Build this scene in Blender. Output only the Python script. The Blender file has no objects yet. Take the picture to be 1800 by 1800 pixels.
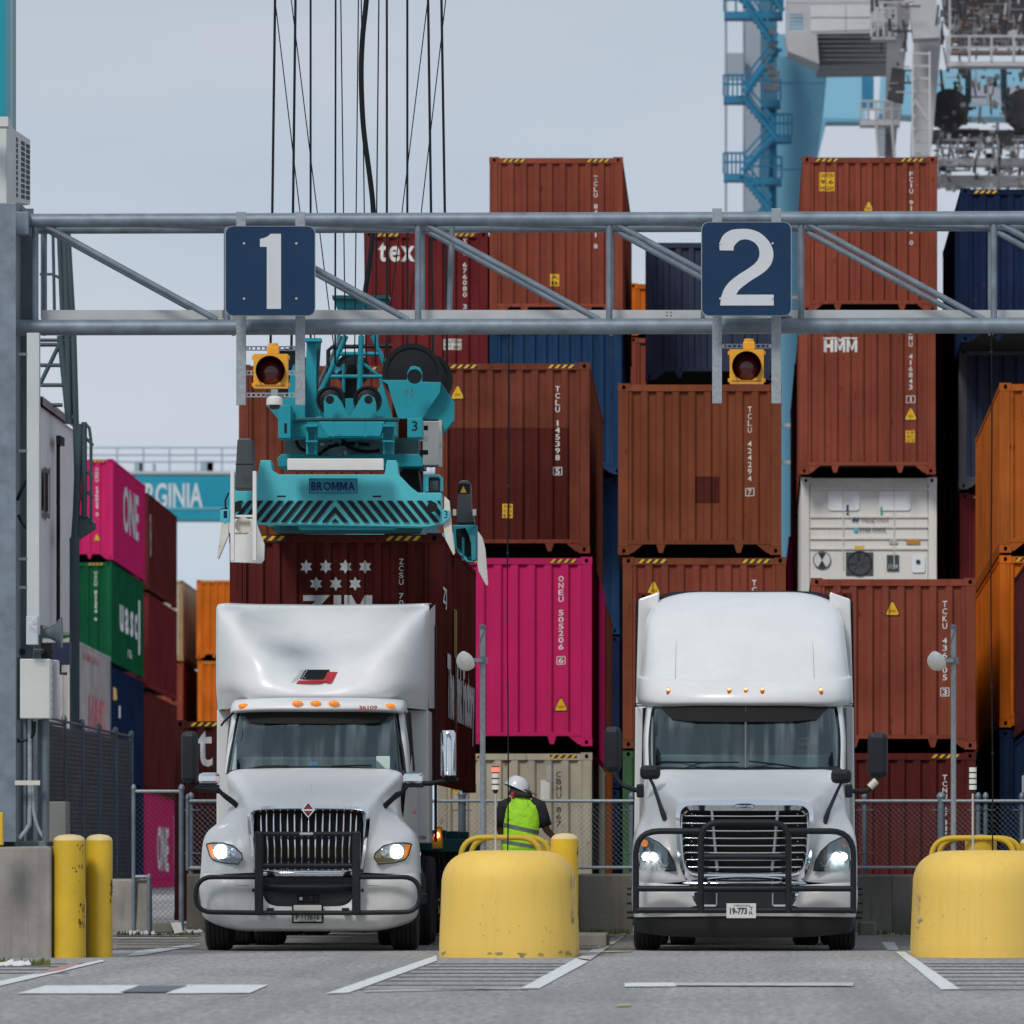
import bpy, bmesh, math, random
from mathutils import Vector, Matrix
random.seed(7)
scene = bpy.context.scene
col = scene.collection
R = math.radians
# ---------------------------------------------------------------- camera
F = 14000.0          # focal length in photograph pixels (1800 px wide)
HX, HY = 1300.0, 1500.0
CH = 1.075           # eye height
cam = bpy.data.cameras.new('camera')
cam.sensor_width = 36.0
cam.lens = F / 1800.0 * 36.0
cam.shift_x = (900 - HX) / 1800.0
cam.shift_y = (HY - 900) / 1800.0
cam.clip_start = 1.0
cam.clip_end = 4000.0
cam.dof.use_dof = True
cam.dof.focus_distance = 87.0
cam.dof.aperture_fstop = 6.0
camo = bpy.data.objects.new('camera', cam)
camo.location = (0, 0, CH)
camo.rotation_euler = (R(90), 0, 0)
col.objects.link(camo)
scene.camera = camo
# ---------------------------------------------------------------- sky, sun, exposure
world = bpy.data.worlds.new('World')
scene.world = world
world.use_nodes = True
wn, wl = world.node_tree.nodes, world.node_tree.links
wn.clear()
SUN_EL, SUN_AZ = 44, 203     # azimuth from +Y clockwise: behind the camera, to its left
sky = wn.new('ShaderNodeTexSky'); sky.sky_type = 'NISHITA'; sky.sun_disc = False
sky.sun_elevation = R(SUN_EL); sky.sun_rotation = R(SUN_AZ)
sky.dust_density = 3.0
tc = wn.new('ShaderNodeTexCoord')
mp = wn.new('ShaderNodeMapping'); mp.inputs['Scale'].default_value = (1, 1, 3.0)
nz = wn.new('ShaderNodeTexNoise'); nz.inputs['Scale'].default_value = 9.0; nz.inputs['Detail'].default_value = 5.0
nz.inputs['Roughness'].default_value = 0.55
rp = wn.new('ShaderNodeValToRGB')
rp.color_ramp.elements[0].position = 0.38; rp.color_ramp.elements[0].color = (3.95, 4.62, 5.45, 1)
rp.color_ramp.elements[1].position = 0.62; rp.color_ramp.elements[1].color = (4.55, 4.95, 5.62, 1)
mx = wn.new('ShaderNodeMixRGB'); mx.inputs['Fac'].default_value = 0.94
bg = wn.new('ShaderNodeBackground'); bg.inputs['Strength'].default_value = 0.10
wo = wn.new('ShaderNodeOutputWorld')
wl.new(tc.outputs['Generated'], mp.inputs['Vector']); wl.new(mp.outputs['Vector'], nz.inputs['Vector'])
wl.new(nz.outputs['Fac'], rp.inputs['Fac'])
sx = wn.new('ShaderNodeSeparateXYZ'); mr = wn.new('ShaderNodeMapRange'); hv = wn.new('ShaderNodeVectorMath'); hv.operation = 'SCALE'
mr.inputs[1].default_value = 0.0; mr.inputs[2].default_value = .11; mr.inputs[3].default_value = 1.10; mr.inputs[4].default_value = .91
wl.new(tc.outputs['Generated'], sx.inputs[0]); wl.new(sx.outputs['Z'], mr.inputs[0])
wl.new(rp.outputs['Color'], hv.inputs[0]); wl.new(mr.outputs[0], hv.inputs['Scale'])
wl.new(sky.outputs['Color'], mx.inputs['Color1']); wl.new(hv.outputs[0], mx.inputs['Color2'])
wl.new(mx.outputs['Color'], bg.inputs['Color']); wl.new(bg.outputs['Background'], wo.inputs['Surface'])
sl = bpy.data.lights.new('sun', 'SUN'); sl.energy = 1.5; sl.angle = R(14); sl.color = (1.0, 0.965, 0.92)
so = bpy.data.objects.new('sun', sl); col.objects.link(so)
_az, _el = R(SUN_AZ), R(SUN_EL)
_sd = Vector((math.sin(_az) * math.cos(_el), math.cos(_az) * math.cos(_el), math.sin(_el)))
so.rotation_euler = _sd.to_track_quat('Z', 'Y').to_euler()
so.location = (-20, 20, 60)
scene.view_settings.view_transform = 'Standard'
scene.view_settings.look = 'None'
scene.view_settings.gamma = 1.0
scene.view_settings.exposure = 0.38
scene.view_settings.use_curve_mapping = False
scene.render.engine = 'CYCLES'

# ---------------------------------------------------------------- coordinates
def W(px, py, s):
    """photograph pixel + scale (pixels per metre) -> world point"""
    return Vector(((px - HX) / s, F / s, (HY - py) / s + CH))
def sY(y): return F / y
def G(px, py, z=0.0):
    """point of the ground seen at a pixel"""
    s = (py - HY) / (CH - z)
    return Vector(((px - HX) / s, F / s, z))

# ---------------------------------------------------------------- materials
MATS = {}
def mat(name, c=(.5, .5, .5), rough=.5, metal=0., var=0., vs=2., bump=0., bs=60., streak=0., rust=0., rustc=(.09, .03, .012),
        emit=None, es=0., coat=0., spec=.5, dirt=0., dirtc=(.12, .1, .08), vz=1.0, tone=0., bd=.01):
    if name in MATS: return MATS[name]
    m = bpy.data.materials.new(name); m.use_nodes = True
    n, l = m.node_tree.nodes, m.node_tree.links
    b = n['Principled BSDF']
    b.inputs['Base Color'].default_value = (*c, 1)
    b.inputs['Roughness'].default_value = rough
    b.inputs['Metallic'].default_value = metal
    b.inputs['Specular IOR Level'].default_value = spec
    if coat: b.inputs['Coat Weight'].default_value = coat; b.inputs['Coat Roughness'].default_value = .06
    if emit: b.inputs['Emission Color'].default_value = (*emit, 1); b.inputs['Emission Strength'].default_value = es
    if var or bump or streak or rust or dirt:
        t = n.new('ShaderNodeTexCoord'); oi = n.new('ShaderNodeObjectInfo')
        ad = n.new('ShaderNodeVectorMath'); ad.operation = 'ADD'
        sc = n.new('ShaderNodeVectorMath'); sc.operation = 'SCALE'; sc.inputs['Scale'].default_value = 37.0
        cb = n.new('ShaderNodeCombineXYZ'); l.new(oi.outputs['Random'], cb.inputs['X']); l.new(oi.outputs['Random'], cb.inputs['Y'])
        l.new(cb.outputs[0], sc.inputs[0]); l.new(t.outputs['Object'], ad.inputs[0]); l.new(sc.outputs[0], ad.inputs[1])
        vec = ad.outputs[0]
        cur = None
        def noise(scale, detail=5, v=None, rg=.6):
            q = n.new('ShaderNodeTexNoise'); q.inputs['Scale'].default_value = scale
            q.inputs['Detail'].default_value = detail; q.inputs['Roughness'].default_value = rg
            l.new(v or vec, q.inputs['Vector']); return q.outputs['Fac']
        def ramp(f, a, bb):
            q = n.new('ShaderNodeMapRange'); q.inputs[1].default_value = a; q.inputs[2].default_value = bb
            l.new(f, q.inputs[0]); return q.outputs[0]
        def mixc(f, a, bcol, mult=1.):
            q = n.new('ShaderNodeMixRGB')
            if mult != 1.:
                mm = n.new('ShaderNodeMath'); mm.operation = 'MULTIPLY'; mm.inputs[1].default_value = mult
                l.new(f, mm.inputs[0]); f = mm.outputs[0]
            l.new(f, q.inputs['Fac'])
            for i, x in ((1, a), (2, bcol)):
                if isinstance(x, tuple): q.inputs[i].default_value = (*x, 1)
                else: l.new(x, q.inputs[i])
            return q.outputs[0]
        base = c
        if var:
            mpv = n.new('ShaderNodeMapping'); mpv.inputs['Scale'].default_value = (1, 1, vz); l.new(vec, mpv.inputs['Vector'])
            f = ramp(noise(vs, 7, mpv.outputs[0]), .3, .7)
            base = mixc(f, tuple(max(0, x * (1 - var)) for x in c), tuple(min(1, x * (1 + var)) for x in c))
        if streak:
            mpp = n.new('ShaderNodeMapping'); mpp.inputs['Scale'].default_value = (14, 14, .45); l.new(vec, mpp.inputs['Vector'])
            f = ramp(noise(1., 4, mpp.outputs[0]), .5, .75)
            base = mixc(f, base, tuple(x * .45 for x in c), streak)
            mps = n.new('ShaderNodeMapping'); mps.inputs['Scale'].default_value = (3, 3, 22); mps.inputs['Rotation'].default_value = (0, R(35), 0); l.new(vec, mps.inputs['Vector'])
            base = mixc(ramp(noise(2.2, 3, mps.outputs[0]), .70, .74), base, tuple(min(1, x * 1.5 + .05) for x in c), streak)
            f = ramp(noise(1.7, 4, mpp.outputs[0]), .58, .8)
            base = mixc(f, base, tuple(min(1, x * 1.5 + .04) for x in c), streak * .6)
        if dirt:
            f = ramp(noise(3., 8, None, .7), .45, .75)
            base = mixc(f, base, dirtc, dirt)
        if rust:
            mpp = n.new('ShaderNodeMapping'); mpp.inputs['Scale'].default_value = (5, 5, 1.8); l.new(vec, mpp.inputs['Vector'])
            f = ramp(noise(1., 9, mpp.outputs[0], .72), .66 - rust * .12, .70 - rust * .1)
            base = mixc(f, base, rustc, .85)
        if tone:
            hs = n.new('ShaderNodeHueSaturation'); mt = n.new('ShaderNodeMapRange'); mt.inputs[3].default_value = 1 - tone; mt.inputs[4].default_value = 1 + tone
            l.new(oi.outputs['Random'], mt.inputs[0]); l.new(mt.outputs[0], hs.inputs['Value'])
            if isinstance(base, tuple): hs.inputs['Color'].default_value = (*base, 1)
            else: l.new(base, hs.inputs['Color'])
            base = hs.outputs[0]
        if not isinstance(base, tuple): l.new(base, b.inputs['Base Color'])
        if bump:
            bn = n.new('ShaderNodeBump'); bn.inputs['Strength'].default_value = bump; bn.inputs['Distance'].default_value = bd
            l.new(noise(bs, 6), bn.inputs['Height']); l.new(bn.outputs[0], b.inputs['Normal'])
    MATS[name] = m
    return m

def glass_mat(name, tint=(.3, .36, .37), refl=.16, rough=.02, sky_streaks=0.):
    if name in MATS: return MATS[name]
    m = bpy.data.materials.new(name); m.use_nodes = True
    n, l = m.node_tree.nodes, m.node_tree.links; n.clear()
    tr = n.new('ShaderNodeBsdfTransparent'); tr.inputs[0].default_value = (*tint, 1)
    gl = n.new('ShaderNodeBsdfGlossy'); gl.inputs['Roughness'].default_value = rough; gl.inputs[0].default_value = (.74, .93, 1, 1)
    fr = n.new('ShaderNodeFresnel'); fr.inputs[0].default_value = 1.5
    ad = n.new('ShaderNodeMath'); ad.operation = 'ADD'; ad.inputs[1].default_value = refl; ad.use_clamp = True
    mi = n.new('ShaderNodeMixShader'); o = n.new('ShaderNodeOutputMaterial')
    t = n.new('ShaderNodeTexCoord'); mpg = n.new('ShaderNodeMapping'); mpg.inputs['Scale'].default_value = (3., .3, .4)
    nz_ = n.new('ShaderNodeTexNoise'); nz_.inputs['Scale'].default_value = 1.6; bm_ = n.new('ShaderNodeBump')
    bm_.inputs['Strength'].default_value = .12; bm_.inputs['Distance'].default_value = .06
    l.new(t.outputs['Object'], mpg.inputs[0]); l.new(mpg.outputs[0], nz_.inputs['Vector']); l.new(nz_.outputs['Fac'], bm_.inputs['Height'])
    l.new(bm_.outputs[0], gl.inputs['Normal'])
    l.new(fr.outputs[0], ad.inputs[0]); l.new(ad.outputs[0], mi.inputs[0]); l.new(tr.outputs[0], mi.inputs[1]); l.new(gl.outputs[0], mi.inputs[2])
    out = mi.outputs[0]
    if sky_streaks:      # pale diffuse vertical streaks painted in to imitate broken sky reflections
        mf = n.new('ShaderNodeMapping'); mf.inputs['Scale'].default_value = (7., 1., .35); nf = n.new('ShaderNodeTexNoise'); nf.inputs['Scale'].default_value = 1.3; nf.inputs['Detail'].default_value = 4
        rf = n.new('ShaderNodeMapRange'); rf.inputs[1].default_value = .45; rf.inputs[2].default_value = .75; rf.inputs[3].default_value = .0; rf.inputs[4].default_value = sky_streaks
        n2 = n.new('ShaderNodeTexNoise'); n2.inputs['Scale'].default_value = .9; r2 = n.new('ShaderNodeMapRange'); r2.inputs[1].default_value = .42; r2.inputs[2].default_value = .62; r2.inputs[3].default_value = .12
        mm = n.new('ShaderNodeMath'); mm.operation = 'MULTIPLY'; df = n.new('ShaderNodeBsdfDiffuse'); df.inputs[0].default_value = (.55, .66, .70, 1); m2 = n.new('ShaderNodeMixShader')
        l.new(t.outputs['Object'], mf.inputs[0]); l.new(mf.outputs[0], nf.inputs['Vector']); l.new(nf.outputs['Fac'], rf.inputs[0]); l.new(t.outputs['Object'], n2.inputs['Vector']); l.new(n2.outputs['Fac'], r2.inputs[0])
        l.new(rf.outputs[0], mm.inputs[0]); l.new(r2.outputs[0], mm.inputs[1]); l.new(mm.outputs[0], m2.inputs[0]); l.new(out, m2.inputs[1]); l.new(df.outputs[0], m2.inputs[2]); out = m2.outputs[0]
    l.new(out, o.inputs[0]); MATS[name] = m
    return m

# ---------------------------------------------------------------- object helpers
ORG = {}
def tag(o, label=None, cat=None, group=None, kind=None):
    if label: o['label'] = label
    if cat: o['category'] = cat
    if group: o['group'] = group
    if kind: o['kind'] = kind
    return o
def thing(name, label, cat, loc=(0, 0, 0), group=None, local=False, rz=0.):
    o = bpy.data.objects.new(name, None); col.objects.link(o)
    o.empty_display_size = .3
    o.location = loc; o.rotation_euler = (0, 0, rz)
    tag(o, label, cat, group)
    ORG[o] = Vector((0, 0, 0)) if local else Vector(loc)
    return o
def mesh_from(name, V, Fc, mats, mi=None, smooth=None):
    me = bpy.data.meshes.new(name)
    me.from_pydata([tuple(v) for v in V], [], Fc)
    for m in (mats if isinstance(mats, (list, tuple)) else [mats]): me.materials.append(m)
    if mi:
        for i, k in enumerate(mi): me.polygons[i].material_index = k
    if smooth:
        for p in me.polygons: p.use_smooth = True
        if smooth < 180: me.set_sharp_from_angle(angle=R(smooth))
    me.update()
    return me
class MB:
    def __init__(s): s.v = []; s.f = []; s.m = []
    def add(s, V, Fc, mi=0):
        k = len(s.v); s.v += [Vector(v) for v in V]
        for f in Fc: s.f.append(tuple(i + k for i in f)); s.m.append(mi)
        return s
    def box(s, a, b, mi=0):
        x0, x1 = sorted((a[0], b[0])); y0, y1 = sorted((a[1], b[1])); z0, z1 = sorted((a[2], b[2]))
        return s.add([(x0, y0, z0), (x1, y0, z0), (x1, y1, z0), (x0, y1, z0), (x0, y0, z1), (x1, y0, z1), (x1, y1, z1), (x0, y1, z1)],
                     [(0, 3, 2, 1), (4, 5, 6, 7), (0, 1, 5, 4), (1, 2, 6, 5), (2, 3, 7, 6), (3, 0, 4, 7)], mi)
    def pb(s, x0, y0, x1, y1, sc, depth, mi=0):
        a = W(x0, y0, sc); b = W(x1, y1, sc)
        return s.box(a, (b.x, a.y + depth, b.z), mi)
    def prism(s, pts, depth, mi=0):
        """pts: front outline (3D, same y), extruded +y"""
        n = len(pts); V = [Vector(p) for p in pts] + [Vector(p) + Vector((0, depth, 0)) for p in pts]
        Fc = [tuple(range(n)), tuple(reversed(range(n, 2 * n)))]
        Fc += [(i, n + i, n + (i + 1) % n, (i + 1) % n) for i in range(n)]
        return s.add(V, Fc, mi)
    def pp(s, pts, sc, depth, mi=0):
        return s.prism([W(x, y, sc) for x, y in pts], depth, mi)
    def tube(s, P, r, n=8, cap=True, mi=0, closed=False):
        P = [Vector(p) for p in P]; k = len(P); V = []; Fc = []
        rr = r if isinstance(r, (list, tuple)) else [r] * k
        ref = None
        for i, p in enumerate(P):
            a = P[(i - 1) % k] if (i or closed) else P[0]; b = P[(i + 1) % k] if (i < k - 1 or closed) else P[-1]
            t = (b - a)
            if t.length < 1e-9: t = Vector((0, 0, 1))
            t.normalize()
            if ref is None:
                ref = Vector((0, 0, 1)) if abs(t.z) < .9 else Vector((0, 1, 0))
            u = (ref - t * ref.dot(t))
            if u.length < 1e-6: u = t.orthogonal()
            u.normalize(); w = t.cross(u); ref = u
            for j in range(n):
                an = 2 * math.pi * j / n
                V.append(p + (u * math.cos(an) + w * math.sin(an)) * rr[i])
        for i in range(k if closed else k - 1):
            for j in range(n):
                a = i * n + j; b = i * n + (j + 1) % n; c = ((i + 1) % k) * n + (j + 1) % n; d = ((i + 1) % k) * n + j
                Fc.append((a, b, c, d))
        if cap and not closed:
            Fc.append(tuple(reversed(range(n)))); Fc.append(tuple(range((k - 1) * n, k * n)))
        return s.add(V, Fc, mi)
    def lathe(s, prof, c, axis='z', n=24, mi=0):
        """prof: (radius, along) list"""
        V = []; Fc = []; c = Vector(c); k = len(prof)
        for r, h in prof:
            for j in range(n):
                a = 2 * math.pi * j / n; p, q = r * math.cos(a), r * math.sin(a)
                V.append(c + (Vector((p, q, h)) if axis == 'z' else Vector((h, p, q)) if axis == 'x' else Vector((p, h, q))))
        for i in range(k - 1):
            for j in range(n): Fc.append((i * n + j, i * n + (j + 1) % n, (i + 1) * n + (j + 1) % n, (i + 1) * n + j))
        Fc.append(tuple(reversed(range(n)))); Fc.append(tuple(range((k - 1) * n, k * n)))
        return s.add(V, Fc, mi)
    def build(s, name, mats, parent=None, smooth=None, label=None, bevel=0, solid=0, base=None):
        if parent is not None: org = ORG[parent]
        elif base is not None: org = Vector(base)
        else:
            xs = [v.x for v in s.v]; ys = [v.y for v in s.v]; zs = [v.z for v in s.v]
            org = Vector(((min(xs) + max(xs)) / 2, (min(ys) + max(ys)) / 2, min(zs)))
        me = mesh_from(name, [v - org for v in s.v], s.f, mats, s.m if any(s.m) else None, smooth)
        o = bpy.data.objects.new(name, me); col.objects.link(o)
        if parent is not None: o.parent = parent; ORG[o] = org
        else: o.location = org; ORG[o] = org
        if label: o['label'] = label
        if bevel:
            bv = o.modifiers.new('bevel', 'BEVEL'); bv.width = bevel; bv.segments = 2; bv.limit_method = 'ANGLE'; bv.angle_limit = R(40)
        if solid:
            sd = o.modifiers.new('solid', 'SOLIDIFY'); sd.thickness = solid; sd.offset = -1
        return o
def inst(name, me, parent, loc, rot=None, scale=None, label=None):
    o = bpy.data.objects.new(name, me); col.objects.link(o); o.parent = parent
    o.location = Vector(loc) - (ORG[parent] if parent is not None else Vector((0, 0, 0)))
    if rot: o.rotation_euler = rot
    if scale: o.scale = scale
    if label: o['label'] = label
    ORG[o] = Vector((0, 0, 0))
    return o
def fillet(P, r, n=5):
    """round the inner corners of an open polyline"""
    P = [Vector(p) for p in P]; out = [P[0]]
    for i in range(1, len(P) - 1):
        a, b, c = P[i - 1], P[i], P[i + 1]
        u = (a - b); v = (c - b); k = min(r, u.length * .49, v.length * .49); u.normalize(); v.normalize()
        p0 = b + u * k; p1 = b + v * k
        for j in range(n + 1):
            t = j / n; out.append(p0 * (1 - t) ** 2 + b * 2 * t * (1 - t) + p1 * t * t)
    out.append(P[-1]); return out
def rrect(x0, z0, x1, z1, r, n=4):
    out = []
    for cx, cz, a0 in ((x1 - r, z1 - r, 0), (x0 + r, z1 - r, 90), (x0 + r, z0 + r, 180), (x1 - r, z0 + r, 270)):
        for j in range(n + 1):
            a = R(a0 + 90 * j / n); out.append((cx + r * math.cos(a), cz + r * math.sin(a)))
    return out
def cr(p0, p1, p2, p3, t):
    return .5 * ((2 * p1) + (p2 - p0) * t + (2 * p0 - 5 * p1 + 4 * p2 - p3) * t * t + (3 * p1 - p0 - 3 * p2 + p3) * t ** 3)
def crline(P, n):
    out = []
    for i in range(len(P) - 1):
        a = P[i - 1] if i else P[0] * 2 - P[1]; d = P[i + 2] if i + 2 < len(P) else P[-1] * 2 - P[-2]
        for j in range(n): out.append(cr(a, P[i], P[i + 1], d, j / n))
    out.append(P[-1]); return out
def surf(net, n=6, m=6, mirror=True):
    rows = []
    for r in net:
        r = [Vector(p) for p in r]
        if mirror: r = [Vector((-p.x, p.y, p.z)) for p in reversed(r[1:])] + r
        rows.append(crline(r, n))
    cols = [crline([rows[i][j] for i in range(len(rows))], m) for j in range(len(rows[0]))]
    nc = len(cols); nr = len(cols[0])
    V = [cols[j][i] for i in range(nr) for j in range(nc)]
    Fc = [(i * nc + j, i * nc + j + 1, (i + 1) * nc + j + 1, (i + 1) * nc + j) for i in range(nr - 1) for j in range(nc - 1)]
    return V, Fc

# text as real (thin) mesh; cached
def text_raw(txt, bold=0., ls=1.):
    cu = bpy.data.curves.new('t', 'FONT'); cu.body = txt; cu.size = 1.; cu.offset = bold; cu.resolution_u = 3
    cu.space_character = ls
    ob = bpy.data.objects.new('t', cu); col.objects.link(ob)
    dg = bpy.context.evaluated_depsgraph_get()
    me = bpy.data.meshes.new_from_object(ob.evaluated_get(dg))
    bm = bmesh.new(); bm.from_mesh(me)
    bpy.data.objects.remove(ob); bpy.data.curves.remove(cu); bpy.data.meshes.remove(me)
    return bm
M_OUT = [(0, 0), (0, .7), (.2, .7), (.39, .3), (.58, .7), (.78, .7), (.78, 0), (.6, 0), (.6, .42), (.45, .1), (.33, .1), (.18, .42), (.18, 0)]
def caps_bm(txt, bold):
    out = bmesh.new(); x = 0.
    for ch in txt:
        if ch == 'M':
            b = bmesh.new(); f = b.faces.new([b.verts.new((p[0], p[1], 0)) for p in M_OUT]); f.normal_update(); bmesh.ops.triangulate(b, faces=[f])
        else: b = text_raw(ch, bold)
        xs = [v.co.x for v in b.verts]; ys = [v.co.y for v in b.verts]; w = max(xs) - min(xs); x0, y0, h = min(xs), min(ys), max(ys) - min(ys)
        for v in b.verts: v.co = Vector((v.co.x - x0 + x, (v.co.y - y0) / h * .7, 0))
        me = bpy.data.meshes.new('t'); b.to_mesh(me); b.free(); out.from_mesh(me); bpy.data.meshes.remove(me); x += w + .09
    return out
def text_bm(txt, bold=0., ls=1.):
    if 'M' in txt and txt.isupper() and len(txt) > 1: return caps_bm(txt, max(bold, .03))
    return text_raw(txt, bold, ls)
def bm_fit(bm, x0, z0, x1, z1, y=0.):
    """map the xy bounding box of a bmesh to a rectangle in xz facing -y"""
    xs = [v.co.x for v in bm.verts]; ys = [v.co.y for v in bm.verts]
    a, b, c, d = min(xs), max(xs), min(ys), max(ys)
    for v in bm.verts:
        v.co = Vector((x0 + (v.co.x - a) / max(b - a, 1e-6) * (x1 - x0), y, z0 + (v.co.y - c) / max(d - c, 1e-6) * (z1 - z0)))
    return bm
def bm_obj(bm, name, m, parent, loc=None, label=None):
    me = bpy.data.meshes.new(name); bm.to_mesh(me); bm.free()
    for q in (m if isinstance(m, (list, tuple)) else [m]): me.materials.append(q)
    org = ORG[parent]
    o = bpy.data.objects.new(name, me); col.objects.link(o); o.parent = parent
    for v in me.vertices: v.co = v.co - org
    if loc: o.location = loc
    if label: o['label'] = label
    ORG[o] = org
    return o
def poly_bm(polys, y=0.):
    """polys: list of [(x,z)...] -> flat bmesh facing -y (before fit)"""
    bm = bmesh.new()
    for p in polys:
        bm.faces.new([bm.verts.new((x, y, z)) for x, z in p])
    return bm
def conform(bm, prof, off=.004):
    """cut a flat decal at the folds of a corrugated sheet and press it on: prof = [(x, y)...]"""
    xs = [v.co.x for v in bm.verts]; lo, hi = min(xs), max(xs)
    for x, _ in prof:
        if lo < x < hi:
            bmesh.ops.bisect_plane(bm, geom=bm.verts[:] + bm.edges[:] + bm.faces[:], plane_co=(x, 0, 0), plane_no=(1, 0, 0))
    def dep(x):
        if x <= prof[0][0]: return prof[0][1]
        for (a, ya), (b, yb) in zip(prof, prof[1:]):
            if x <= b: return ya + (yb - ya) * (x - a) / max(b - a, 1e-9)
        return prof[-1][1]
    for v in bm.verts: v.co.y = dep(v.co.x) - off
    return bm
def text_on(txt, x0, z0, x1, z1, y, m, parent, name='lettering', bold=0., prof=None, ls=1., rot=False, axis='front'):
    bm = text_bm(txt, bold, ls); bm_fit(bm, x0, z0, x1, z1, y)
    if prof: conform(bm, prof)
    return bm_obj(bm, name, m, parent)
# ---------------------------------------------------------------- shared materials
black = mat('black_rubber', (.012, .012, .013), .8, bump=.1, spec=.15)
dark = mat('dark_plastic', (.015, .019, .023), .5, var=.25, spec=.25)
barblk = mat('black_powder_coat', (.014, .018, .022), .45, var=.2, vs=6, spec=.3)
chrome = mat('chrome', (.78, .8, .82), .08, 1.)
steelw = mat('white_lacquer', (.69, .70, .70), .36, 0, var=.04, coat=.15, dirt=.10, dirtc=(.40, .385, .35), streak=.05)
steelw2 = mat('white_lacquer_dirty', (.66, .67, .655), .35, 0, var=.06, coat=.2, dirt=.42, dirtc=(.33, .31, .26), streak=.10)
galv = mat('galvanised_steel', (.175, .215, .255), .5, .35, var=.26, vs=5, bump=.05, bs=40)
galvd = mat('galvanised_steel_dark', (.115, .145, .17), .5, .3, var=.2, vs=4)
galvl = mat('galvanised_sign_post', (.30, .335, .36), .55, .3, var=.2, vs=25, bump=.1)
alu = mat('brushed_aluminium_tray', (.50, .51, .51), .45, .4, var=.12, vs=3)
navy = mat('navy_sign_sheet', (.009, .034, .085), .5, var=.08, spec=.2)
signw = mat('white_reflective_sheet', (.56, .58, .60), .4, var=.04)
yellow = mat('yellow_paint', (.80, .54, .115), .6, var=.07, vs=1.5, bump=.08, bs=20, dirt=.22, dirtc=(.52, .38, .14), streak=.14, spec=.3)
yelpipe = mat('yellow_post_paint', (.62, .40, .02), .42, var=.12, vs=2., dirt=.1, dirtc=(.3, .16, .03))
yelrust = mat('rust_scrape', (.10, .03, .015), .8, var=.4, vs=20)
greyscr = mat('bare_concrete_scrape', (.34, .33, .31), .9, var=.3, vs=12)
conc = mat('weathered_concrete', (.27, .255, .23), .9, var=.22, vs=1.8, bump=.5, bs=25, streak=.35, dirt=.3, dirtc=(.13, .12, .10))
concd = mat('damp_concrete', (.16, .155, .13), .9, var=.3, vs=1.5, bump=.4, bs=20, streak=.55, dirt=.4, dirtc=(.06, .06, .045))
teal = mat('teal_crane_paint', (.0, .26, .32), .45, var=.12, vs=1.5, dirt=.12, dirtc=(.02, .10, .10), rust=.06)
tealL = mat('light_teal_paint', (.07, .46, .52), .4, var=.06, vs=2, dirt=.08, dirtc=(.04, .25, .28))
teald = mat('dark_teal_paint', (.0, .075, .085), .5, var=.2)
signblk = mat('black_paint', (.008, .011, .013), .5, spec=.2)
cream = mat('worn_cream_steel', (.62, .60, .53), .5, var=.12, dirt=.25, dirtc=(.3, .17, .08), rust=.35, rustc=(.25, .12, .05))
offw = mat('off_white_steel', (.70, .70, .67), .45, var=.06, dirt=.1)
wprint = mat('white_print', (.66, .67, .66), .6, var=.08, vs=8)
kprint = mat('black_print', (.02, .02, .022), .6)
yprint = mat('yellow_sticker', (.75, .42, .01), .5)
orgl = mat('amber_lens', (.75, .16, .01), .25, emit=(1, .3, .02), es=.35)
redpr = mat('red_print', (.42, .02, .03), .5)
lampw = mat('lit_headlamp', (1, 1, 1), .3, emit=(1, .97, .9), es=14.)
lampr = mat('lit_red_lamp', (.9, .1, .08), .3, emit=(1, .12, .10), es=1.3)
hole = mat('dark_opening', (.006, .006, .006), .9)
glassw = glass_mat('windscreen_glass', (.72, .84, .86), .055, sky_streaks=.36)
glassl = glass_mat('lamp_glass', (.85, .87, .88), .08)

# ---------------------------------------------------------------- containers
def cpaint(name, c, **k):
    d = dict(rough=.6, spec=.0, var=.22, vs=.8, streak=.5, rust=.26, bump=.35, bs=2.2, bd=.02, tone=.07)
    d.update(k); return mat('paint_' + name, c, **d)
BROWN = cpaint('brown', (.160, .047, .029), vs=1.6)
BROWN2 = cpaint('rust_brown', (.185, .056, .028), rust=.3, streak=.35)
BRICK = cpaint('brick_red', (.235, .062, .039))
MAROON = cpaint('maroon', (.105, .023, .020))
MAROON2 = cpaint('dark_maroon', (.078, .021, .021))
WINE = cpaint('wine_red', (.150, .025, .027), streak=.3)
PINK = cpaint('magenta', (.52, .024, .125), rust=.0, streak=.12, var=.08)
GREEN = cpaint('green', (.010, .092, .040), rust=.15)
SAGE = cpaint('pale_green', (.05, .11, .05))
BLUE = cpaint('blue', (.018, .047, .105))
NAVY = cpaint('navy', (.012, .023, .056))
SLATE = cpaint('slate_blue', (.048, .060, .104), rust=.25)
ORANGE = cpaint('orange', (.52, .125, .015), rust=.12, rustc=(.12, .03, .01))
ORANGE2 = cpaint('weathered_orange', (.38, .105, .022), rust=.3, streak=.4)
BEIGE = cpaint('beige', (.44, .40, .31), rust=.42, rustc=(.2, .09, .03), streak=.35)
WHITEC = cpaint('reefer_white', (.66, .65, .60), rust=.12, rustc=(.35, .2, .08), streak=.22, var=.05)
GREYW = cpaint('pale_grey', (.40, .37, .36), streak=.15)

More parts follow.
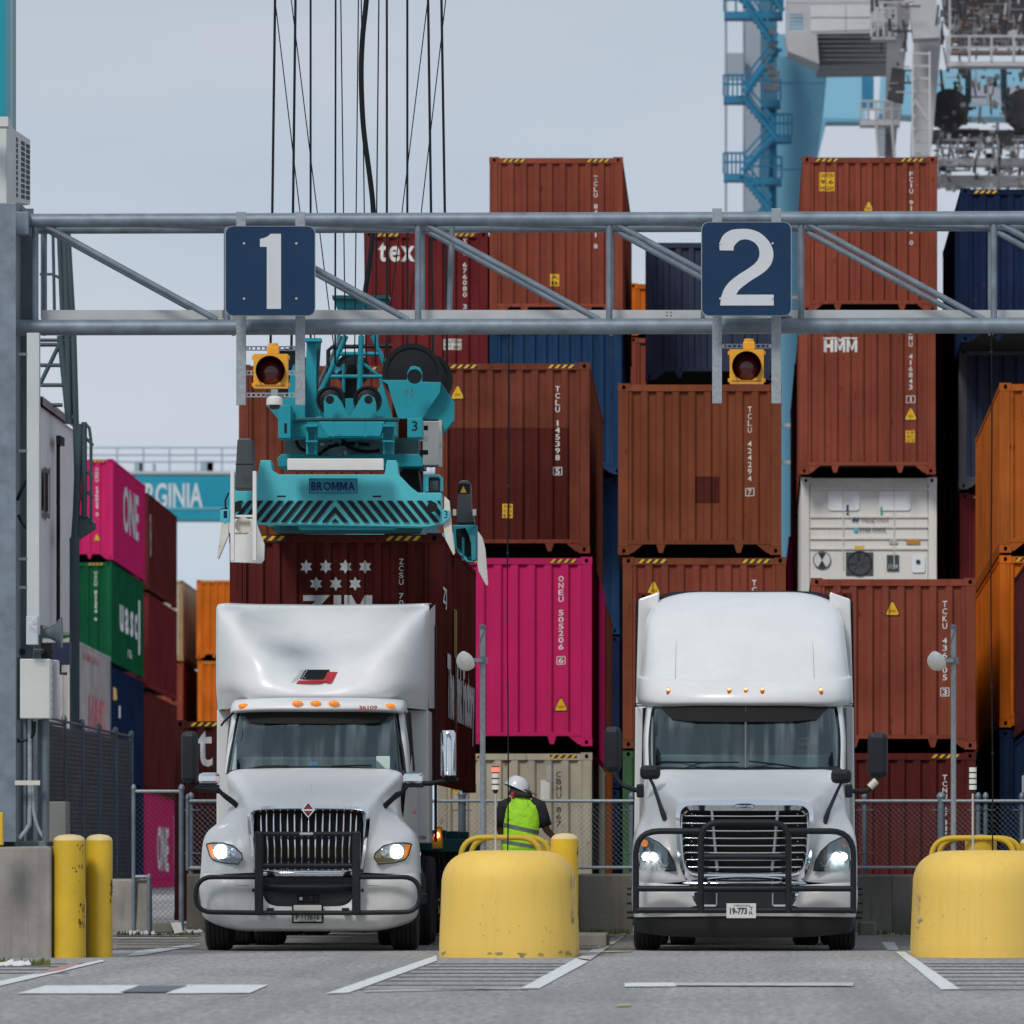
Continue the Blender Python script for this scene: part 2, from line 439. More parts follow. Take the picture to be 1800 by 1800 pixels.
CAST = {}
def casting_mesh(m):
    if m.name in CAST: return CAST[m.name]
    b = MB(); w, h, d = .178, .118, .162
    o = [(-w / 2, 0), (w / 2, 0), (w / 2, h), (-w / 2, h)]
    ri = []
    for k in range(8):
        a = R(22.5 + 45 * k - 180); ri.append((.028 * math.cos(a), h * .5 + .036 * math.sin(a)))
    V = [(x, 0, z) for x, z in o] + [(x, 0, z) for x, z in ri] + [(x, .05, z) for x, z in ri] + [(x, d, z) for x, z in o]
    # ring 0..3 outer, 4..11 inner (start lower-left going ccw)
    Fc = [(0, 1, 7, 6, 5), (1, 2, 9, 8, 7), (2, 3, 11, 10, 9), (3, 0, 5, 4, 11)]
    Fc += [(20, 21, 22, 23), (0, 20, 23, 3)[::-1], (1, 2, 22, 21), (3, 2, 22, 23)[::-1], (0, 1, 21, 20)]
    b.add(V, Fc)
    b.add([V[i] for i in range(4, 20)], [(k, (k + 1) % 8, 8 + (k + 1) % 8, 8 + k) for k in range(8)] + [tuple(range(8, 16))], 1)  # hole interior in near-black: the recess shade is put into its colour
    CAST[m.name] = mesh_from('corner_casting', b.v, b.f, [m, hole], b.m)
    return CAST[m.name]
def end_profile(W_, n=9, dep=.045):
    a = W_ / 2 - .16; p = 2 * a / n; out = []
    sl_ = p * .14; fl = p * .36
    x = -a
    for k in range(n):
        out += [(x, 0), (x + fl * .5, 0), (x + fl * .5 + sl_, dep), (x + fl * .5 + sl_ + fl, dep), (x + p - fl * .5, 0)]
        x += p
    out.append((a, 0)); return out
SIDE = {}
def side_mesh(L, H, m, z0=.16):
    key = (round(L, 2), round(H, 2), m.name)
    if key in SIDE: return SIDE[key]
    V = []; Fc = []; n = int(L / .28); p = (L - .36) / n; y = .18; P = []
    for k in range(n):
        P += [(y, 0), (y + p * .26, 0), (y + p * .5, .036), (y + p * .76, .036)]; y += p
    P.append((L - .18, 0))
    for yy, dx in P: V += [(dx, yy, z0), (dx, yy, H - .06)]
    for i in range(len(P) - 1): Fc.append((2 * i, 2 * i + 1, 2 * i + 3, 2 * i + 2))
    SIDE[key] = mesh_from('side_panel', V, Fc, m); return SIDE[key]
def container(label, l, r, t, b, s, m, L=12.19, marks=(), pitch=-.9, n=9, parts=None, haz=True, reefer=False, yaw=0., postm=None, group=None, dep=.045):
    Wd = (r - l) / s; H = (b - t) / s - .012
    p = W((l + r) / 2, b, s)
    p.z += .006
    o = thing('shipping_container', label, 'shipping container', p, group or 'shipping containers stacked in the yard', local=True)
    o.rotation_euler = (R(pitch), 0, R(yaw))
    hw = Wd / 2
    pm = postm or m
    cm = casting_mesh(pm)
    for sx in (-1, 1):
        for z in (0, H - .118):
            c = inst('corner_casting', cm, o, (sx * (hw - .089), -.004, z))
            c = inst('corner_casting', cm, o, (sx * (hw - .089), L + .004, z), rot=(0, 0, R(180)))
        MB().box((sx * hw - sx * .004, .0, .118), (sx * (hw - .155), .08, H - .118)).build('corner_post', pm, o, bevel=.008)
        MB().box((sx * hw - sx * .004, L - .08, .118), (sx * (hw - .155), L, H - .118)).build('corner_post', pm, o)
        MB().box((sx * hw - sx * .006, .17, H - .065), (sx * (hw - .06), L - .17, H - .012)).build('side_rail', pm, o)
        MB().box((sx * hw - sx * .006, .17, .0), (sx * (hw - .06), L - .17, .158)).build('side_rail', pm, o)
        sp = inst('side_panel', side_mesh(L, H, m), o, (sx * (hw - .012), 0, 0), scale=(-sx, 1, 1))
    MB().box((-hw + .18, .004, H - .115), (hw - .18, .09, H - .018)).build('top_rail', pm, o)
    br = MB().box((-hw + .155, .004, .158), (hw - .155, .09, .215))
    for sx in (-1, 1):
        br.prism([(sx * (hw - .16), .012, .158), (sx * (hw - .16), .012, .02), (sx * (hw - .22), .012, .03), (sx * (hw - .38), .012, .158)], .03)
        br.prism([(sx * .58 - .07, .008, .158), (sx * .58 + .07, .008, .158), (sx * .58 + .03, .008, .03), (sx * .58 - .03, .008, .03)], .05)
    br.build('bottom_rail', pm, o)
    MB().box((-hw + .05, .1, H - .05), (hw - .05, L - .05, H - .03)).build('roof_panel', m, o)
    MB().box((-hw + .05, .1, .16), (hw - .05, L - .05, .18)).build('floor_panel', hole, o)
    MB().box((-hw + .15, L - .04, .16), (hw - .15, L - .02, H - .05)).build('rear_door', m, o)
    if not reefer:
        pr = end_profile(Wd, n, dep)
        V = []; Fc = []
        for x, y in pr: V += [(x, .012 + y, .215), (x, .012 + y, H - .115)]
        for i in range(len(pr) - 1): Fc.append((2 * i, 2 * i + 2, 2 * i + 3, 2 * i + 1))
        MB().add(V, Fc).build('end_panel', m, o)
        prof = [(x, .012 + y) for x, y in pr]
    else:
        prof = [(-hw, .0), (hw, .0)]
    def LX(px): return (px - (l + r) / 2) / s
    def LZ(py): return (b - py) / s
    if haz:
        hz_on(o, -hw + .24, -hw + .66, H - .09, H - .035, haz)
        hz_on(o, hw - .66, hw - .24, H - .09, H - .035, haz)
    for q in marks:
        k = q[0]
        if k == 'num':       # vertical number, one character under another
            _, txt, px, y0, y1 = q[:5]; cm_ = q[5] if len(q) > 5 else wprint; cw = q[6] if len(q) > 6 else 8.5
            n_ = len(txt); h = (y1 - y0) / n_
            bmn = bmesh.new()
            for i, ch in enumerate(txt):
                if ch == ' ': continue
                tb = text_bm(ch, .012)
                ww = cw * (.35 if ch in '1I' else 1.)
                bm_fit(tb, LX(px - ww / 2), LZ(y0 + h * i + h * .86), LX(px + ww / 2), LZ(y0 + h * i + h * .06), 0)
                me_ = bpy.data.meshes.new('t'); tb.to_mesh(me_); tb.free(); bmn.from_mesh(me_); bpy.data.meshes.remove(me_)
            if q[-1] == 'box':
                i = n_ - 1; a, bb, c, d = LX(px - 8), LX(px + 8), LZ(y0 + h * i + h * 1.05), LZ(y0 + h * i - h * .15); e = .012
                for rr in ((a, c, bb, c + e), (a, d - e, bb, d), (a, c, a + e, d), (bb - e, c, bb, d)):
                    bmn.faces.new([bmn.verts.new((x_, 0, z_)) for x_, z_ in ((rr[0], rr[1]), (rr[2], rr[1]), (rr[2], rr[3]), (rr[0], rr[3]))])
            conform(bmn, prof)
            bm_obj(bmn, 'number_lettering', cm_, o)
        elif k == 'text':
            _, txt, x0, y0, x1, y1, mm = q[:7]
            text_on(txt, LX(x0), LZ(y1), LX(x1), LZ(y0), 0, mm, o, bold=q[7] if len(q) > 7 else .02, prof=prof, ls=q[8] if len(q) > 8 else 1.)
        elif k == 'tri':
            _, px, py, h = q; h = h / s; x, z = LX(px), LZ(py)
            for kk, mm, yo in ((1., kprint, .003), (.8, yprint, .006)):
                w = h * .48 * kk; hh = h * .5 * kk
                pts = [(x - w, z - hh), (x + w, z - hh), (x + w * .95, z - hh * .6), (x + w * .18, z + hh * .96), (x, z + hh), (x - w * .18, z + hh * .96), (x - w * .95, z - hh * .6)]
                bmx = poly_bm([pts]); conform(bmx, prof, yo); bm_obj(bmx, 'warning_sticker', mm, o)
            bars = []
            for j in range(2): bars.append([(x - h * .2, z - h * (.12 + .1 * j)), (x + h * .2, z - h * (.12 + .1 * j)), (x + h * .2, z - h * (.09 + .1 * j)), (x - h * .2, z - h * (.09 + .1 * j))])
            bmx = poly_bm(bars); conform(bmx, prof, .009); bm_obj(bmx, 'sticker_print', kprint, o)
        elif k == 'sq':
            _, x0, y0, x1, y1, mm = q[:6]
            bmx = poly_bm([[(LX(x0), LZ(y1)), (LX(x1), LZ(y1)), (LX(x1), LZ(y0)), (LX(x0), LZ(y0))]]); conform(bmx, prof, .003)
            bm_obj(bmx, 'placard', mm, o)
            if len(q) > 6:
                for i, tx in enumerate(q[6]):
                    hh = (y1 - y0) / len(q[6])
                    text_on(tx, LX(x0 + 2), LZ(y0 + hh * (i + .82)), LX(x1 - 2), LZ(y0 + hh * (i + .2)), 0, kprint, o, bold=.01, prof=[(x_, y_ - .003) for x_, y_ in prof])
        elif k == 'poly':
            _, polys, mm, nm = q
            bmx = poly_bm([[(LX(x), LZ(y)) for x, y in pl] for pl in polys]); conform(bmx, prof, .004)
            bm_obj(bmx, nm, mm, o)
        elif k == 'patch':
            _, x0, y0, x1, y1, mm = q
            bmx = poly_bm([[(LX(x0), LZ(y1)), (LX(x1), LZ(y1)), (LX(x1), LZ(y0)), (LX(x0), LZ(y0))]]); conform(bmx, prof, .0015)
            bm_obj(bmx, 'repaint_patch', mm, o)
    return o, hw, H, LX, LZ
def hz_on(o, x0, x1, z0, z1, m=True):
    bk = poly_bm([[(x0, z0), (x1, z0), (x1, z1), (x0, z1)]])
    for v in bk.verts: v.co.y = .002
    bm_obj(bk, 'hazard_backing', kprint, o)
    P = []; n = 4; w = (x1 - x0) / n
    for i in range(n):
        a = x0 + i * w
        P.append([(a, z0), (a + w * .45, z0), (a + w * .95, z1), (a + w * .5, z1)])
    bk = poly_bm(P)
    for v in bk.verts: v.co.y = .0
    bm_obj(bk, 'hazard_stripes', yprint, o)
def side_text(o, txt, hw, y0, y1, z0, z1, m, side=1, bold=.02, name='side_lettering', shear=0.):
    """lettering on the long side; reads from front to back on the right side"""
    bm = text_bm(txt, bold); bm_fit(bm, 0, 0, 1, 1)
    for v in bm.verts:
        u, w = v.co.x, v.co.z
        if side < 0: u = 1 - u
        v.co = Vector((side * (hw + .002), y0 + u * (y1 - y0), z0 + w * (z1 - z0)))
    return bm_obj(bm, name, m, o)

def star(cx, cy, r):
    P = []
    for i in range(12):
        a = R(90 + 30 * i); q = r if i % 2 == 0 else r * .56
        P.append((cx + q * math.cos(a), cy - q * 1.05 * math.sin(a)))
    return P
C = container
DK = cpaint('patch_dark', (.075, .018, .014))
# row nearest the fence, left to right
o, hw, H, LX, LZ = C('dark maroon container with white letters te beside the left truck cab', 306, 592, 1265, 1618, 117.5, MAROON2, marks=[('text', 'tex', 346, 1284, 462, 1348, wprint, .012, 1.18)])
C('cream container streaked with rust behind the worker, on the ground', 768, 1041, 1322, 1618, 113, BEIGE, marks=[
    ('num', 'CBHU 867 0', 982, 1356, 1480, kprint, 9), ('sq', 792, 1380, 824, 1394, yprint, ['HIGH']), ('patch', 950, 1372, 966, 1412, WHITEC), ('patch', 960, 1345, 976, 1375, GREYW)], n=8)
C('bright magenta container with a black and yellow warning triangle', 768, 1041, 978, 1312, 113, PINK, marks=[
    ('num', 'ONEU 505206 6', 986, 1012, 1168, wprint, 9, 'box'), ('tri', 986, 1239, 26)], n=8)
C('brown container numbered 145398 above the magenta one', 764, 1037, 636, 973, 112.5, BROWN, marks=[
    ('num', 'TCLU 145398 5', 980, 678, 835, wprint, 8, 'box'), ('tri', 804, 690, 27), ('sq', 883, 886, 901, 911, yprint, ['A B', 'C D', 'E F']),
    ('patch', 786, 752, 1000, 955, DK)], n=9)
C('brown container behind the crane spreader, left of the one numbered 145398', 419, 690, 640, 976, 112.5, BROWN, n=9)
C('reddish brown container numbered 424294 under the slate blue one', 1086, 1374, 673, 976, 118, BROWN2, marks=[
    ('num', 'TCLU 424294 7', 1318, 714, 872, cream, 7, 'box'), ('patch', 1222, 838, 1265, 885, DK)], n=9, haz=False)
C('red brown container directly behind the roof of the right truck', 1094, 1382, 978, 1316, 118, BRICK, marks=[
    ('num', 'TCLU 60', 1326, 1019, 1105, wprint, 8), ('tri', 1149, 1034, 28)], n=9, postm=BROWN2)
C('pale green container at ground level left of the right truck', 1094, 1382, 1318, 1622, 118, SAGE, haz=False)
C('brick red container numbered TCKU with warning triangle right of the right truck', 1425, 1716, 1015, 1318, 119, BRICK, marks=[
    ('num', 'TCKU 436105 3', 1661, 1056, 1224, wprint, 8, 'box'), ('tri', 1569, 1070, 28)], n=9, haz=False)
C('dark brown red container on the ground behind the right fence', 1425, 1716, 1321, 1620, 119, MAROON, marks=[
    ('num', 'TCNU 273879 2', 1661, 1362, 1508, wprint, 8)], n=9)
# second row, behind the first
C('brown container with white side letters in the gap beside the magenta one', 802, 1067, 1064, 1330, 101.3, BROWN2, L=6.06, haz=False)
C('burnt orange container on the ground in the dark gap', 802, 1067, 1333, 1600, 101.3, ORANGE2, L=6.06, haz=False)
C('wine red container with cream word tex behind the crane cables', 640, 858, 406, 684, 94, WINE, marks=[
    ('text', 'tex', 665, 426, 729, 460, wprint, .02, 1.15), ('num', 'TXGU 676080 3', 817, 408, 545, wprint, 7), ('sq', 779, 596, 811, 615, cream, ['CAUTION', '9FT 6IN'])], n=8)
C('brick brown container topmost of the middle stack against the sky', 860, 1095, 275, 555, 96.4, BRICK, marks=[
    ('num', 'TCLU 848871 8', 1047, 308, 438, wprint, 6.5), ('sq', 967, 482, 983, 503, yprint, ['A', 'B'])], n=9)
C('blue container under the topmost brick brown one', 860, 1093, 557, 834, 96.2, BLUE, n=10, haz=False)
C('blue container lower in the middle stack, mostly hidden', 860, 1089, 838, 1115, 95, BLUE, n=10, haz=False)
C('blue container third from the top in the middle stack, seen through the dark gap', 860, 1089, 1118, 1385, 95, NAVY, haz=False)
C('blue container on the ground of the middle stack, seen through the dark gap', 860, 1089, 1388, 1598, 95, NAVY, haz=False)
C('orange container glimpsed between the middle stack and the blue one', 1106, 1320, 497, 590, 86, ORANGE, haz=False)
C('burnt orange container under the glimpsed orange one', 1106, 1320, 592, 838, 86, BRICK, haz=False)
C('slate blue container behind the sign with number two', 1134, 1363, 424, 668, 94.2, SLATE, n=9, haz=False)
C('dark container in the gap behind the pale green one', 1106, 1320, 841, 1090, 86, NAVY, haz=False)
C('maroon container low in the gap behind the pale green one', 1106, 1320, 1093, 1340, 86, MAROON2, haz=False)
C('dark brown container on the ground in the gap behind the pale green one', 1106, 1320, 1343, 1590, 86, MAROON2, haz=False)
C('dark maroon container edge left of the HMM container, behind it', 1396, 1620, 640, 905, 91, MAROON2, haz=False)
C('brown container edge left of the white refrigerated one, behind it', 1396, 1620, 908, 1175, 91, MAROON, haz=False)
C('magenta container glimpsed as a thin strip beside the right stacks', 1386, 1600, 942, 1195, 87, PINK, haz=False)
# the tall stack behind the right truck
C('brick red container with yellow placard topmost of the right stack', 1410, 1648, 274, 550, 97.6, BRICK, marks=[
    ('num', 'FCIU 917332 0', 1602, 301, 432, wprint, 6.5), ('sq', 1440, 303, 1467, 336, yprint, ['CAUTION', '9.6', 'HIGH']), ('tri', 1527, 363, 20)], n=10)
HMMp = [[(1448, 595), (1456, 595), (1456, 603), (1464, 603), (1464, 595), (1470, 595), (1470, 615), (1464, 615), (1464, 607), (1456, 607), (1456, 615), (1448, 615)]]
C('brick red container with white HMM letters above the white refrigerated one', 1405, 1645, 553, 834, 98.2, BRICK, marks=[
    ('text', 'HMM', 1448, 597, 1507, 619, wprint, .06), ('poly', [[(1447, 593), (1473, 593), (1477, 597), (1481, 593), (1507, 593), (1507, 596), (1482, 596), (1477, 601), (1472, 596), (1447, 596)]], wprint, 'logo_bar'),
    ('num', 'HDMU 416843 1', 1601, 568, 708, wprint, 6.5, 'box'), ('tri', 1601, 728, 25), ('sq', 1592, 757, 1608, 778, yprint, ['A B', 'C', 'D E'])], n=9, haz=False)
o, hw, H, LX, LZ = C('white refrigerated container with cooling unit and fan', 1408, 1647, 838, 1121, 97.8, WHITEC, reefer=True, haz=False)
RF = o
def rpb(name, x0, y0, x1, y1, y, d, m, bevel=0): return MB().box((LX(x0), y, LZ(y1)), (LX(x1), y + d, LZ(y0))).build(name, m, RF, bevel=bevel)
rpb('unit_housing', 1424, 848, 1631, 1112, .02, .1, WHITEC)
for yy in (858, 907, 925, 945, 963): rpb('ridge', 1424, yy, 1632, yy + 4, -.012, .03, WHITEC, .008)
for xx, w in ((1455, 56), (1545, 56)):
    b = MB(); b.prism([(x, -.006, z) for x, z in rrect(LX(xx), LZ(898), LX(xx + w), LZ(864), .06)], .02); b.build('vent_panel', mat('reefer_panel', (.74, .76, .78), .35), RF, smooth=30)
    rpb('pipe_run', xx + 26, 858, xx + 27.5, 1000, -.014, .012, cream)
rpb('blue_mark', 1488, 888, 1492, 899, -.010, .01, mat('deep_blue_print', (.01, .04, .2), .5)); rpb('blue_mark', 1488, 902, 1492, 906, -.010, .01, MATS['deep_blue_print'])
rpb('green_mark', 1548, 891, 1551, 906, -.010, .01, mat('green_print', (.03, .3, .2), .5))
text_on('Hapag-Lloyd', LX(1514), LZ(919), LX(1561), LZ(910), -.014, mat('grey_print', (.1, .1, .12), .5), RF, bold=.005)
b = MB()
for k in (0, 1): b.prism([(LX(1497 + 6 * k), -.014, LZ(917)), (LX(1501 + 6 * k), -.014, LZ(917)), (LX(1503 + 6 * k), -.014, LZ(914)), (LX(1504 + 6 * k), -.014, LZ(910)), (LX(1501 + 6 * k), -.014, LZ(910))], .004)
b.build('logo', MATS['deep_blue_print'], RF)
text_on('STAR COOL', LX(1510), LZ(935), LX(1558), LZ(928), -.014, MATS['grey_print'], RF, bold=.02)
b = MB().lathe([(.045, -.014), (.045, -.01)], (LX(1504), 0, LZ(932)), 'y', 6); b.build('snowflake_logo', mat('pale_blue_print', (.1, .4, .55), .5), RF)
rpb('orange_label', 1593, 948, 1617, 957, -.006, .01, mat('orange_label', (.5, .2, .02), .5)); rpb('grey_label', 1563, 947, 1578, 957, -.005, .01, mat('label_grey', (.4, .38, .34), .6))
rpb('yellow_label', 1502, 960, 1519, 965, -.016, .01, yprint)
rpb('fan_frame', 1487, 971, 1535, 1012, -.004, .03, mat('fan_frame_grey', (.05, .06, .065), .5), .01)
b = MB().lathe([(.225, .0), (.225, -.012), (.20, -.012), (.20, .02)], (LX(1511), 0, LZ(991)), 'y', 28); b.build('fan_ring', dark, RF, smooth=40)
b = MB()
for k in range(8):
    a = R(45 * k); c = Vector((LX(1511), -.004, LZ(991))); u = Vector((math.cos(a), 0, math.sin(a))); v = Vector((-math.sin(a), 0, math.cos(a)))
    b.add([c + u * .03, c + u * .19 - v * .03, c + u * .19 + v * .06, c + u * .03 + v * .03], [(0, 1, 2, 3)])
b.build('fan_blades', signblk, RF)
b = MB().lathe([(.16, .0), (.16, -.012)], (LX(1445), 0, LZ(985)), 'y', 24); b.build('access_ring', kprint, RF)
b = MB().lathe([(.145, -.013), (.145, -.018)], (LX(1445), 0, LZ(985)), 'y', 24); b.build('access_cover', mat('pale_panel', (.6, .6, .58), .5), RF)
b = MB()
for a0 in (60, 240): b.prism([(LX(1445), -.022, LZ(985))] + [(LX(1445) + .14 * math.cos(R(a0 + 15 * k)), -.022, LZ(985) + .14 * math.sin(R(a0 + 15 * k))) for k in range(5)], .003)
b.build('black_sector', kprint, RF)
rpb('control_screen', 1559, 976, 1580, 1004, -.008, .02, mat('display_grey', (.045, .055, .07), .3))
text_on('11:24', LX(1562), LZ(1000), LX(1578), LZ(992), -.011, wprint, RF)
b = MB(); b.prism([(x, -.008, z) for x, z in rrect(LX(1603), LZ(1007), LX(1626), LZ(977), .04)], .02); b.build('socket_cover', MATS['reefer_panel'], RF)
b = MB().lathe([(.04, -.01), (.04, -.03)], (LX(1614), 0, LZ(988)), 'y', 12); b.build('socket', kprint, RF)
bmn = bmesh.new()
C('maroon container seen edge on right of the HMM stack, upper', 1432, 1662, 560, 806, 93, MAROON, haz=False)
C('maroon container seen edge on right of the HMM stack, lower', 1432, 1662, 810, 1060, 93, MAROON, haz=False)
C('navy blue container top right corner of the picture', 1688, 1938, 330, 602, 100, NAVY, n=9)
C('slate blue container with rusty corner post at the right edge', 1685, 1922, 612, 860, 97.2, SLATE, n=9, haz=False, postm=cpaint('rusty_post', (.10, .10, .11), rust=.6))
C('wine red container under the slate blue one at the right edge', 1687, 1922, 866, 1116, 97, WINE, n=9)
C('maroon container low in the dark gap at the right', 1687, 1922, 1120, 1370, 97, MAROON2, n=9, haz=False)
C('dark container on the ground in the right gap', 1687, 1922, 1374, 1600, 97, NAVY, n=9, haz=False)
o, hw, H, LX, LZ = C('weathered orange container high at the right edge', 1757, 2045, 672, 972, 118, ORANGE2, n=9, haz=False, yaw=0.)
o, hw, H, LX, LZ = C('bright orange container below the weathered orange one', 1757, 2045, 975, 1279, 118, ORANGE, n=9, yaw=0.)
C('dark container under the bright orange one', 1757, 2045, 1282, 1588, 118, NAVY, n=9, haz=False, yaw=0.)
o, hw, H, LX, LZ = C('dark maroon container at the right edge seen from its long side', 1838, 2152, 934, 1248, 132, MAROON2, n=9, haz=False, yaw=0., L=12.19)
side_text(o, 'TEX', hw, 3.3, 3.0, .5, 2., wprint, side=-1) if False else None
o, hw, H, LX, LZ = C('dark blue container under the maroon one at the right edge', 1838, 2152, 1256, 1560, 132, NAVY, n=9, haz=False, yaw=0., L=12.19)
side_text(o, 'I', hw, 8.0, 8.8, .9, 1.7, wprint, side=-1, bold=.04)
# far stacks on the left
o, hw, H, LX, LZ = C('magenta container with grey ONE letters on its side, top left stack', 43, 199, 806, 984, 62.5, PINK, marks=[
    ('num', 'ONEU 146024 3', 170, 822, 908, wprint, 5.5), ('tri', 170, 945, 13)], n=8)
GL = mat('grey_letters', (.5, .42, .45), .6)
side_text(o, 'ONE', hw, 3.6, 9.4, 1.0, 2.35, GL, bold=.03); side_text(o, 'MAGENTA'[:4], hw, 4.0, 9.0, .35, .6, GL) if False else None
o, hw, H, LX, LZ = C('green container with white uasc letters under the magenta one', 40, 196, 987, 1163, 62.5, GREEN, marks=[('num', 'UACU 821394 6', 168, 1004, 1092, wprint, 5)], n=8)
side_text(o, 'u', hw, 3.0, 4.3, 1.0, 1.75, wprint, bold=.03); side_text(o, 'a', hw, 4.9, 6.2, 1.0, 1.75, wprint, bold=.03)
side_text(o, 's', hw, 6.9, 8.0, 1.0, 1.75, wprint, bold=.03); side_text(o, 'c', hw, 8.6, 9.6, 1.0, 1.75, wprint, bold=.03); side_text(o, 'l', hw, 10.0, 10.6, .6, 2.2, wprint, bold=.02)
side_text(o, '176', hw, 6.0, 7.4, .35, .6, wprint)
o, hw, H, LX, LZ = C('blue container with small orange mark under the green one', 40, 196, 1170, 1366, 62.5, NAVY, n=8, haz=False)
side_text(o, 'B', hw, .6, 1.9, 2.2, 2.55, yprint, bold=.08); side_text(o, 'I', hw, 2.6, 3.2, 1.75, 2.1, wprint, bold=.05)
C('blue container on the ground of the left stack', 40, 196, 1368, 1562, 62.5, NAVY, n=8, haz=False)
o, hw, H, LX, LZ = C('pale grey container with red letters below the grey shed', 28, 129, 1121, 1290, 68, GREYW, n=8, haz=False, L=12.19)
side_text(o, 'MSK', hw, 5.0, 11.0, .25, 1.2, redpr, bold=.08); side_text(o, 'HIGH', hw, 3.2, 8.2, 2.05, 2.25, redpr)
C('rust orange container below the pale grey one', 28, 129, 1292, 1470, 68, ORANGE2, n=8, haz=False)
for i, (t_, b_, m_, lb) in enumerate(((866, 1036, MAROON, 'maroon container at the top of the stack behind the magenta one'),
        (1042, 1208, WINE, 'wine red container second from the top behind the green one'),
        (1216, 1388, MAROON, 'dark red container third from the top behind the blue one'))):
    o, hw, H, LX, LZ = C(lb, 110, 261, t_, b_, 58.3, m_, n=8, haz=False)
    if i == 0: side_text(o, 'TRHU', hw, .5, 1.1, 1., 2.3, GL, bold=.02)
o, hw, H, LX, LZ = C('dull magenta container on the ground behind the chain link gate', 110, 257, 1392, 1562, 58.3, PINK, n=8, haz=False)
side_text(o, 'ONE', hw, 4.6, 9.4, .6, 2.0, wprint, bold=.03)
# further back
C('beige container with rusty post far behind the gate', 203, 322, 1020, 1162, 49.5, BEIGE, haz=False, postm=cpaint('rusty_beige_post', (.36, .25, .13), rust=.5))
C('red container under the far beige one', 203, 322, 1165, 1300, 49.5, BRICK, haz=False)
C('dark container on the ground under the far red one', 203, 322, 1302, 1430, 49.5, MAROON2, haz=False)
C('orange container far away, left of the left truck, upper', 345, 466, 1019, 1158, 50, ORANGE, n=8, postm=ORANGE)
C('orange container far away, left of the left truck, lower', 347, 468, 1161, 1300, 50, ORANGE, n=8)
C('dark container far away under the two orange ones', 347, 468, 1302, 1441, 50, MAROON, haz=False)
# loads of the two trucks
def stars_marks():
    P = [star(538, 996, 12), star(572.5, 996, 12), star(607, 996, 12), star(641.5, 996, 12), star(555.5, 1026, 12), star(590, 1026, 12), star(624, 1026, 12)]
    return P
o, hw, H, LX, LZ = C('dark red container with white stars hanging under the spreader onto the left truck', 403, 776.5, 935, 1380, 149.5, MAROON, L=12.19, pitch=0, n=11, group='containers carried by the two trucks', marks=[
    ('poly', stars_marks(), wprint, 'star_emblem'), ('text', 'ZIM', 527, 1046, 654, 1085, wprint, .06), ('num', 'ZCSU 7001', 705, 981, 1090, wprint, 8)])
o.location.z = (HY - 1380) / 149.5 + CH
side_text(o, 'ZJ', hw, .3, 1.6, 2.1, 2.35, wprint, bold=.02); side_text(o, 'The Pink Factory', hw, 1.8, 11.5, .6, 1.6, wprint, bold=.05)
side_text(o, 'l', hw, 4.0, 4.6, 1.6, 2.2, mat('green_stripe', (.12, .2, .02), .5), bold=.1); side_text(o, 'l', hw, 4.5, 5., .7, 2.2, mat('ochre_stripe', (.4, .22, .02), .5), bold=.1)
side_text(o, 'l', hw, 4.1, 4.8, .1, .9, mat('blue_stripe', (.02, .02, .1), .5), bold=.12)
C('maroon container behind the roof fairing of the right truck', 1118, 1498, 1041, 1462, 148.5, MAROON, L=12.19, pitch=0, n=10, group='containers carried by the two trucks', haz=False)
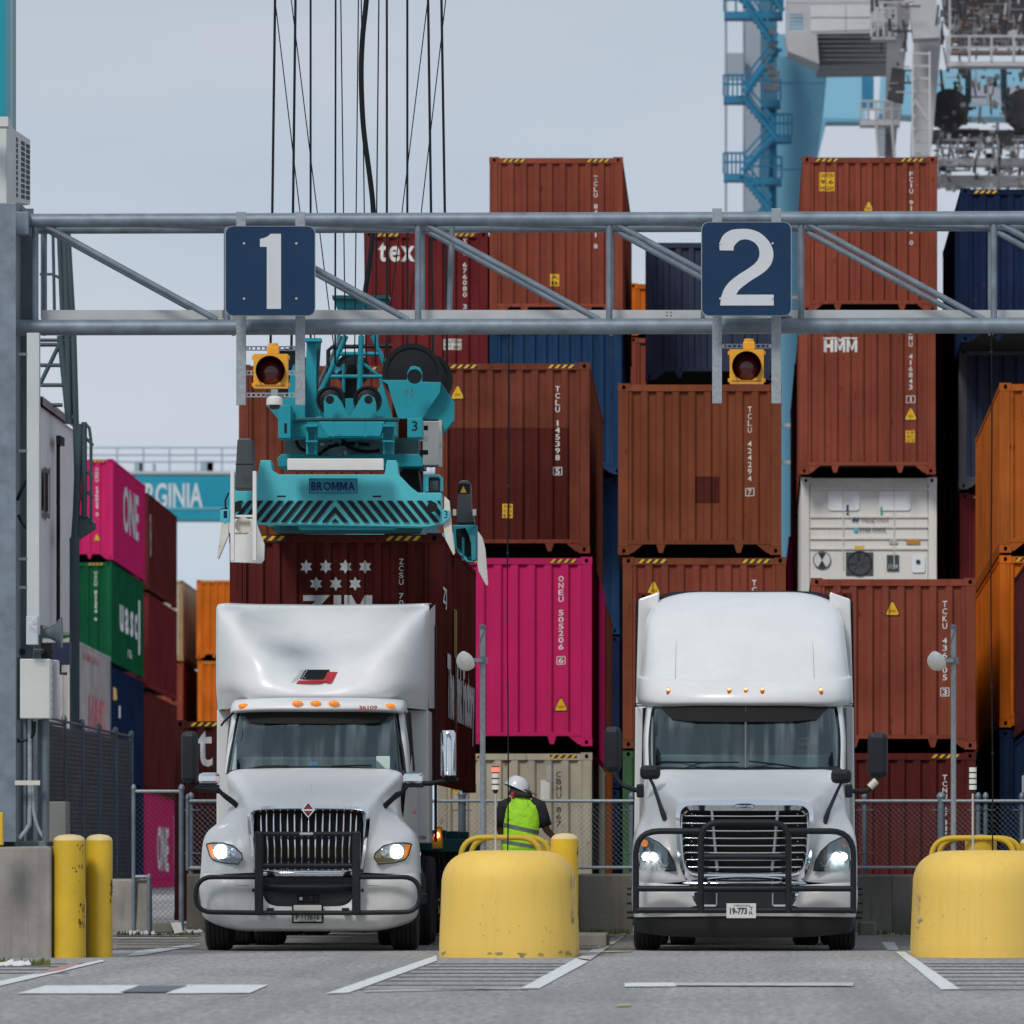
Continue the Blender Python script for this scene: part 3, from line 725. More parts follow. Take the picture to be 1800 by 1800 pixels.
# ---------------------------------------------------------------- ground
def asphalt(name, c, crack=.5):
    m = bpy.data.materials.new(name); m.use_nodes = True
    n, l = m.node_tree.nodes, m.node_tree.links; b = n['Principled BSDF']; b.inputs['Roughness'].default_value = .85
    b.inputs['Specular IOR Level'].default_value = .08
    t = n.new('ShaderNodeTexCoord')
    def noise(sc, d, r=.6, scale=(1, 1, 1)):
        mp_ = n.new('ShaderNodeMapping'); mp_.inputs['Scale'].default_value = scale
        q = n.new('ShaderNodeTexNoise'); q.inputs['Scale'].default_value = sc; q.inputs['Detail'].default_value = d; q.inputs['Roughness'].default_value = r
        l.new(t.outputs['Object'], mp_.inputs[0]); l.new(mp_.outputs[0], q.inputs['Vector']); return q.outputs['Fac']
    def rmp(f, a, b_):
        q = n.new('ShaderNodeMapRange'); q.inputs[1].default_value = a; q.inputs[2].default_value = b_; l.new(f, q.inputs[0]); return q.outputs[0]
    def mixc(f, a, bb):
        q = n.new('ShaderNodeMixRGB'); l.new(f, q.inputs['Fac'])
        for i, x in ((1, a), (2, bb)):
            if isinstance(x, tuple): q.inputs[i].default_value = (*x, 1)
            else: l.new(x, q.inputs[i])
        return q.outputs[0]
    base = mixc(rmp(noise(.5, 6, .6, (1, .15, 1)), .35, .65), tuple(x * .84 for x in c), tuple(x * 1.10 for x in c))
    base = mixc(rmp(noise(30, 4, .8, (1, .25, 1)), .38, .62), base, tuple(x * .66 for x in c)) if False else base
    fine = rmp(noise(16, 6, .85, (1, .16, 1)), .36, .64)
    mm = n.new('ShaderNodeMixRGB'); mm.blend_type = 'OVERLAY'; mm.inputs['Fac'].default_value = .5
    l.new(base, mm.inputs[1]); l.new(fine, mm.inputs[2]); base = mm.outputs[0]
    # dark specks and oil marks
    sp = rmp(noise(5, 6, .75, (1, .2, 1)), .66, .72); base = mixc(sp, base, tuple(x * .55 for x in c))
    oil = rmp(noise(.8, 5, .6, (1, .2, 1)), .60, .72); q = n.new('ShaderNodeMath'); q.operation = 'MULTIPLY'; q.inputs[1].default_value = .35
    l.new(oil, q.inputs[0]); base = mixc(q.outputs[0], base, tuple(x * .5 for x in c))
    trk = rmp(noise(1.1, 3, .5, (1, .012, 1)), .5, .68); q = n.new('ShaderNodeMath'); q.operation = 'MULTIPLY'; q.inputs[1].default_value = .5
    l.new(trk, q.inputs[0]); base = mixc(q.outputs[0], base, tuple(x * .55 for x in c))
    pat = rmp(noise(.28, 2, .4, (1, .3, 1)), .53, .545); q = n.new('ShaderNodeMath'); q.operation = 'MULTIPLY'; q.inputs[1].default_value = .14
    l.new(pat, q.inputs[0]); base = mixc(q.outputs[0], base, tuple(x * 1.35 for x in c))
    l.new(base, b.inputs['Base Color'])
    bn = n.new('ShaderNodeBump'); bn.inputs['Strength'].default_value = .5; bn.inputs['Distance'].default_value = .006
    l.new(noise(160, 5, .8), bn.inputs['Height']); l.new(bn.outputs[0], b.inputs['Normal'])
    return m
ASP = asphalt('worn_asphalt', (.318, .315, .312))
ASP2 = asphalt('dusty_concrete_apron', (.24, .225, .20))
b = MB(); b.add([(-400, -60, 0), (400, -60, 0), (400, 1500, 0), (-400, 1500, 0)], [(0, 1, 2, 3)])
tag(b.build('ground', ASP, base=(0, 0, 0)), kind='structure')
b = MB(); b.add([(-30, 88.5, .004), (20, 88.5, .004), (20, 105.5, .004), (-30, 105.5, .004)], [(0, 1, 2, 3)])
tag(b.build('apron', ASP2, base=(0, 0, 0)), kind='structure')
# ---- painted markings
def paint_mat(name, c, wear):
    m = bpy.data.materials.new(name); m.use_nodes = True
    n, l = m.node_tree.nodes, m.node_tree.links; b_ = n['Principled BSDF']; b_.inputs['Roughness'].default_value = .7
    t = n.new('ShaderNodeTexCoord'); q = n.new('ShaderNodeTexNoise'); q.inputs['Scale'].default_value = 9; q.inputs['Detail'].default_value = 9; q.inputs['Roughness'].default_value = .8
    mp_ = n.new('ShaderNodeMapping'); mp_.inputs['Scale'].default_value = (1, .25, 1)
    l.new(t.outputs['Object'], mp_.inputs[0]); l.new(mp_.outputs[0], q.inputs['Vector'])
    r_ = n.new('ShaderNodeMapRange'); r_.inputs[1].default_value = wear; r_.inputs[2].default_value = wear + .12; l.new(q.outputs['Fac'], r_.inputs[0])
    x = n.new('ShaderNodeMixRGB'); x.inputs[1].default_value = (*c, 1); x.inputs[2].default_value = (.30, .30, .30, 1); l.new(r_.outputs[0], x.inputs[0])
    l.new(x.outputs[0], b_.inputs['Base Color']); return m
PW = paint_mat('white_road_paint', (.66, .67, .66), .535)
PWo = paint_mat('worn_white_road_paint', (.50, .50, .49), .50)
PY = paint_mat('worn_yellow_road_paint', (.42, .38, .12), .46)
GRV = mat('groove_dirt', (.235, .235, .23), .95, spec=.05)
RB = mat('worn_red_paint', (.42, .22, .19), .9, var=.2)
def road(name, pts, m, z=.008, label=None, rough=0):
    P = [G(x, y, 0) for x, y in pts]
    if rough:
        Q = []
        for i, p in enumerate(P):
            q = P[(i + 1) % len(P)]
            for k in range(6): Q.append(p.lerp(q, k / 6) + Vector((random.uniform(-rough, rough), random.uniform(-rough, rough), 0)))
        P = Q
    bm = bmesh.new(); f = bm.faces.new([bm.verts.new((p.x, p.y, 0)) for p in P]); f.normal_update(); bmesh.ops.triangulate(bm, faces=[f])
    me = bpy.data.meshes.new(name); bm.to_mesh(me); bm.free(); me.materials.append(m)
    o = bpy.data.objects.new(name, me); col.objects.link(o); o.location = (0, 0, z)
    tag(o, kind='structure')
    return o
road('road_marking', [(30, 1748), (80, 1734), (245, 1733), (214, 1748)], PW, rough=.0015)
road('road_marking', [(290, 1748), (330, 1732.5), (472, 1732.5), (440, 1747)], PW, rough=.0015)
road('dark_patch', [(210, 1746), (245, 1735), (330, 1735), (292, 1746)], mat('dark_tar', (.11, .125, .15), .8), z=.010, rough=.001)
road('road_marking', [(-40, 1744), (-40, 1734), (178, 1688.5), (184, 1691)], PW, rough=.002)
road('road_marking', [(222, 1682), (240, 1673), (350, 1659), (352, 1662), (250, 1680)], PWo, rough=.002)
road('red_marking', [(60, 1715), (120, 1696), (150, 1692), (110, 1706)], RB, z=.011, rough=.002)
road('road_marking', [(573, 1748), (612, 1747), (768, 1690), (768, 1680)], PW, rough=.002)
road('road_marking', [(915, 1739), (948, 1739), (1035, 1691), (1012, 1686)], PW, rough=.002)
road('road_marking', [(1015, 1686), (1038, 1689), (1098, 1647), (1085, 1646)], PWo, z=.012, rough=.002)
road('road_marking', [(1098, 1736), (1098, 1729), (1185, 1728.5), (1190, 1735.5)], PW, rough=.001)
road('road_marking', [(1187, 1734.5), (1187, 1730), (1500, 1729.5), (1500, 1735.5)], PWo, z=.012, rough=.0008)
road('road_marking', [(1655, 1741), (1687, 1740), (1612, 1688), (1590, 1674), (1574, 1674)], PW, rough=.002)
road('road_marking', [(1549, 1657), (1572, 1657), (1580, 1671), (1560, 1671)], PWo, rough=.0015)
road('road_marking', [(-60, 1649), (330, 1649), (330, 1650.3), (-60, 1650.3)], PWo)
road('yellow_marking', [(1040, 1676), (1052, 1673), (1110, 1672), (1110, 1674)], PY, rough=.002)
road('yellow_marking', [(1085, 1771), (1085, 1767), (1108, 1766), (1108, 1770)], PY, rough=.002)
for (xa, xb, ya, yb, sl) in ((640, 950, 1694, 1746, 1.9), (1622, 1900, 1694, 1742, 0), (-60, 120, 1694, 1712, 0)):
    y = ya; k = 0
    while y < yb:
        x0 = xa if not sl else 762 - (y - 1687) * 2.75; x1 = xb if not sl else 1018 - (y - 1690) * 1.75
        if sl == 0 and xa > 1000: x0 = 1600 + (y - 1680) * 1.15
        road('groove', [(x0, y + 1.1), (x0, y), (x1, y), (x1, y + 1.1)], GRV, z=.006)
        y += 5 + k * .5; k += 1
    y = ya + 3
    if sl: road('road_marking', [(640, 1745), (640, 1742), (930, 1737), (925, 1739)], PWo, z=.006)
for yy in (1641, 1646, 1651, 1656, 1661, 1667):
    road('groove', [(205, yy), (205, yy + .9), (350, yy + .9), (350, yy)], GRV, z=.012)
    road('groove', [(1005, yy), (1005, yy + .9), (1095 - (yy - 1640) * 1.5, yy + .9), (1098 - (yy - 1640) * 1.5, yy)], GRV, z=.014)
# cracks
def crack(pts, w=.02):
    P = [G(x, y) for x, y in pts]; Q = []
    for a, c in zip(P, P[1:]):
        for k in range(8): Q.append(a.lerp(c, k / 8) + Vector((random.uniform(-.03, .03), random.uniform(-.2, .2), 0)))
    Q.append(P[-1]); b = MB()
    for a, c in zip(Q, Q[1:]): b.add([(a.x - w, a.y, .016), (a.x + w, a.y, .016), (c.x + w, c.y, .016), (c.x - w, c.y, .016)], [(0, 1, 2, 3)])
    tag(b.build('crack', GRV), kind='structure')
crack([(1048, 1670), (1075, 1655), (1100, 1642)], .03); crack([(1560, 1655), (1650, 1652), (1720, 1655)], .02)
# low weeds along the barrier foot
wd = MB()
for (xa, xb, y0) in ((195, 352, 1645), (1036, 1108, 1642), (1510, 1625, 1643), (-20, 90, 1697)):
    for k in range(150):
        x = random.uniform(xa, xb)
        if random.random() < .4: x = xa + (xb - xa) * random.choice((.15, .3, .75, .9)) + random.gauss(0, 3)
        p = G(x, y0 + random.uniform(-.6, .8)); a = random.uniform(0, 6.28); h = random.uniform(.02, .09); w = random.uniform(.01, .03)
        d = Vector((math.cos(a), math.sin(a), 0)) * w
        wd.add([p - d, p + d, p + d * random.uniform(-2, 2) + Vector((0, 0, h))], [(0, 1, 2)])
tag(wd.build('weeds', mat('weed_green', (.10, .13, .03), .8, var=.5, vs=3), base=(0, 0, 0)), kind='stuff', label='patches of low weeds along the foot of the barriers', cat='weeds')

# ---------------------------------------------------------------- barrier wall, fence
def wall_seg(x0, x1, y0, y1, s, label, m=concd, dep=.35, name='concrete_barrier'):
    a = W(x0, y0, s); b = W(x1, y1, s); mb = MB(); z1 = a.z; Y = a.y
    n = max(2, int((b.x - a.x) / .5))
    prof = [(0, 0), (0, .08), (.02, .25), (.06, z1 - .03), (.09, z1), (dep - .09, z1), (dep - .06, z1 - .03), (dep, .08), (dep, 0)]
    V = []; Fc = []
    for i in range(n + 1):
        x = a.x + (b.x - a.x) * i / n
        V += [(x, Y + p + (random.uniform(-.004, .004) if k < 4 else 0), max(0, z)) for k, (p, z) in enumerate(prof)]
    k = len(prof)
    for i in range(n):
        for j in range(k - 1): Fc.append((i * k + j, (i + 1) * k + j, (i + 1) * k + j + 1, i * k + j + 1))
    Fc += [tuple(range(k)), tuple(reversed(range(n * k, n * k + k)))]
    mb.add(V, Fc)
    return tag(mb.build(name, m), label, 'concrete barrier', 'concrete barriers under the fence')
wall_seg(328, 740, 1536, 1640, 130, 'damp concrete barrier behind the left truck')
wall_seg(742, 1112, 1536, 1640, 130, 'damp concrete barrier between the two trucks below the worker')
wall_seg(1114, 1500, 1536, 1640, 130, 'damp concrete barrier hidden behind the right truck')
wall_seg(1502, 1568, 1537, 1640, 130, 'stained concrete barrier beside the right truck')
wall_seg(1569, 1660, 1537, 1640, 130, 'stained concrete barrier left of the right yellow island nose')
wall_seg(1662, 1990, 1537, 1640, 130, 'concrete barrier at the right picture edge')
b = MB().pb(1509, 1620, 1540, 1646, 134, .4); tag(b.build('concrete_block', concd, bevel=.03), 'small concrete block beside the right truck wheel', 'concrete block')
wall_seg(196, 262, 1545, 1642, 131, 'grey concrete barrier end behind the yellow posts', m=conc, dep=.6)
b = MB(); b.pp([(270, 1622), (303, 1621), (304, 1640), (271, 1641)], 138, .5); tag(b.build('concrete_block', concd, bevel=.02), 'low concrete kerb piece beside the gate post', 'concrete block')

def chainlink(p0, p1, z0, z1, pitch=.073, r=.0034, m=None, parent=None):
    """zigzag wires between two ground points"""
    p0 = Vector(p0); p1 = Vector(p1); L = (p1 - p0).length; d = (p1 - p0) / L; nb = int(L / pitch); mb = MB(); h = pitch * 1.0
    perp = Vector((-d.y, d.x, 0))
    nz_ = int((z1 - z0) / (h / 2))
    for i in range(nb * 2 - 1):
        x = (i / 2) * pitch; 
        for sgn in (0,):
            V = []
            for j in range(nz_ + 1):
                off = (j + (i % 2)) % 2
                xx = x + (pitch / 2 if off else 0)
                c = p0 + d * xx; z = z0 + j * h / 2
                wob = perp * (.003 if off else -.003)
                for k in range(3):
                    a = 2.0944 * k
                    V.append(c + wob + d * (r * math.cos(a)) + perp * (r * math.sin(a)) + Vector((0, 0, z)))
            Fc = [(j * 3 + k, j * 3 + (k + 1) % 3, j * 3 + 3 + (k + 1) % 3, j * 3 + 3 + k) for j in range(nz_) for k in range(3)]
            mb.add(V, Fc)
    o = mb.build('chain_link_mesh', m or galvd, parent); o['kind'] = 'stuff'; return o
def vpost(mb, x, y, z0, z1, r, capr=None):
    mb.tube([(x, y, z0), (x, y, z1)], r, 10)
    mb.lathe([(r * 1.2, 0), (r * 1.2, .03), (r * .8, .06), (r * .2, .075)], (x, y, z1), 'z', 10)
f1 = thing('chain_link_fence', 'galvanised chain link fence on the concrete barriers behind the trucks', 'fence', W(1000, 1536, 128))
s = 128.5; y_ = sY(s)
def fx(px): return (px - HX) / s
def fz(py): return (HY - py) / s + CH
for px0, px1 in ((330, 735), (742, 1648), (1656, 1990)):
    for py in (1408, 1525):
        MB().tube([(fx(px0), y_, fz(py)), (fx(px1), y_, fz(py))], .022, 8).build('rail', galvl, f1, smooth=40)
chainlink((fx(332), y_ + .03, 0), (fx(1990), y_ + .03, 0), fz(1527), fz(1408), parent=f1, m=galvl)
for px in (335, 560, 812, 1110, 1310, 1520, 1655, 1720, 1733, 1797, 1940):
    b = MB(); vpost(b, fx(px), y_ + .05, fz(1536), fz(1402 if px != 812 else 1398), .035 if px not in (812, 1655) else .055); b.build('post', galv, f1, smooth=40)
    for py in (1424, 1500): MB().tube([(fx(px) - .13, y_ + .02, fz(py)), (fx(px) + .13, y_ + .02, fz(py))], .008, 5).build('band', galv, f1)
# gate frame at the left
f2 = thing('chain_link_gate', 'chain link gate frame standing in front of the magenta container', 'gate', W(275, 1640, 131))
s = 131; y_ = sY(s)
for px, t_, bt in ((235, 1388, 1640), (319, 1388, 1636), (262, 1545, 1636), (330, 1405, 1530)):
    b = MB(); vpost(b, fx(px), y_, fz(bt), fz(t_), .030 if px != 319 else .037); b.build('post', galv, f2, smooth=40)
for a, c in (((235, 1391), (319, 1391)), ((235, 1541), (262, 1541)), ((330, 1408), (388, 1408)), ((330, 1526), (388, 1526))):
    MB().tube([(fx(a[0]), y_, fz(a[1])), (fx(c[0]), y_, fz(c[1]))], .022, 8).build('rail', galvl, f2, smooth=40)
chainlink((fx(236), y_ + .03, 0), (fx(318), y_ + .03, 0), fz(1543), fz(1391), parent=f2)
chainlink((fx(262), y_ + .03, 0), (fx(318), y_ + .03, 0), fz(1625), fz(1545), parent=f2)
# tall slatted privacy fence running back on the left
f3 = thing('privacy_fence', 'tall dark slatted privacy fence on the left, running away from the camera', 'fence', W(150, 1545, 118))
A = W(84, 1268, 108 * 1.06); Bp = W(230, 1292, 121)
A = Vector(((80 - HX) / 131., F / 131., 0)); Bp = Vector(((231 - HX) / 119., F / 119., 0))
za, zb = (HY - 1258) / 131. + CH, (HY - 1293) / 119. + CH
zlo = .45
npan = 5
privm = mat('dark_privacy_slats', (.085, .105, .125), .6, var=.35, vs=3)
for i in range(npan + 1):
    t = i / npan; p = A.lerp(Bp, t); zt = za + (zb - za) * t
    b = MB(); vpost(b, p.x, p.y, zlo, zt, .035); b.build('post', galvd, f3, smooth=40)
b = MB(); nsl = 62
d_ = (Bp - A); 
for i in range(npan):
    p = A.lerp(Bp, i / npan); q = A.lerp(Bp, (i + 1) / npan)
    zt0 = za + (zb - za) * i / npan - .04; zt1 = za + (zb - za) * (i + 1) / npan - .04
    for k in range(int((zt0 - zlo) / .062)):
        z = zlo + k * .062
        if z > min(zt0, zt1) - .04: break
        b.add([(p.x, p.y, z), (q.x, q.y, z), (q.x, q.y, z + .042), (p.x, p.y, z + .042)], [(0, 1, 2, 3)])
        b.tube([(p.x, p.y - .01, z + .05), (q.x, q.y - .01, z + .05)], .005, 3)
o = b.build('slat', privm, f3); o['kind'] = 'stuff'
b = MB(); nv = 46
for i in range(nv):
    p = A.lerp(Bp, i / nv); zt = za + (zb - za) * i / nv - .05
    b.tube([(p.x, p.y - .015, zlo), (p.x, p.y - .015, zt)], .004, 3)
o = b.build('wire', galvd, f3); o['kind'] = 'stuff'
MB().add([(A.x - .05, A.y + .0, zlo), (Bp.x - .05, Bp.y + .0, zlo), (Bp.x - .05, Bp.y + .0, zb - .1), (A.x - .05, A.y + .0, za - .1)], [(0, 1, 2, 3)]).build('screen_cloth', mat('screen_cloth', (.014, .02, .026), .9), f3)
for k in range(1):
    MB().tube([(A.x, A.y, za - .02), (Bp.x, Bp.y, zb - .02)], .02, 6).build('rail', galvd, f3)
    MB().tube([(A.x, A.y, zlo), (Bp.x, Bp.y, zlo)], .02, 6).build('rail', galvd, f3)
# litter by the gate
lm = mat('litter_white', (.6, .6, .6), .7)
def litter(px, py, w, label, m=lm):
    p = G(px, py); b = MB()
    for k in range(9):
        q = p + Vector((random.uniform(-w, w), random.uniform(-.1, .1), 0)); h = random.uniform(.02, .07); a = random.uniform(.02, .07)
        b.add([q + Vector((-a, 0, 0)), q + Vector((a, .02, h * .3)), q + Vector((a * .3, .05, h)), q + Vector((-a, .04, h * .7))], [(0, 1, 2, 3)])
    tag(b.build('litter', m), label, 'litter', 'scraps of litter on the ground')
litter(250, 1643, .16, 'white paper scraps on the ground behind the yellow posts'); litter(285, 1642, .09, 'pale scraps beside the low kerb piece')
litter(340, 1640, .1, 'white scrap beside the left truck tyre'); litter(22, 1698, .15, 'white scrap in front of the concrete block')
b = MB(); b.pp([(300, 1622), (318, 1621), (321, 1638), (307, 1641)], 138, .03); tag(b.build('board', lm), 'white board leaning beside the gate post', 'board')

# ---------------------------------------------------------------- yellow island noses, posts, hoops
def nose(pxl, pxr, top, base, s, label, hz=0):
    cx = ((pxl + pxr) / 2 - HX) / s; r = (pxr - pxl) / 2 / s; z1 = (HY - top) / s + CH; Yc = F / s + r
    prof = [(r * 1.0, 0), (r * 1.0, .12)]
    for k in range(9): prof.append((r * (1 - .004 * k), .12 + (z1 - .42 - .12) * k / 8))
    R0 = r * .968; q = .42
    for k in range(1, 11):
        a = R(90 * k / 10); prof.append((R0 - q + q * max(0, math.cos(a)) ** .82, z1 - q * .92 + q * .92 * math.sin(a) ** .82))
    prof.append((.02, z1 + .004))
    n = 56; V = []; Fc = []; L = 2.2
    for rr, z in prof:
        for j in range(n):
            a = 2 * math.pi * j / n; x, y = rr * math.cos(a), rr * math.sin(a)
            if y > 0: y += L
            V.append((cx + x, Yc + y, max(0, z)))
    k = len(prof)
    for i in range(k - 1):
        for j in range(n): Fc.append((i * n + j, i * n + (j + 1) % n, (i + 1) * n + (j + 1) % n, (i + 1) * n + j))
    Fc.append(tuple(range((k - 1) * n, k * n)))
    t = thing('island_nose', label, 'concrete island nose', (cx, Yc, 0), 'yellow concrete island noses')
    MB().add(V, Fc).build('concrete_body', yellow, t, smooth=60)
    return t, cx, Yc, r, z1
def scrape(t, cx, Yc, r, specs, m, name='scrape'):
    b = MB()
    for a, z, w, h in specs:
        n = 7; pts = []
        for k in range(n):
            an = 2 * math.pi * k / n; rr = random.uniform(.4, 1.1)
            da = a + math.cos(an) * w * rr / r; zz = z + math.sin(an) * h * rr
            pts.append((cx + (r + .003) * math.cos(da), Yc + (r + .003) * math.sin(da), zz))
        b.add(pts, [tuple(range(n))])
    return b.build(name, m, t)
t, cx, Yc, r, z1 = nose(767, 1009, 1495, 1687, 171, 'big yellow round-shouldered island nose between the two trucks')
rr_ = random.Random(3)
scrape(t, cx, Yc, r, [(R(-12 + rr_.uniform(-5, 5)), .50 + rr_.uniform(-.14, .34), rr_.uniform(.008, .022), rr_.uniform(.02, .07)) for k in range(20)], greyscr)
scrape(t, cx, Yc, r, [(R(rr_.uniform(-160, -20)), .02 + rr_.uniform(0, .04), rr_.uniform(.02, .09), .02) for k in range(13)], mat('base_grime', (.38, .28, .11), .9, var=.3), 'base_grime')
scrape(t, cx, Yc, r, [(R(-172 + rr_.uniform(-4, 4)), .50 + rr_.uniform(-.1, .1), .02, rr_.uniform(.01, .05)) for k in range(6)], greyscr)
scrape(t, cx, Yc, r, [(R(rr_.uniform(-150, -30)), rr_.uniform(.15, .75), .005, rr_.uniform(.006, .014)) for k in range(16)], yelrust)
t, cx, Yc, r, z1 = nose(1611, 1866, 1495, 1689, 171, 'big yellow round-shouldered island nose at the right picture edge')
scrape(t, cx, Yc, r, [(R(-168 + rr_.uniform(-4, 6)), .36 + rr_.uniform(-.05, .3), rr_.uniform(.01, .03), rr_.uniform(.015, .045)) for k in range(10)], greyscr)
scrape(t, cx, Yc, r, [(R(-158), .395, .06, .018), (R(-163), .38, .05, .02)], greyscr)
scrape(t, cx, Yc, r, [(R(rr_.uniform(-165, -80)), rr_.uniform(.15, .75), .005, rr_.uniform(.006, .014)) for k in range(12)], yelrust)
def ypost(px0, px1, top, base, s, label, specs=()):
    cx = ((px0 + px1) / 2 - HX) / s; r = (px1 - px0) / 2 / s; z1 = (HY - top) / s + CH; Y = F / s + r
    t = thing('bollard', label, 'bollard', (cx, Y, 0), 'yellow pipe bollards')
    MB().lathe([(r * 1.0, 0), (r, z1 - .06)], (cx, Y, 0), 'z', 32).build('pipe', yelpipe, t, smooth=50)
    MB().lathe([(r * .985, z1 - .06), (r * .93, z1 - .035), (r * .7, z1 - .01), (r * .35, z1 + .0), (.01, z1 + .004)], (cx, Y, 0), 'z', 32).build('concrete_cap', mat('pale_yellow_cap', (.70, .55, .28), .7, var=.1), t, smooth=60)
    if specs: scrape(t, cx, Y, r, specs, yelrust, 'rust_spot')
    return t
q = random.Random(5)
def sp(n, a0, a1, z0, z1, w=.02, h=.03): return [(R(q.uniform(a0, a1)), q.uniform(z0, z1), q.uniform(.004, w), q.uniform(.005, h)) for _ in range(n)]
ypost(91, 148, 1467, 1687, 171, 'thick yellow pipe bollard with rust spots, left one of the pair by the concrete block', sp(22, -50, -15, .3, .56) + sp(6, -75, -50, .6, .95) + sp(7, -60, -30, .9, 1.2, .015, .03))
ypost(149, 196, 1467, 1681, 170, 'yellow pipe bollard, right one of the pair by the concrete block', sp(14, -30, 0, .5, .8, .018, .04))
ypost(968, 1016, 1465, 1675, 166, 'rusty-topped yellow pipe bollard behind the middle island nose', sp(8, -20, 20, 1.05, 1.25, .04, .05) + sp(8, -30, 10, .2, .9))
ypost(1697, 1753, 1468, 1676, 163, 'yellow pipe bollard behind the right island nose')
ypost(1794, 1850, 1472, 1676, 163, 'yellow pipe bollard cut by the right picture edge')
def hoop(x0, x1, y0, y1, s, label, depth=.5):
    t = thing('guard_hoop', label, 'guard rail', W((x0 + x1) / 2, 1500, s) * 1, 'yellow tube guard hoops')
    a, c = W(x0, y0, s), W(x1, y1, s)
    for k in range(2):
        o_ = Vector((.09 * k, depth * k, 0))
        P = fillet([(a.x, a.y, .4), (a.x, a.y, a.z), (c.x, a.y, a.z), (c.x, a.y, .4)], .24, 7)
        MB().tube([Vector(p) + o_ for p in P], .031, 10).build('hoop', yelpipe, t, smooth=60)
hoop(810, 950, 1472, 1472, 163, 'double yellow tube hoop behind the middle island nose')
hoop(957, 962, 1481, 1478, 158, 'narrow yellow tube hoop beside the rusty-topped bollard', .2)
hoop(1637, 1783, 1473, 1473, 163, 'double yellow tube hoop behind the right island nose')
b = MB(); P = fillet([W(-40, 1426, 170), W(4, 1428, 170), W(5, 1486, 170)], .05); b.pb(-30, 1428, 5, 1486, 172.3, .1)
tag(b.build('yellow_cabinet', yelpipe, bevel=.01), 'yellow box edge at the left picture border above the concrete block', 'box')
# big block at the left
b = MB(); b.pp([(-70, 1490), (84, 1487), (90, 1492), (90, 1690), (-70, 1690)], 171, 1.6)
tag(b.build('concrete_block', conc, bevel=.025), 'large stained concrete block under the gantry column', 'concrete block')
# poles with round antennas
def pole(px, s, topy, side, label, dishlabel):
    X = (px - HX) / s; Y = F / s
    t = thing('pole', label, 'pole', (X, Y, 0), 'galvanised poles on the islands')
    z1 = (HY - topy) / s + CH
    MB().tube([(X, Y, 0), (X, Y, z1)], .029, 12).build('tube', galvl, t, smooth=50)
    MB().lathe([(.033, 0), (.033, .035), (.02, .05)], (X, Y, z1), 'z', 12).build('cap', galvd, t)
    MB().tube([(X + .03, Y - .03, z1), (X - .02, Y - .04, z1 - .1), (X - .06, Y - .05, z1 - .3), (X - .14, Y - .05, z1 - .36)], .005, 5).build('cable', galvd, t)
    zc = (HY - 1161) / s + CH; xc = X - .17 * 1.0
    d = thing('floodlight', dishlabel, 'antenna', (xc, Y - .06, zc), 'round white antennas on the poles')
    a = R(-38); b = MB()
    prof = [(.005, -.10), (.05, -.095), (.085, -.075), (.105, -.04), (.112, 0), (.108, .02), (.07, .045), (.03, .06)]
    b.lathe(prof, (0, 0, 0), 'x', 24)
    rot = Matrix.Rotation(a, 4, 'Y') @ Matrix.Rotation(R(25), 4, 'Z')
    b.v = [rot @ v + Vector((xc, Y - .06, zc)) for v in b.v]
    b.build('dish', offw, d, smooth=60)
    b = MB()
    for k in (-1, 0, 1):
        P = [(-.104 * math.cos(R(j * 12)) , .03 * k + 0, .1 * math.sin(R(j * 12))) for j in range(-6, 7)]
        b.tube([rot @ Vector((x * .98, y_ * 1.6, z)) + Vector((xc, Y - .06, zc)) for x, y_, z in P], .005, 5)
    b.build('rib', offw, d, smooth=60)
    MB().box((xc + .03, Y - .09, zc - .02), (X, Y - .03, zc + .02)).build('bracket', galvl, d)
    MB().box((X - .045, Y - .05, zc - .035), (X + .055, Y + .04, zc + .035)).build('clamp', galv, d)
pole(848.5, 162, 1106, -1, 'galvanised pole standing behind the middle island nose', 'round white antenna on the middle pole')
pole(1676, 162, 1106, -1, 'galvanised pole standing behind the right island nose', 'round white antenna on the right pole')
def stacklight(px, s, lit, label):
    X = (px - HX) / s; Y = F / s
    t = thing('signal_tower', label, 'stack light', (X, Y, 0), 'stack lights on thin rods')
    zr = (HY - 1388) / s + CH
    MB().tube([(X, Y, 0), (X, Y, zr)], .012, 8).build('rod', alu, t, smooth=60)
    MB().lathe([(.018, -.04), (.034, -.005), (.036, .0)], (X, Y, zr), 'z', 14).build('base', dark, t)
    z = zr
    for k in range(4):
        mm = lampr if (k == 3 and lit) else offw
        MB().lathe([(.040, 0), (.040, .050)], (X, Y, z), 'z', 16).build('lens', mm, t, smooth=50)
        MB().lathe([(.042, .050), (.042, .062)], (X, Y, z), 'z', 16).build('ring', dark, t)
        z += .0625
stacklight(871, 165, True, 'stack light with its top lens lit red, beside the worker')
stacklight(1710, 165, False, 'unlit white stack light behind the right island nose')
def hang(px0, px1, s, y0, y1, label):
    P = [W(px0 + (px1 - px0) * t + 1.2 * math.sin(t * 9), y0 + (y1 - y0) * t, s) for t in [i / 16 for i in range(17)]]
    t = thing('hanging_cable', label, 'cable', P[-1], 'black cables hanging from the gantry')
    MB().tube(P, .0085, 6).build('cable', black, t)
    b = MB()
    for p in P[1:-1:2]: b.box(p - Vector((.012, .012, .01)), p + Vector((.012, .012, .01)))
    b.build('cable_tie', dark, t)
hang(894, 892, 170, 560, 1500, 'black cable hanging from the gantry down to the middle island')
hang(1742, 1744, 170, 560, 1500, 'black cable hanging from the gantry down to the right island')

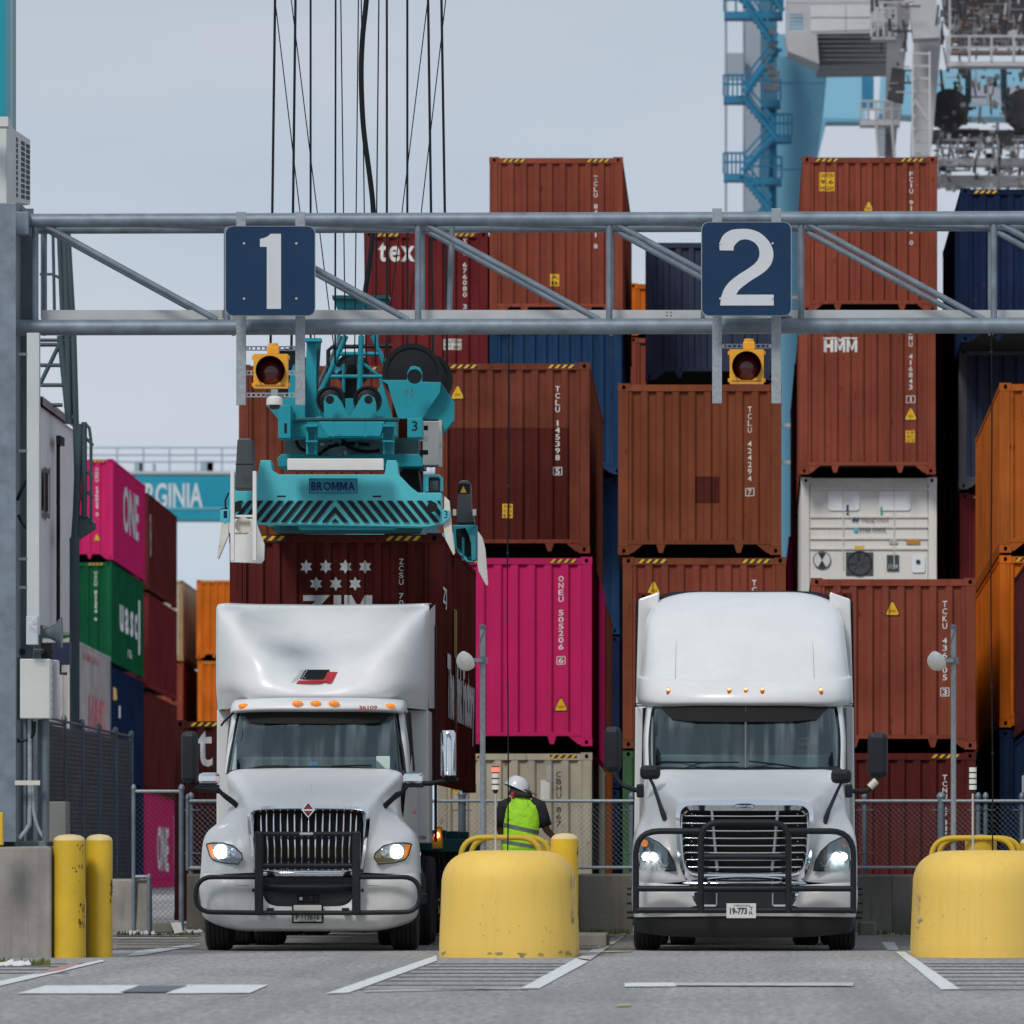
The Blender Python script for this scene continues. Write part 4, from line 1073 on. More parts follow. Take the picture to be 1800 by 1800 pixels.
# ---------------------------------------------------------------- gantry
g = thing('sign_gantry', 'galvanised tube gantry truss carrying the lane number signs', 'gantry', W(0, 1690, 168))
def tb(p, q, r, name, m=galv): return MB().tube([p, q], r, 14).build(name, m, g, smooth=60)
SF = 170.0; Yf = F / SF; Yr = Yf + 1.06
def gz(y): return (HY - y) / SF + CH
def gx(x): return (x - HX) / SF
tb((gx(30), Yf, gz(388)), (gx(2200), Yf, gz(382)), .072, 'chord')
tb((gx(30), Yr, gz(388)), (gx(2200), Yr, gz(382)), .055, 'chord')
tb((gx(28), Yf, gz(576)), (gx(2200), Yf, gz(571)), .082, 'chord')
tb((gx(28), Yr, gz(568)), (gx(2200), Yr, gz(563)), .05, 'chord')
vx = [62, 399, 735, 1071, 1408, 1747, 2085]
for x in vx:
    tb((gx(x), Yf, gz(388)), (gx(x), Yf, gz(572)), .034, 'strut'); tb((gx(x), Yr, gz(388)), (gx(x), Yr, gz(572)), .03, 'strut')
    tb((gx(x), Yf, gz(388)), (gx(x), Yr, gz(388)), .03, 'strut'); tb((gx(x), Yf, gz(574)), (gx(x), Yr, gz(574)), .03, 'strut')
tb((gx(792), Yf + .5, gz(392)), (gx(786), Yf + .5, gz(562)), .03, 'strut')
for a, c in zip(vx, vx[1:]):
    tb((gx(a + 12), Yf, gz(394)), (gx(c - 18), Yf, gz(562)), .033, 'brace'); tb((gx(a + 12), Yr, gz(394)), (gx(c - 18), Yr, gz(562)), .03, 'brace')
    tb((gx(a), Yf, gz(390)), (gx(c), Yr, gz(386)), .025, 'brace')
MB().box((gx(70), Yf + .25, gz(560)), (gx(2200), Yf + .8, gz(542))).build('cable_tray', alu, g)
b = MB()
for xx in (1171, 1178):
    for yy in (547, 553): b.box((gx(xx), Yf + .245, gz(yy)), (gx(xx) + .012, Yf + .25, gz(yy) + .012))
b.build('bolt', dark, g)
for x0 in (391, 1232): MB().box((gx(x0), Yf - .02, gz(558)), (gx(x0 + 7), Yf + .1, gz(545))).build('tray_bracket', galvd, g)
# left column
cb = MB(); cb.pb(-70, 357, 28, 1480, 171, .025); cb.build('column_flange', galv, g, bevel=.004)
MB().box((gx(-30), Yf + .0, .98), (gx(-20), Yf + .8, gz(357))).build('column_web', galv, g)
MB().box((gx(-40), Yf + .7, .98), (gx(48), Yf + .74, gz(357))).build('column_flange', galvd, g)
MB().box((gx(24), Yf + .0, .98), (gx(27), Yf + .7, gz(357))).build('column_plate', galvd, g)
for yy in (602, 892, 1185): MB().box((gx(-60), Yf - .09, gz(yy + 3)), (gx(30), Yf - .06, gz(yy))).build('stiffener', galv, g)
b = MB(); b.pb(28, 372, 50, 412, 170.5, .3); b.build('chord_bracket', galv, g, bevel=.006)
for yy in (378, 400):
    MB().lathe([(.02, -.02), (.02, .0)], (gx(42), Yf - .02, gz(yy)), 'y', 6).build('bolt', galvl, g)
MB().pb(-60, 1478, 68, 1492, 169, .7).build('base_plate', galvl, g, bevel=.01)
MB().box((gx(2190), Yf - .1, 0), (gx(2240), Yf + 1.2, gz(357))).build('column_flange', galv, g)
# sign posts, signs, lights
def sign(cx, digit, label):
    s = 171.5; Y = F / s
    b = MB(); x0, x1 = cx - 78, cx + 78
    pts = rrect((x0 - HX) / s, (HY - 554) / s + CH, (x1 - HX) / s, (HY - (398 if digit == '1' else 391)) / s + CH, .07)
    t = thing('lane_sign', label, 'sign', ((cx - HX) / s, Y, (HY - 555) / s + CH), 'blue lane number signs on the gantry')
    MB().prism([(x, Y - .004, z) for x, z in pts], .006).build('sign_panel', navy, t)
    MB().prism([(x, Y + .002, z) for x, z in rrect((x0 - 1.5 - HX) / s, (HY - 555.5) / s + CH, (x1 + 1.5 - HX) / s, (HY - (397 if digit == '1' else 390)) / s + CH, .075)], .006).build('sign_edge', galvl, t)
    if digit == '1':
        bm = poly_bm([[(482, 544), (494.5, 544), (494, 411), (475, 411)][::1]]) ; bm.free()
        P = [(469, 543), (494, 543), (494, 411), (476, 411), (470, 416), (462, 419), (457, 420), (457, 434), (469, 434)]
        b = MB(); b.prism([((x - HX) / s, Y - .0065, (HY - y) / s + CH) for x, y in P], .002); b.build('numeral', signw, t)
    else:
        # 2: outer and inner curves
        O = [(1265, 440), (1265, 428), (1271, 414), (1284, 405), (1300, 402.5), (1318, 403), (1335, 409), (1348, 420), (1356, 432), (1359.5, 446), (1357, 461), (1349, 473), (1338, 482), (1322, 492), (1308, 502), (1299, 510), (1294, 518), (1360, 518), (1360, 537), (1266, 537), (1267, 524), (1273, 508), (1283, 495), (1298, 483), (1314, 473), (1326, 464), (1333, 455), (1335, 444), (1332, 433), (1324, 425), (1313, 421), (1302, 422), (1294, 428), (1290, 434), (1289.5, 440.5)]
        O = [(p.x, p.y) for p in crline([Vector((x, y, 0)) for x, y in O[:17]], 4)] + [(1360, 518), (1360, 537), (1266, 537)] + [(p.x, p.y) for p in crline([Vector((x, y, 0)) for x, y in O[20:]], 4)]
        bm = bmesh.new(); f = bm.faces.new([bm.verts.new(((x - HX) / s, Y - .0065, (HY - y) / s + CH)) for x, y in O]); f.normal_update(); bmesh.ops.triangulate(bm, faces=[f])
        bm_obj(bm, 'numeral', signw, t)
    for dx in (-46, 46):
        for yy in (428, 525):
            d2 = 1
            MB().lathe([(.011, -.012), (.013, -.006)], ((cx + dx * d2 - HX) / s, Y, (HY - yy) / s + CH), 'y', 10).build('rivet', alu, t)
    return t
sign(475, '1', 'blue square sign with a white number one'); sign(1312, '2', 'blue square sign with a white number two')
def bracket(cx, yt, yb, label, cam_):
    s = 170.8; Y = F / s
    t = thing('sign_bracket', label, 'bracket', ((cx - HX) / s, Y, (HY - yb) / s + CH), 'pairs of hanging sign posts')
    def bx(x0, y0, x1, y1, d0, d1, m, nm, bev=.003): return MB().box(((x0 - HX) / s, Y + d0, (HY - y1) / s + CH), ((x1 - HX) / s, Y + d1, (HY - y0) / s + CH)).build(nm, m, t, bevel=bev)
    for k, dx in enumerate((-52, 52)):
        bx(cx + dx - 8.5, yt, cx + dx + 8.5, yb, .01, .02, galvl, 'hanging_post'); bx(cx + dx - 8.5, yt, cx + dx - 6.5, yb, .02, .06, galv, 'post_lip')
        bx(cx + dx + 6.5, yt, cx + dx + 8.5, yb, .02, .06, galv, 'post_lip')
    ys = (612, 655 if cam_ else 655, 694) if cam_ else (608,)
    for yy in ys:
        b = MB(); x = cx - 44; b_ = 0
        z0, z1 = (HY - yy - 4) / s + CH, (HY - yy + 4) / s + CH
        X = lambda q: (q - HX) / s
        b.box((X(cx - 44), Y + .03, z1 - .01), (X(cx + 44), Y + .05, z1)); b.box((X(cx - 44), Y + .03, z0), (X(cx + 44), Y + .05, z0 + .01))
        for k in range(11): b.box((X(cx - 44 + k * 8.4), Y + .031, z0 + .01), (X(cx - 44 + k * 8.4 + 3), Y + .049, z1 - .01))
        b.build('slotted_rail', galvl, t)
    for dx in (-42, 42): MB().lathe([(.016, -.01), (.022, .02)], ((cx + dx - HX) / s, Y + .04, (HY - ys[0]) / s + CH), 'y', 10).build('end_bolt', cream, t)
    return t
bracket(475.5, 372, 712, 'pair of galvanised hanging posts holding sign one and the camera', True)
bracket(1312.5, 366, 709, 'pair of galvanised hanging posts holding sign two', False)
sigy = mat('signal_yellow', (.76, .34, .012), .45, var=.06)
def signal(cx, cy, label):
    s = 173.5; Y = F / s; X = lambda q: (q - HX) / s; Z = lambda q: (HY - q) / s + CH
    t = thing('traffic_light', label, 'traffic light', (X(cx), Y + .1, Z(cy + 31)), 'single lens signal lights under the signs')
    # housing: square plate with round opening
    h = 30.; n = 32; V = []; Fc = []
    sq = []
    for k in range(n):
        a = 2 * math.pi * k / n; c, d = math.cos(a), math.sin(a); m_ = max(abs(c), abs(d)); sq.append((c / m_, d / m_))
    for dep, kind_ in ((0, 'o'), (0, 'i'), (.16, 'i')):
        for k in range(n):
            a = 2 * math.pi * k / n
            if kind_ == 'o': V.append((X(cx) + sq[k][0] * h / s, Y, Z(cy) + sq[k][1] * h / s))
            else: V.append((X(cx) + math.cos(a) * 25.5 / s, Y + dep, Z(cy) + math.sin(a) * 25.5 / s))
    for k in range(n): V.append((X(cx) + sq[k][0] * h / s, Y + .17, Z(cy) + sq[k][1] * h / s))
    for i, j in ((0, 1), (1, 2)):
        for k in range(n): Fc.append((i * n + k, i * n + (k + 1) % n, j * n + (k + 1) % n, j * n + k))
    for k in range(n): Fc.append((k, 3 * n + k, 3 * n + (k + 1) % n, (k + 1) % n))
    Fc.append(tuple(range(3 * n, 4 * n)))
    MB().add(V, Fc).build('housing', sigy, t, smooth=35)
    # visor tube (upper) dark inside
    b = MB(); V = []; Fc = []
    for dep in (-.13, .12):
        for k in range(25):
            a = R(-50 + 280 * k / 24); V.append((X(cx) + math.cos(a) * 25.2 / s, Y + dep * (1. if dep > 0 else (.45 + .55 * max(0, math.sin(a)))), Z(cy) + math.sin(a) * 25.2 / s))
    for k in range(24): Fc.append((k, k + 1, 26 + k, 25 + k))
    b.add(V, Fc).build('visor', mat('visor_inside', (.02, .012, .01), .6), t, smooth=60, solid=.003)
    b = MB(); V = []; Fc = []
    for dep in (-.131, -.12):
        pass
    b = MB().lathe([(.147, .10), (.13, .075), (.09, .05), (.04, .038), (.003, .035)], (X(cx), Y, Z(cy)), 'y', 32)
    b.build('lens', mat('dark_red_lens', (.085, .006, .008), .15, coat=.4), t, smooth=60)
    for sx in (-1, 1):
        for sz in (-1, 1): MB().box((X(cx) + sx * h / s, Y + .02, Z(cy) + sz * .8 * h / s - .018), (X(cx) + sx * (h + 3) / s, Y + .1, Z(cy) + sz * .8 * h / s + .018)).build('hinge_lug', sigy, t, bevel=.004)
    MB().box((X(cx + 4) - .06, Y + .03, Z(cy - 30)), (X(cx + 4) + .06, Y + .15, Z(cy - 44))).build('mounting_neck', sigy, t, bevel=.01)
    MB().lathe([(.05, 0), (.05, .03)], (X(cx + 4), Y + .08, Z(cy - 44)), 'z', 14).build('mounting_cap', sigy, t)
    MB().box((X(cx - 27), Y - .005, Z(cy + 27)), (X(cx + 27), Y - .001, Z(cy + 24))).build('door_seam', mat('dark_amber', (.35, .15, .01), .5), t)
signal(475.5, 652, 'yellow single lens traffic light under sign one'); signal(1312.5, 644, 'yellow single lens traffic light under sign two')
t = thing('dome_camera', 'white dome security camera hanging under the left traffic light', 'camera', W(482, 720, 172))
s = 172; Y = F / s; X = lambda q: (q - HX) / s; Z = lambda q: (HY - q) / s + CH
MB().lathe([(.05, .14), (.08, .12), (.085, .06), (.083, .05)], (X(482), Y + .05, Z(720)), 'z', 20).build('camera_body', offw, t, smooth=50)
MB().lathe([(.06, .055), (.058, .03), (.045, .008), (.01, .0)], (X(482), Y + .05, Z(720)), 'z', 20).build('camera_dome', mat('smoked_dome', (.03, .04, .045), .08), t, smooth=60)
MB().box((X(466), Y + .03, Z(697)), (X(498), Y + .06, Z(692))).build('camera_bracket', galvd, t); MB().box((X(476), Y + .02, Z(700)), (X(488), Y + .07, Z(684))).build('camera_neck', galvl, t)

# ---------------------------------------------------------------- equipment on the left column
def single(name, label, cat, mb, m, **k): return tag(mb.build(name, m, **k), label, cat)
s = 168
s = 170.9
cv = thing('cable_duct', 'pale square steel cable duct on the gantry column', 'cable duct', W(58, 1115, s))
MB().pb(47, 585, 69, 1115, s, .14).build('duct', offw and mat('duct_paint', (.50, .525, .53), .45, var=.06), cv, bevel=.004)
MB().pb(46, 1083, 66, 1133, s + .8, .15).build('duct_end_box', mat('duct_box', (.46, .50, .54), .4), cv, bevel=.005)
text_on('HC', *[v for v in (W(49, 1104, s + .9).x, W(49, 1104, s + .9).z, W(61, 1085, s + .9).x, W(61, 1085, s + .9).z)], F / (s + .9), wprint, cv)
for yy in (620, 790, 980, 1030): MB().pb(30, yy, 48, yy + 5, s, .05).build('strap', galvd, cv)
cab = thing('electrical_cabinet', 'pale grey electrical cabinet hung on the gantry column', 'electrical cabinet', W(60, 1265, 168))
MB().pb(35, 1158, 88, 1263, 171.3, .3).build('cabinet_box', mat('cabinet_beige', (.53, .54, .51), .4, var=.05), cab, bevel=.01)
MB().pb(88, 1160, 101, 1262, 170.6, .25).build('cabinet_side', mat('cabinet_side', (.45, .47, .48), .3, .3), cab, bevel=.006)
b = MB()
for k in range(7): b.pb(87, 1165 + k * 14, 92, 1172 + k * 14, 171.5, .02)
b.build('cabinet_hinge', galvl, cab); MB().pb(30, 1155, 36, 1266, 170.4, .1).build('cabinet_bracket', galvd, cab)
cds = thing('conduit_run', 'grey conduits dropping from the cabinet to the concrete block', 'conduit', W(60, 1480, 168))
for P, r, m in (([(52, 1264), (52, 1430), (48, 1455), (34, 1474)], .025, galvl), ([(57, 1380), (60, 1430), (68, 1458), (78, 1474)], .02, galvl), ([(44, 1264), (44, 1350), (44, 1478)], .018, galvd),
                ([(60, 1268), (58, 1290), (48, 1300), (30, 1302)], .022, dark), ([(80, 1264), (80, 1478)], .04, galvd), ([(30, 880), (38, 860), (46, 845)], .018, black), ([(32, 905), (38, 918), (47, 930)], .015, black)):
    MB().tube(crline([W(x, y, 170.8) for x, y in P], 6), r, 8).build('conduit', m, cds, smooth=60)
MB().pb(66, 1265, 78, 1478, 170.3, .1).build('channel', galvd, cds); MB().pb(26, 1372, 70, 1380, 171.2, .05).build('clamp_bar', cream, cds)
single('horn_speaker', 'dark grey horn speaker on the gantry column', 'speaker', MB().lathe([(.03, 0), (.05, .1), (.09, .18), (.16, .24), (.165, .25)], W(66, 1112, 170.5), 'x', 18), galvd, smooth=60)
t = thing('status_screen', 'black box screen beside the gantry column', 'screen', W(105, 1170, 160))
MB().pb(92, 1128, 123, 1168, 158, .25).build('screen_housing', mat('screen_blue', (.012, .02, .05), .3), t, bevel=.01); MB().pb(72, 1130, 92, 1160, 157, .2).build('screen_side', signblk, t)
MB().tube([W(75, 1145, 157), W(40, 1145, 169)], .03, 6).build('screen_arm', dark, t); MB().tube([W(106, 1168, 157), W(106, 1184, 157), W(118, 1184, 157)], .02, 6).build('screen_arm', dark, t)
single('junction_box', 'dull grey steel box standing behind the concrete block', 'box', MB().pb(70, 1409, 116, 1480, 160, .5), mat('box_grey', (.16, .165, .15), .6, var=.2), bevel=.01)
# air conditioner and post at the top left
s = 150; ac = thing('air_conditioner', 'white louvred air conditioner at the top left corner', 'air conditioner', W(20, 360, s))
acw = mat('ac_white', (.56, .57, .56), .5, var=.05)
a = W(-60, 215, s); c = W(12, 358, s); MB().box(a, (c.x, a.y + 1.2, c.z)).build('housing', acw, ac, bevel=.01)
# side with louvres runs back to the right
for k, (x0, x1, s0, s1, yt0, yt1, yb0, yb1) in enumerate([(12, 53, 150, 144, 219, 246, 352, 360)]):
    A0 = W(x0, yt0, s0); A1 = W(x0, yb0, s0); B0 = W(x1, yt1, s1); B1 = W(x1, yb1, s1)
    MB().add([A0, B0, B1, A1, A0 + Vector((-.1, 1, 0)), B0 + Vector((-.4, .4, 0)), B1 + Vector((-.4, .4, 0)), A1 + Vector((-.1, 1, 0))], [(0, 1, 2, 3), (0, 4, 5, 1), (3, 2, 6, 7), (1, 5, 6, 2)]).build('louvre_side', acw, ac)
    lb = MB(); fr_ = MB()
    for (u0, u1) in ((.36, .46), (.60, .76), (.82, .985)):
        for j in range(11):
            v0 = .10 + j * .078; v1 = v0 + .05
            def PT(u, v): return (A0.lerp(B0, u)).lerp(A1.lerp(B1, u), v) + Vector((.004, -.01, 0))
            lb.add([PT(u0, v0), PT(u1, v0), PT(u1, v1), PT(u0, v1)], [(0, 1, 2, 3)])
            fr_.add([PT(u0, v0) + Vector((.01, -.04, 0)), PT(u1, v0) + Vector((.01, -.04, 0)), PT(u1, v0), PT(u0, v0)], [(0, 1, 2, 3)])
    lb.build('louvre_slots', mat('slot_dark', (.02, .03, .045), .7), ac)['kind'] = 'stuff'; fr_.build('louvre_slats', acw, ac)['kind'] = 'stuff'
MB().pb(-40, 205, 14, 222, 151, .3).build('top_flange', acw, ac); MB().box(W(-40, 330, 149), W(5, 345, 149) + Vector((0, 5.4, 0))).build('bracket', galvd, ac)
t = thing('crane_post', 'teal box post rising above the air conditioner at the left edge', 'crane leg', W(5, 215, 140)); t_ = t
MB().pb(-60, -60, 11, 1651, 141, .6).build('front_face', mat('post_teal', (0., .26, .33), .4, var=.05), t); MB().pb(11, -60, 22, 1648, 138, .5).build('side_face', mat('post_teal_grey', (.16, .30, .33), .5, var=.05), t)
# shed with corrugated wall
sh = thing('equipment_shed', 'grey corrugated metal shed behind the gantry column', 'shed', W(68, 1110, 128))
shm = mat('shed_cladding', (.74, .735, .735), .6, .0, var=.06)
A0, B0, A1, B1 = W(66, 712, 128), W(130, 758, 121.5), W(66, 1097, 128), W(130, 1116, 121.5)
n = 14; V = []; Fc = []
for i in range(n * 4 + 1):
    u = i / (n * 4); d = (0, .0, .024, .024)[i % 4]
    for p in (A0.lerp(B0, u), A1.lerp(B1, u)): V.append(p + Vector((d, 0, 0)))
for i in range(n * 4): Fc.append((2 * i, 2 * i + 2, 2 * i + 3, 2 * i + 1))
MB().add(V, Fc).build('corrugated_wall', shm, sh)
V = [A0, B0, B1, A1]; V2 = [v + Vector((-2.4, 0, 0)) for v in V]
MB().add(V2 + V, [(0, 1, 2, 3), (0, 4, 7, 3), (1, 5, 6, 2), (0, 4, 5, 1), (3, 2, 6, 7)]).build('shed_body', shm, sh)
ft = MB(); up = Vector((0, 0, .12)); ft.add([A0 + Vector((.07, 0, 0)), B0 + Vector((.07, 0, 0)), B0 + Vector((.07, 0, .1)), A0 + Vector((.07, 0, .12)), A0 + Vector((-2.5, 0, .12)), B0 + Vector((-2.5, 0, .1))], [(0, 1, 2, 3), (3, 2, 5, 4)])
ft.build('roof_trim', mat('trim_brown_grey', (.26, .235, .24), .5), sh)
def SH(u, y, off=.05):
    p = A0.lerp(B0, u); q = A1.lerp(B1, u); sc = F / p.y; z = (HY - y) / sc + CH; return Vector((p.x + off, p.y, z))
MB().add([SH(.08, 826), SH(.19, 832), SH(.19, 902), SH(.08, 895)], [(0, 1, 2, 3)]).build('window', signblk, sh)
wf = MB()
for a_, c_ in (((.06, 820), (.21, 826)), ((.06, 898), (.21, 904))): wf.add([SH(a_[0], a_[1], .06), SH(c_[0], c_[1], .06), SH(c_[0], c_[1] + 9, .06), SH(a_[0], a_[1] + 9, .06)], [(0, 1, 2, 3)])
for u in (.05, .19): wf.add([SH(u, 822, .06), SH(u + .03, 822, .06), SH(u + .03, 905, .06), SH(u, 903, .06)], [(0, 1, 2, 3)])
wf.build('window_frame', mat('window_frame_tan', (.17, .13, .12), .6), sh)
MB().tube([SH(.36, 772, .1), SH(.36, 1060, .1), SH(.36, 1108, .1)], .03, 6).build('downpipe', dark, sh); MB().box(SH(.30, 780, .1), SH(.42, 770, .16)).build('pipe_head', dark, sh)
# legs of the shed down to the ground
for (px, sc) in ((-60, 128), (60, 127)):
    p = W(px, 1097, sc); MB().box((p.x - .1, p.y, 0), (p.x + .1, p.y + .2, p.z)).build('shed_leg', galvd, sh)
# steel ladder tower behind
lt = thing('ladder_tower', 'dark green grey steel tube ladder tower behind the shed', 'ladder tower', W(120, 1100, 118))
tw = mat('tower_grey_green', (.035, .065, .075), .5, var=.15)
S2 = 126
def lt_t(P, r, name='tube', sc=S2): MB().tube([W(x, y, sc) for x, y in P], r, 8).build(name, tw, lt, smooth=60)
lt_t([(76, 398), (76, 560)], .035); lt_t([(62, 398), (62, 560)], .03); lt_t([(93, 405), (96, 560)], .022); lt_t([(104, 410), (110, 560)], .035); lt_t([(113, 408), (118, 560), (121, 730)], .05); lt_t([(118, 400), (129, 590), (137, 880)], .045, 'leg')
lt_t([(106, 590), (122, 745)], .05, 'leg')
for y in (606, 642, 677, 712): lt_t([(66, y), (110, y)], .028, 'rung')
lt_t([(70, 676), (107, 600)], .03, 'brace'); lt_t([(70, 482), (93, 482), (110, 492)], .02, 'rung'); lt_t([(66, 598), (125, 598)], .025, 'rung')
lt_t([(140, 745), (134, 900), (131, 945)], .05, 'leg'); lt_t([(148, 742), (148, 910)], .04, 'rail'); lt_t(fillet if False else [(150, 745), (157, 752), (160, 775), (160, 920)], .022, 'rail')
for y in (783, 840, 875): lt_t([(150, y - 14), (164, y)], .022, 'rung')
b = MB().pp([(131, 905), (152, 905), (163, 918), (163, 927), (131, 948)], S2, .6); b.build('platform', tw, lt)
lt_t([(131, 945), (131, 1640)], .07, 'leg')
# ---------------------------------------------------------------- container spreader with head block
SP = thing('container_spreader', 'teal container spreader with sheaves and black chevrons gripping the star container', 'spreader', W(590, 930, 151))
tealM = teal
def spp(name, pts, s, d, m=teal, bev=.006, mb=None):
    return MB().pp(pts, s, d).build(name, m, SP, bevel=bev)
def spt(name, P, r, m=teal, s=150.): return MB().tube([W(*p, s) if len(p) == 2 else W(*p) for p in P], r, 8).build(name, m, SP, smooth=60)
s = 153.5
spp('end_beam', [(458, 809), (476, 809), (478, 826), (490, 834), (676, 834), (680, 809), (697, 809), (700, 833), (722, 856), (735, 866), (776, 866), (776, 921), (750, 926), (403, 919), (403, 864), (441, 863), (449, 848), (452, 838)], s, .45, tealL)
# chevron band
ch = MB(); band0, band1 = 880, 918; cx0 = 589
for k in range(-13, 14):
    if k == 0: continue
    sg = 1 if k > 0 else -1
    x_top = cx0 + sg * (abs(k) * 17.6 - 15); x_bot = x_top + sg * 31
    P = [(x_top, band0), (x_top + sg * 9.6, band0), (x_bot + sg * 9.6, band1), (x_bot, band1)]
    def clipx(P, lim, sgn):
        out = []
        for i in range(len(P)):
            (xa, ya), (xb, yb) = P[i], P[(i + 1) % len(P)]; ia, ib = (xa - lim) * sgn <= 0, (xb - lim) * sgn <= 0
            if ia: out.append((xa, ya))
            if ia != ib: t_ = (lim - xa) / (xb - xa); out.append((lim, ya + (yb - ya) * t_))
        return out
    P = clipx(P, 774, 1); P = clipx(P, 405, -1) if len(P) > 2 else P
    if len(P) < 3: continue
    ch.pp(P, s + .04, .01)
ch.pp([(cx0 - 7, band1), (cx0, band1 - 7), (cx0 + 7, band1)], s + .04, .01)
ch.pp([(cx0, 890), (cx0 + 24, 918), (cx0 + 14.5, 918), (cx0, 901)], s + .04, .01); ch.pp([(cx0, 890), (cx0, 901), (cx0 - 14.5, 918), (cx0 - 24, 918)], s + .04, .01)
ch.build('black_chevrons', signblk, SP)['kind'] = 'stuff'
for sg, xx in ((-1, 410), (1, 744)):
    for k in range(2):
        x0 = xx + k * 14
        spp('corner_stripe', [(x0, 879), (x0 + 9 * 1, 879)] + ([(x0 - 8, 868), (x0 - 16, 868)] if sg > 0 and False else [(x0 + (20 if sg > 0 else -5), 870 if sg < 0 else 879), (x0 + 12, 868)][::-1]), s + .17, .01, signblk, 0) if False else None
MB().box(W(543, 867, s + .2), W(628, 841, s + .2) + Vector((0, .02, 0))).build('name_plate', mat('plate_teal', (.02, .27, .38), .4), SP)
b = MB()
for q in ((543, 841, 628, 842.2), (543, 866, 628, 867.2), (543, 841, 544.2, 867), (627, 841, 628.2, 867)): b.pb(q[0], q[1], q[2], q[3], s + .24, .004)
dkb = mat('name_navy', (.004, .018, .07), .5, spec=.2); b.build('plate_border', dkb, SP)
a, c = W(547, 862.5, s + .26), W(624, 847, s + .26); text_on('BROMMA', a.x, a.z, c.x, c.z, a.y, dkb, SP, bold=.008, ls=1.04)
for xx in (487, 655): MB().pb(xx, 871, xx + 15, 874, s + .2, .02).build('slot', hole, SP)
for xx, yy in ((416, 891), (760, 891)): MB().lathe([(.06, -.012), (.055, .0)], W(xx, yy, s + .2), 'y', 16).build('round_opening', hole, SP)
MB().pb(505, 806, 674, 827, s + .6, .12).build('light_bar', offw, SP, bevel=.008)
MB().pb(505, 826, 674, 828.5, s + .8, .1).build('light_bar_lip', dark, SP)
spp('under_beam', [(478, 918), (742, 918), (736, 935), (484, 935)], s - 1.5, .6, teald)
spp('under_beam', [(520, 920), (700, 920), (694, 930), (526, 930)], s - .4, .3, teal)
# main long beams running back over the container
for x0 in (470, 660): MB().box(W(x0, 925, 151), W(x0 + 50, 865, 151) + Vector((0, 11.3, 0))).build('long_beam', teal, SP)
MB().box(W(405, 925, 151) + Vector((0, 11.3, 0)), W(776, 868, 151) + Vector((0, 11.8, 0))).build('end_beam', tealL, SP)
spp('centre_drum', [(487, 806), (495, 798), (735, 798), (743, 806), (743, 820), (490, 820)], 151, 1.2, teal)
# head block
s2 = 151.5
spp('head_plate', [(489, 738), (536, 738), (562, 732), (672, 732), (697, 737), (697, 766), (690, 770), (560, 770), (536, 768), (491, 770)], s2, .5)
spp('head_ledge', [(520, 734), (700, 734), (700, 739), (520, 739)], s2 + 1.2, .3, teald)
spp('head_front', [(560, 741), (676, 741), (668, 767), (576, 767)], s2 + 1.3, .25)
for x0 in (584, 640): MB().pb(x0, 741, x0 + 3, 768, s2 + 1.6, .05).build('rib', teal, SP)
spp('end_block', [(489, 712), (511, 712), (511, 770), (489, 770)], s2 + 1, .5); spp('end_block', [(716, 735), (742, 735), (742, 769), (716, 769)], s2 + 1.6, .5)
for tx, px, py in (('1', 502, 753), ('3', 729, 749)):
    a, c = W(px - (2.5 if tx == '1' else 5), py + 9, s2 + 1.9), W(px + (2.5 if tx == '1' else 5), py - 9, s2 + 1.9); text_on(tx, a.x, a.z, c.x, c.z, a.y, signblk, SP, bold=.02)
for x0 in (538, 673):
    MB().pb(x0, 749, x0 + 4, 798, s2 + 1, .2).build('stand', teal, SP); MB().pb(x0 + 15, 749, x0 + 19, 798, s2 + 1, .2).build('stand', teal, SP)
    MB().pb(x0 + 4, 749, x0 + 15, 798, s2 + .6, .1).build('stand_web', tealL, SP); MB().pb(x0 - 1, 774, x0 + 20, 777, s2 + 1.2, .2).build('stand_flange', teal, SP)
    MB().pb(x0 - 1, 746, x0 + 20, 750, s2 + 1.3, .2).build('stand_flange', teal, SP)
MB().pb(500, 770, 735, 800, s2 - 3, .8).build('inner_housing', mat('inner_dark_teal', (.004, .04, .045), .6), SP)
# machinery between the stands
rr = random.Random(11)
b = MB()
for k in range(16):
    x = rr.uniform(562, 668); y = rr.uniform(774, 796); w = rr.uniform(2, 9); h = rr.uniform(2, 7); b.pb(x, y, x + w, y + h, s2 - 1 + rr.random(), .1)
b.build('valve_block', mat('machine_grey_blue', (.05, .07, .085), .5, var=.4, vs=9), SP)['kind'] = 'stuff'
for P in ([(600, 770), (612, 785), (640, 794), (668, 792)], [(560, 800), (580, 786), (610, 780), (650, 782)], [(520, 775), (530, 790), (560, 797)]): MB().tube(crline([W(x, y, s2 - .5) for x, y in P], 5), .022, 7).build('hose', black, SP, smooth=60)
# electric box right
MB().pb(743, 740, 775, 818, s2 - .5, .5).build('switch_box', mat('switch_box_grey', (.30, .31, .31), .45, .1, var=.2), SP, bevel=.01)
for yy in (748, 767, 791): MB().pb(738, yy, 752, yy + 8, s2 + .5, .08).build('connector', signblk if yy != 767 else cream, SP)
MB().pb(771, 738, 776, 820, s2 + .3, .1).build('box_edge', cream, SP)
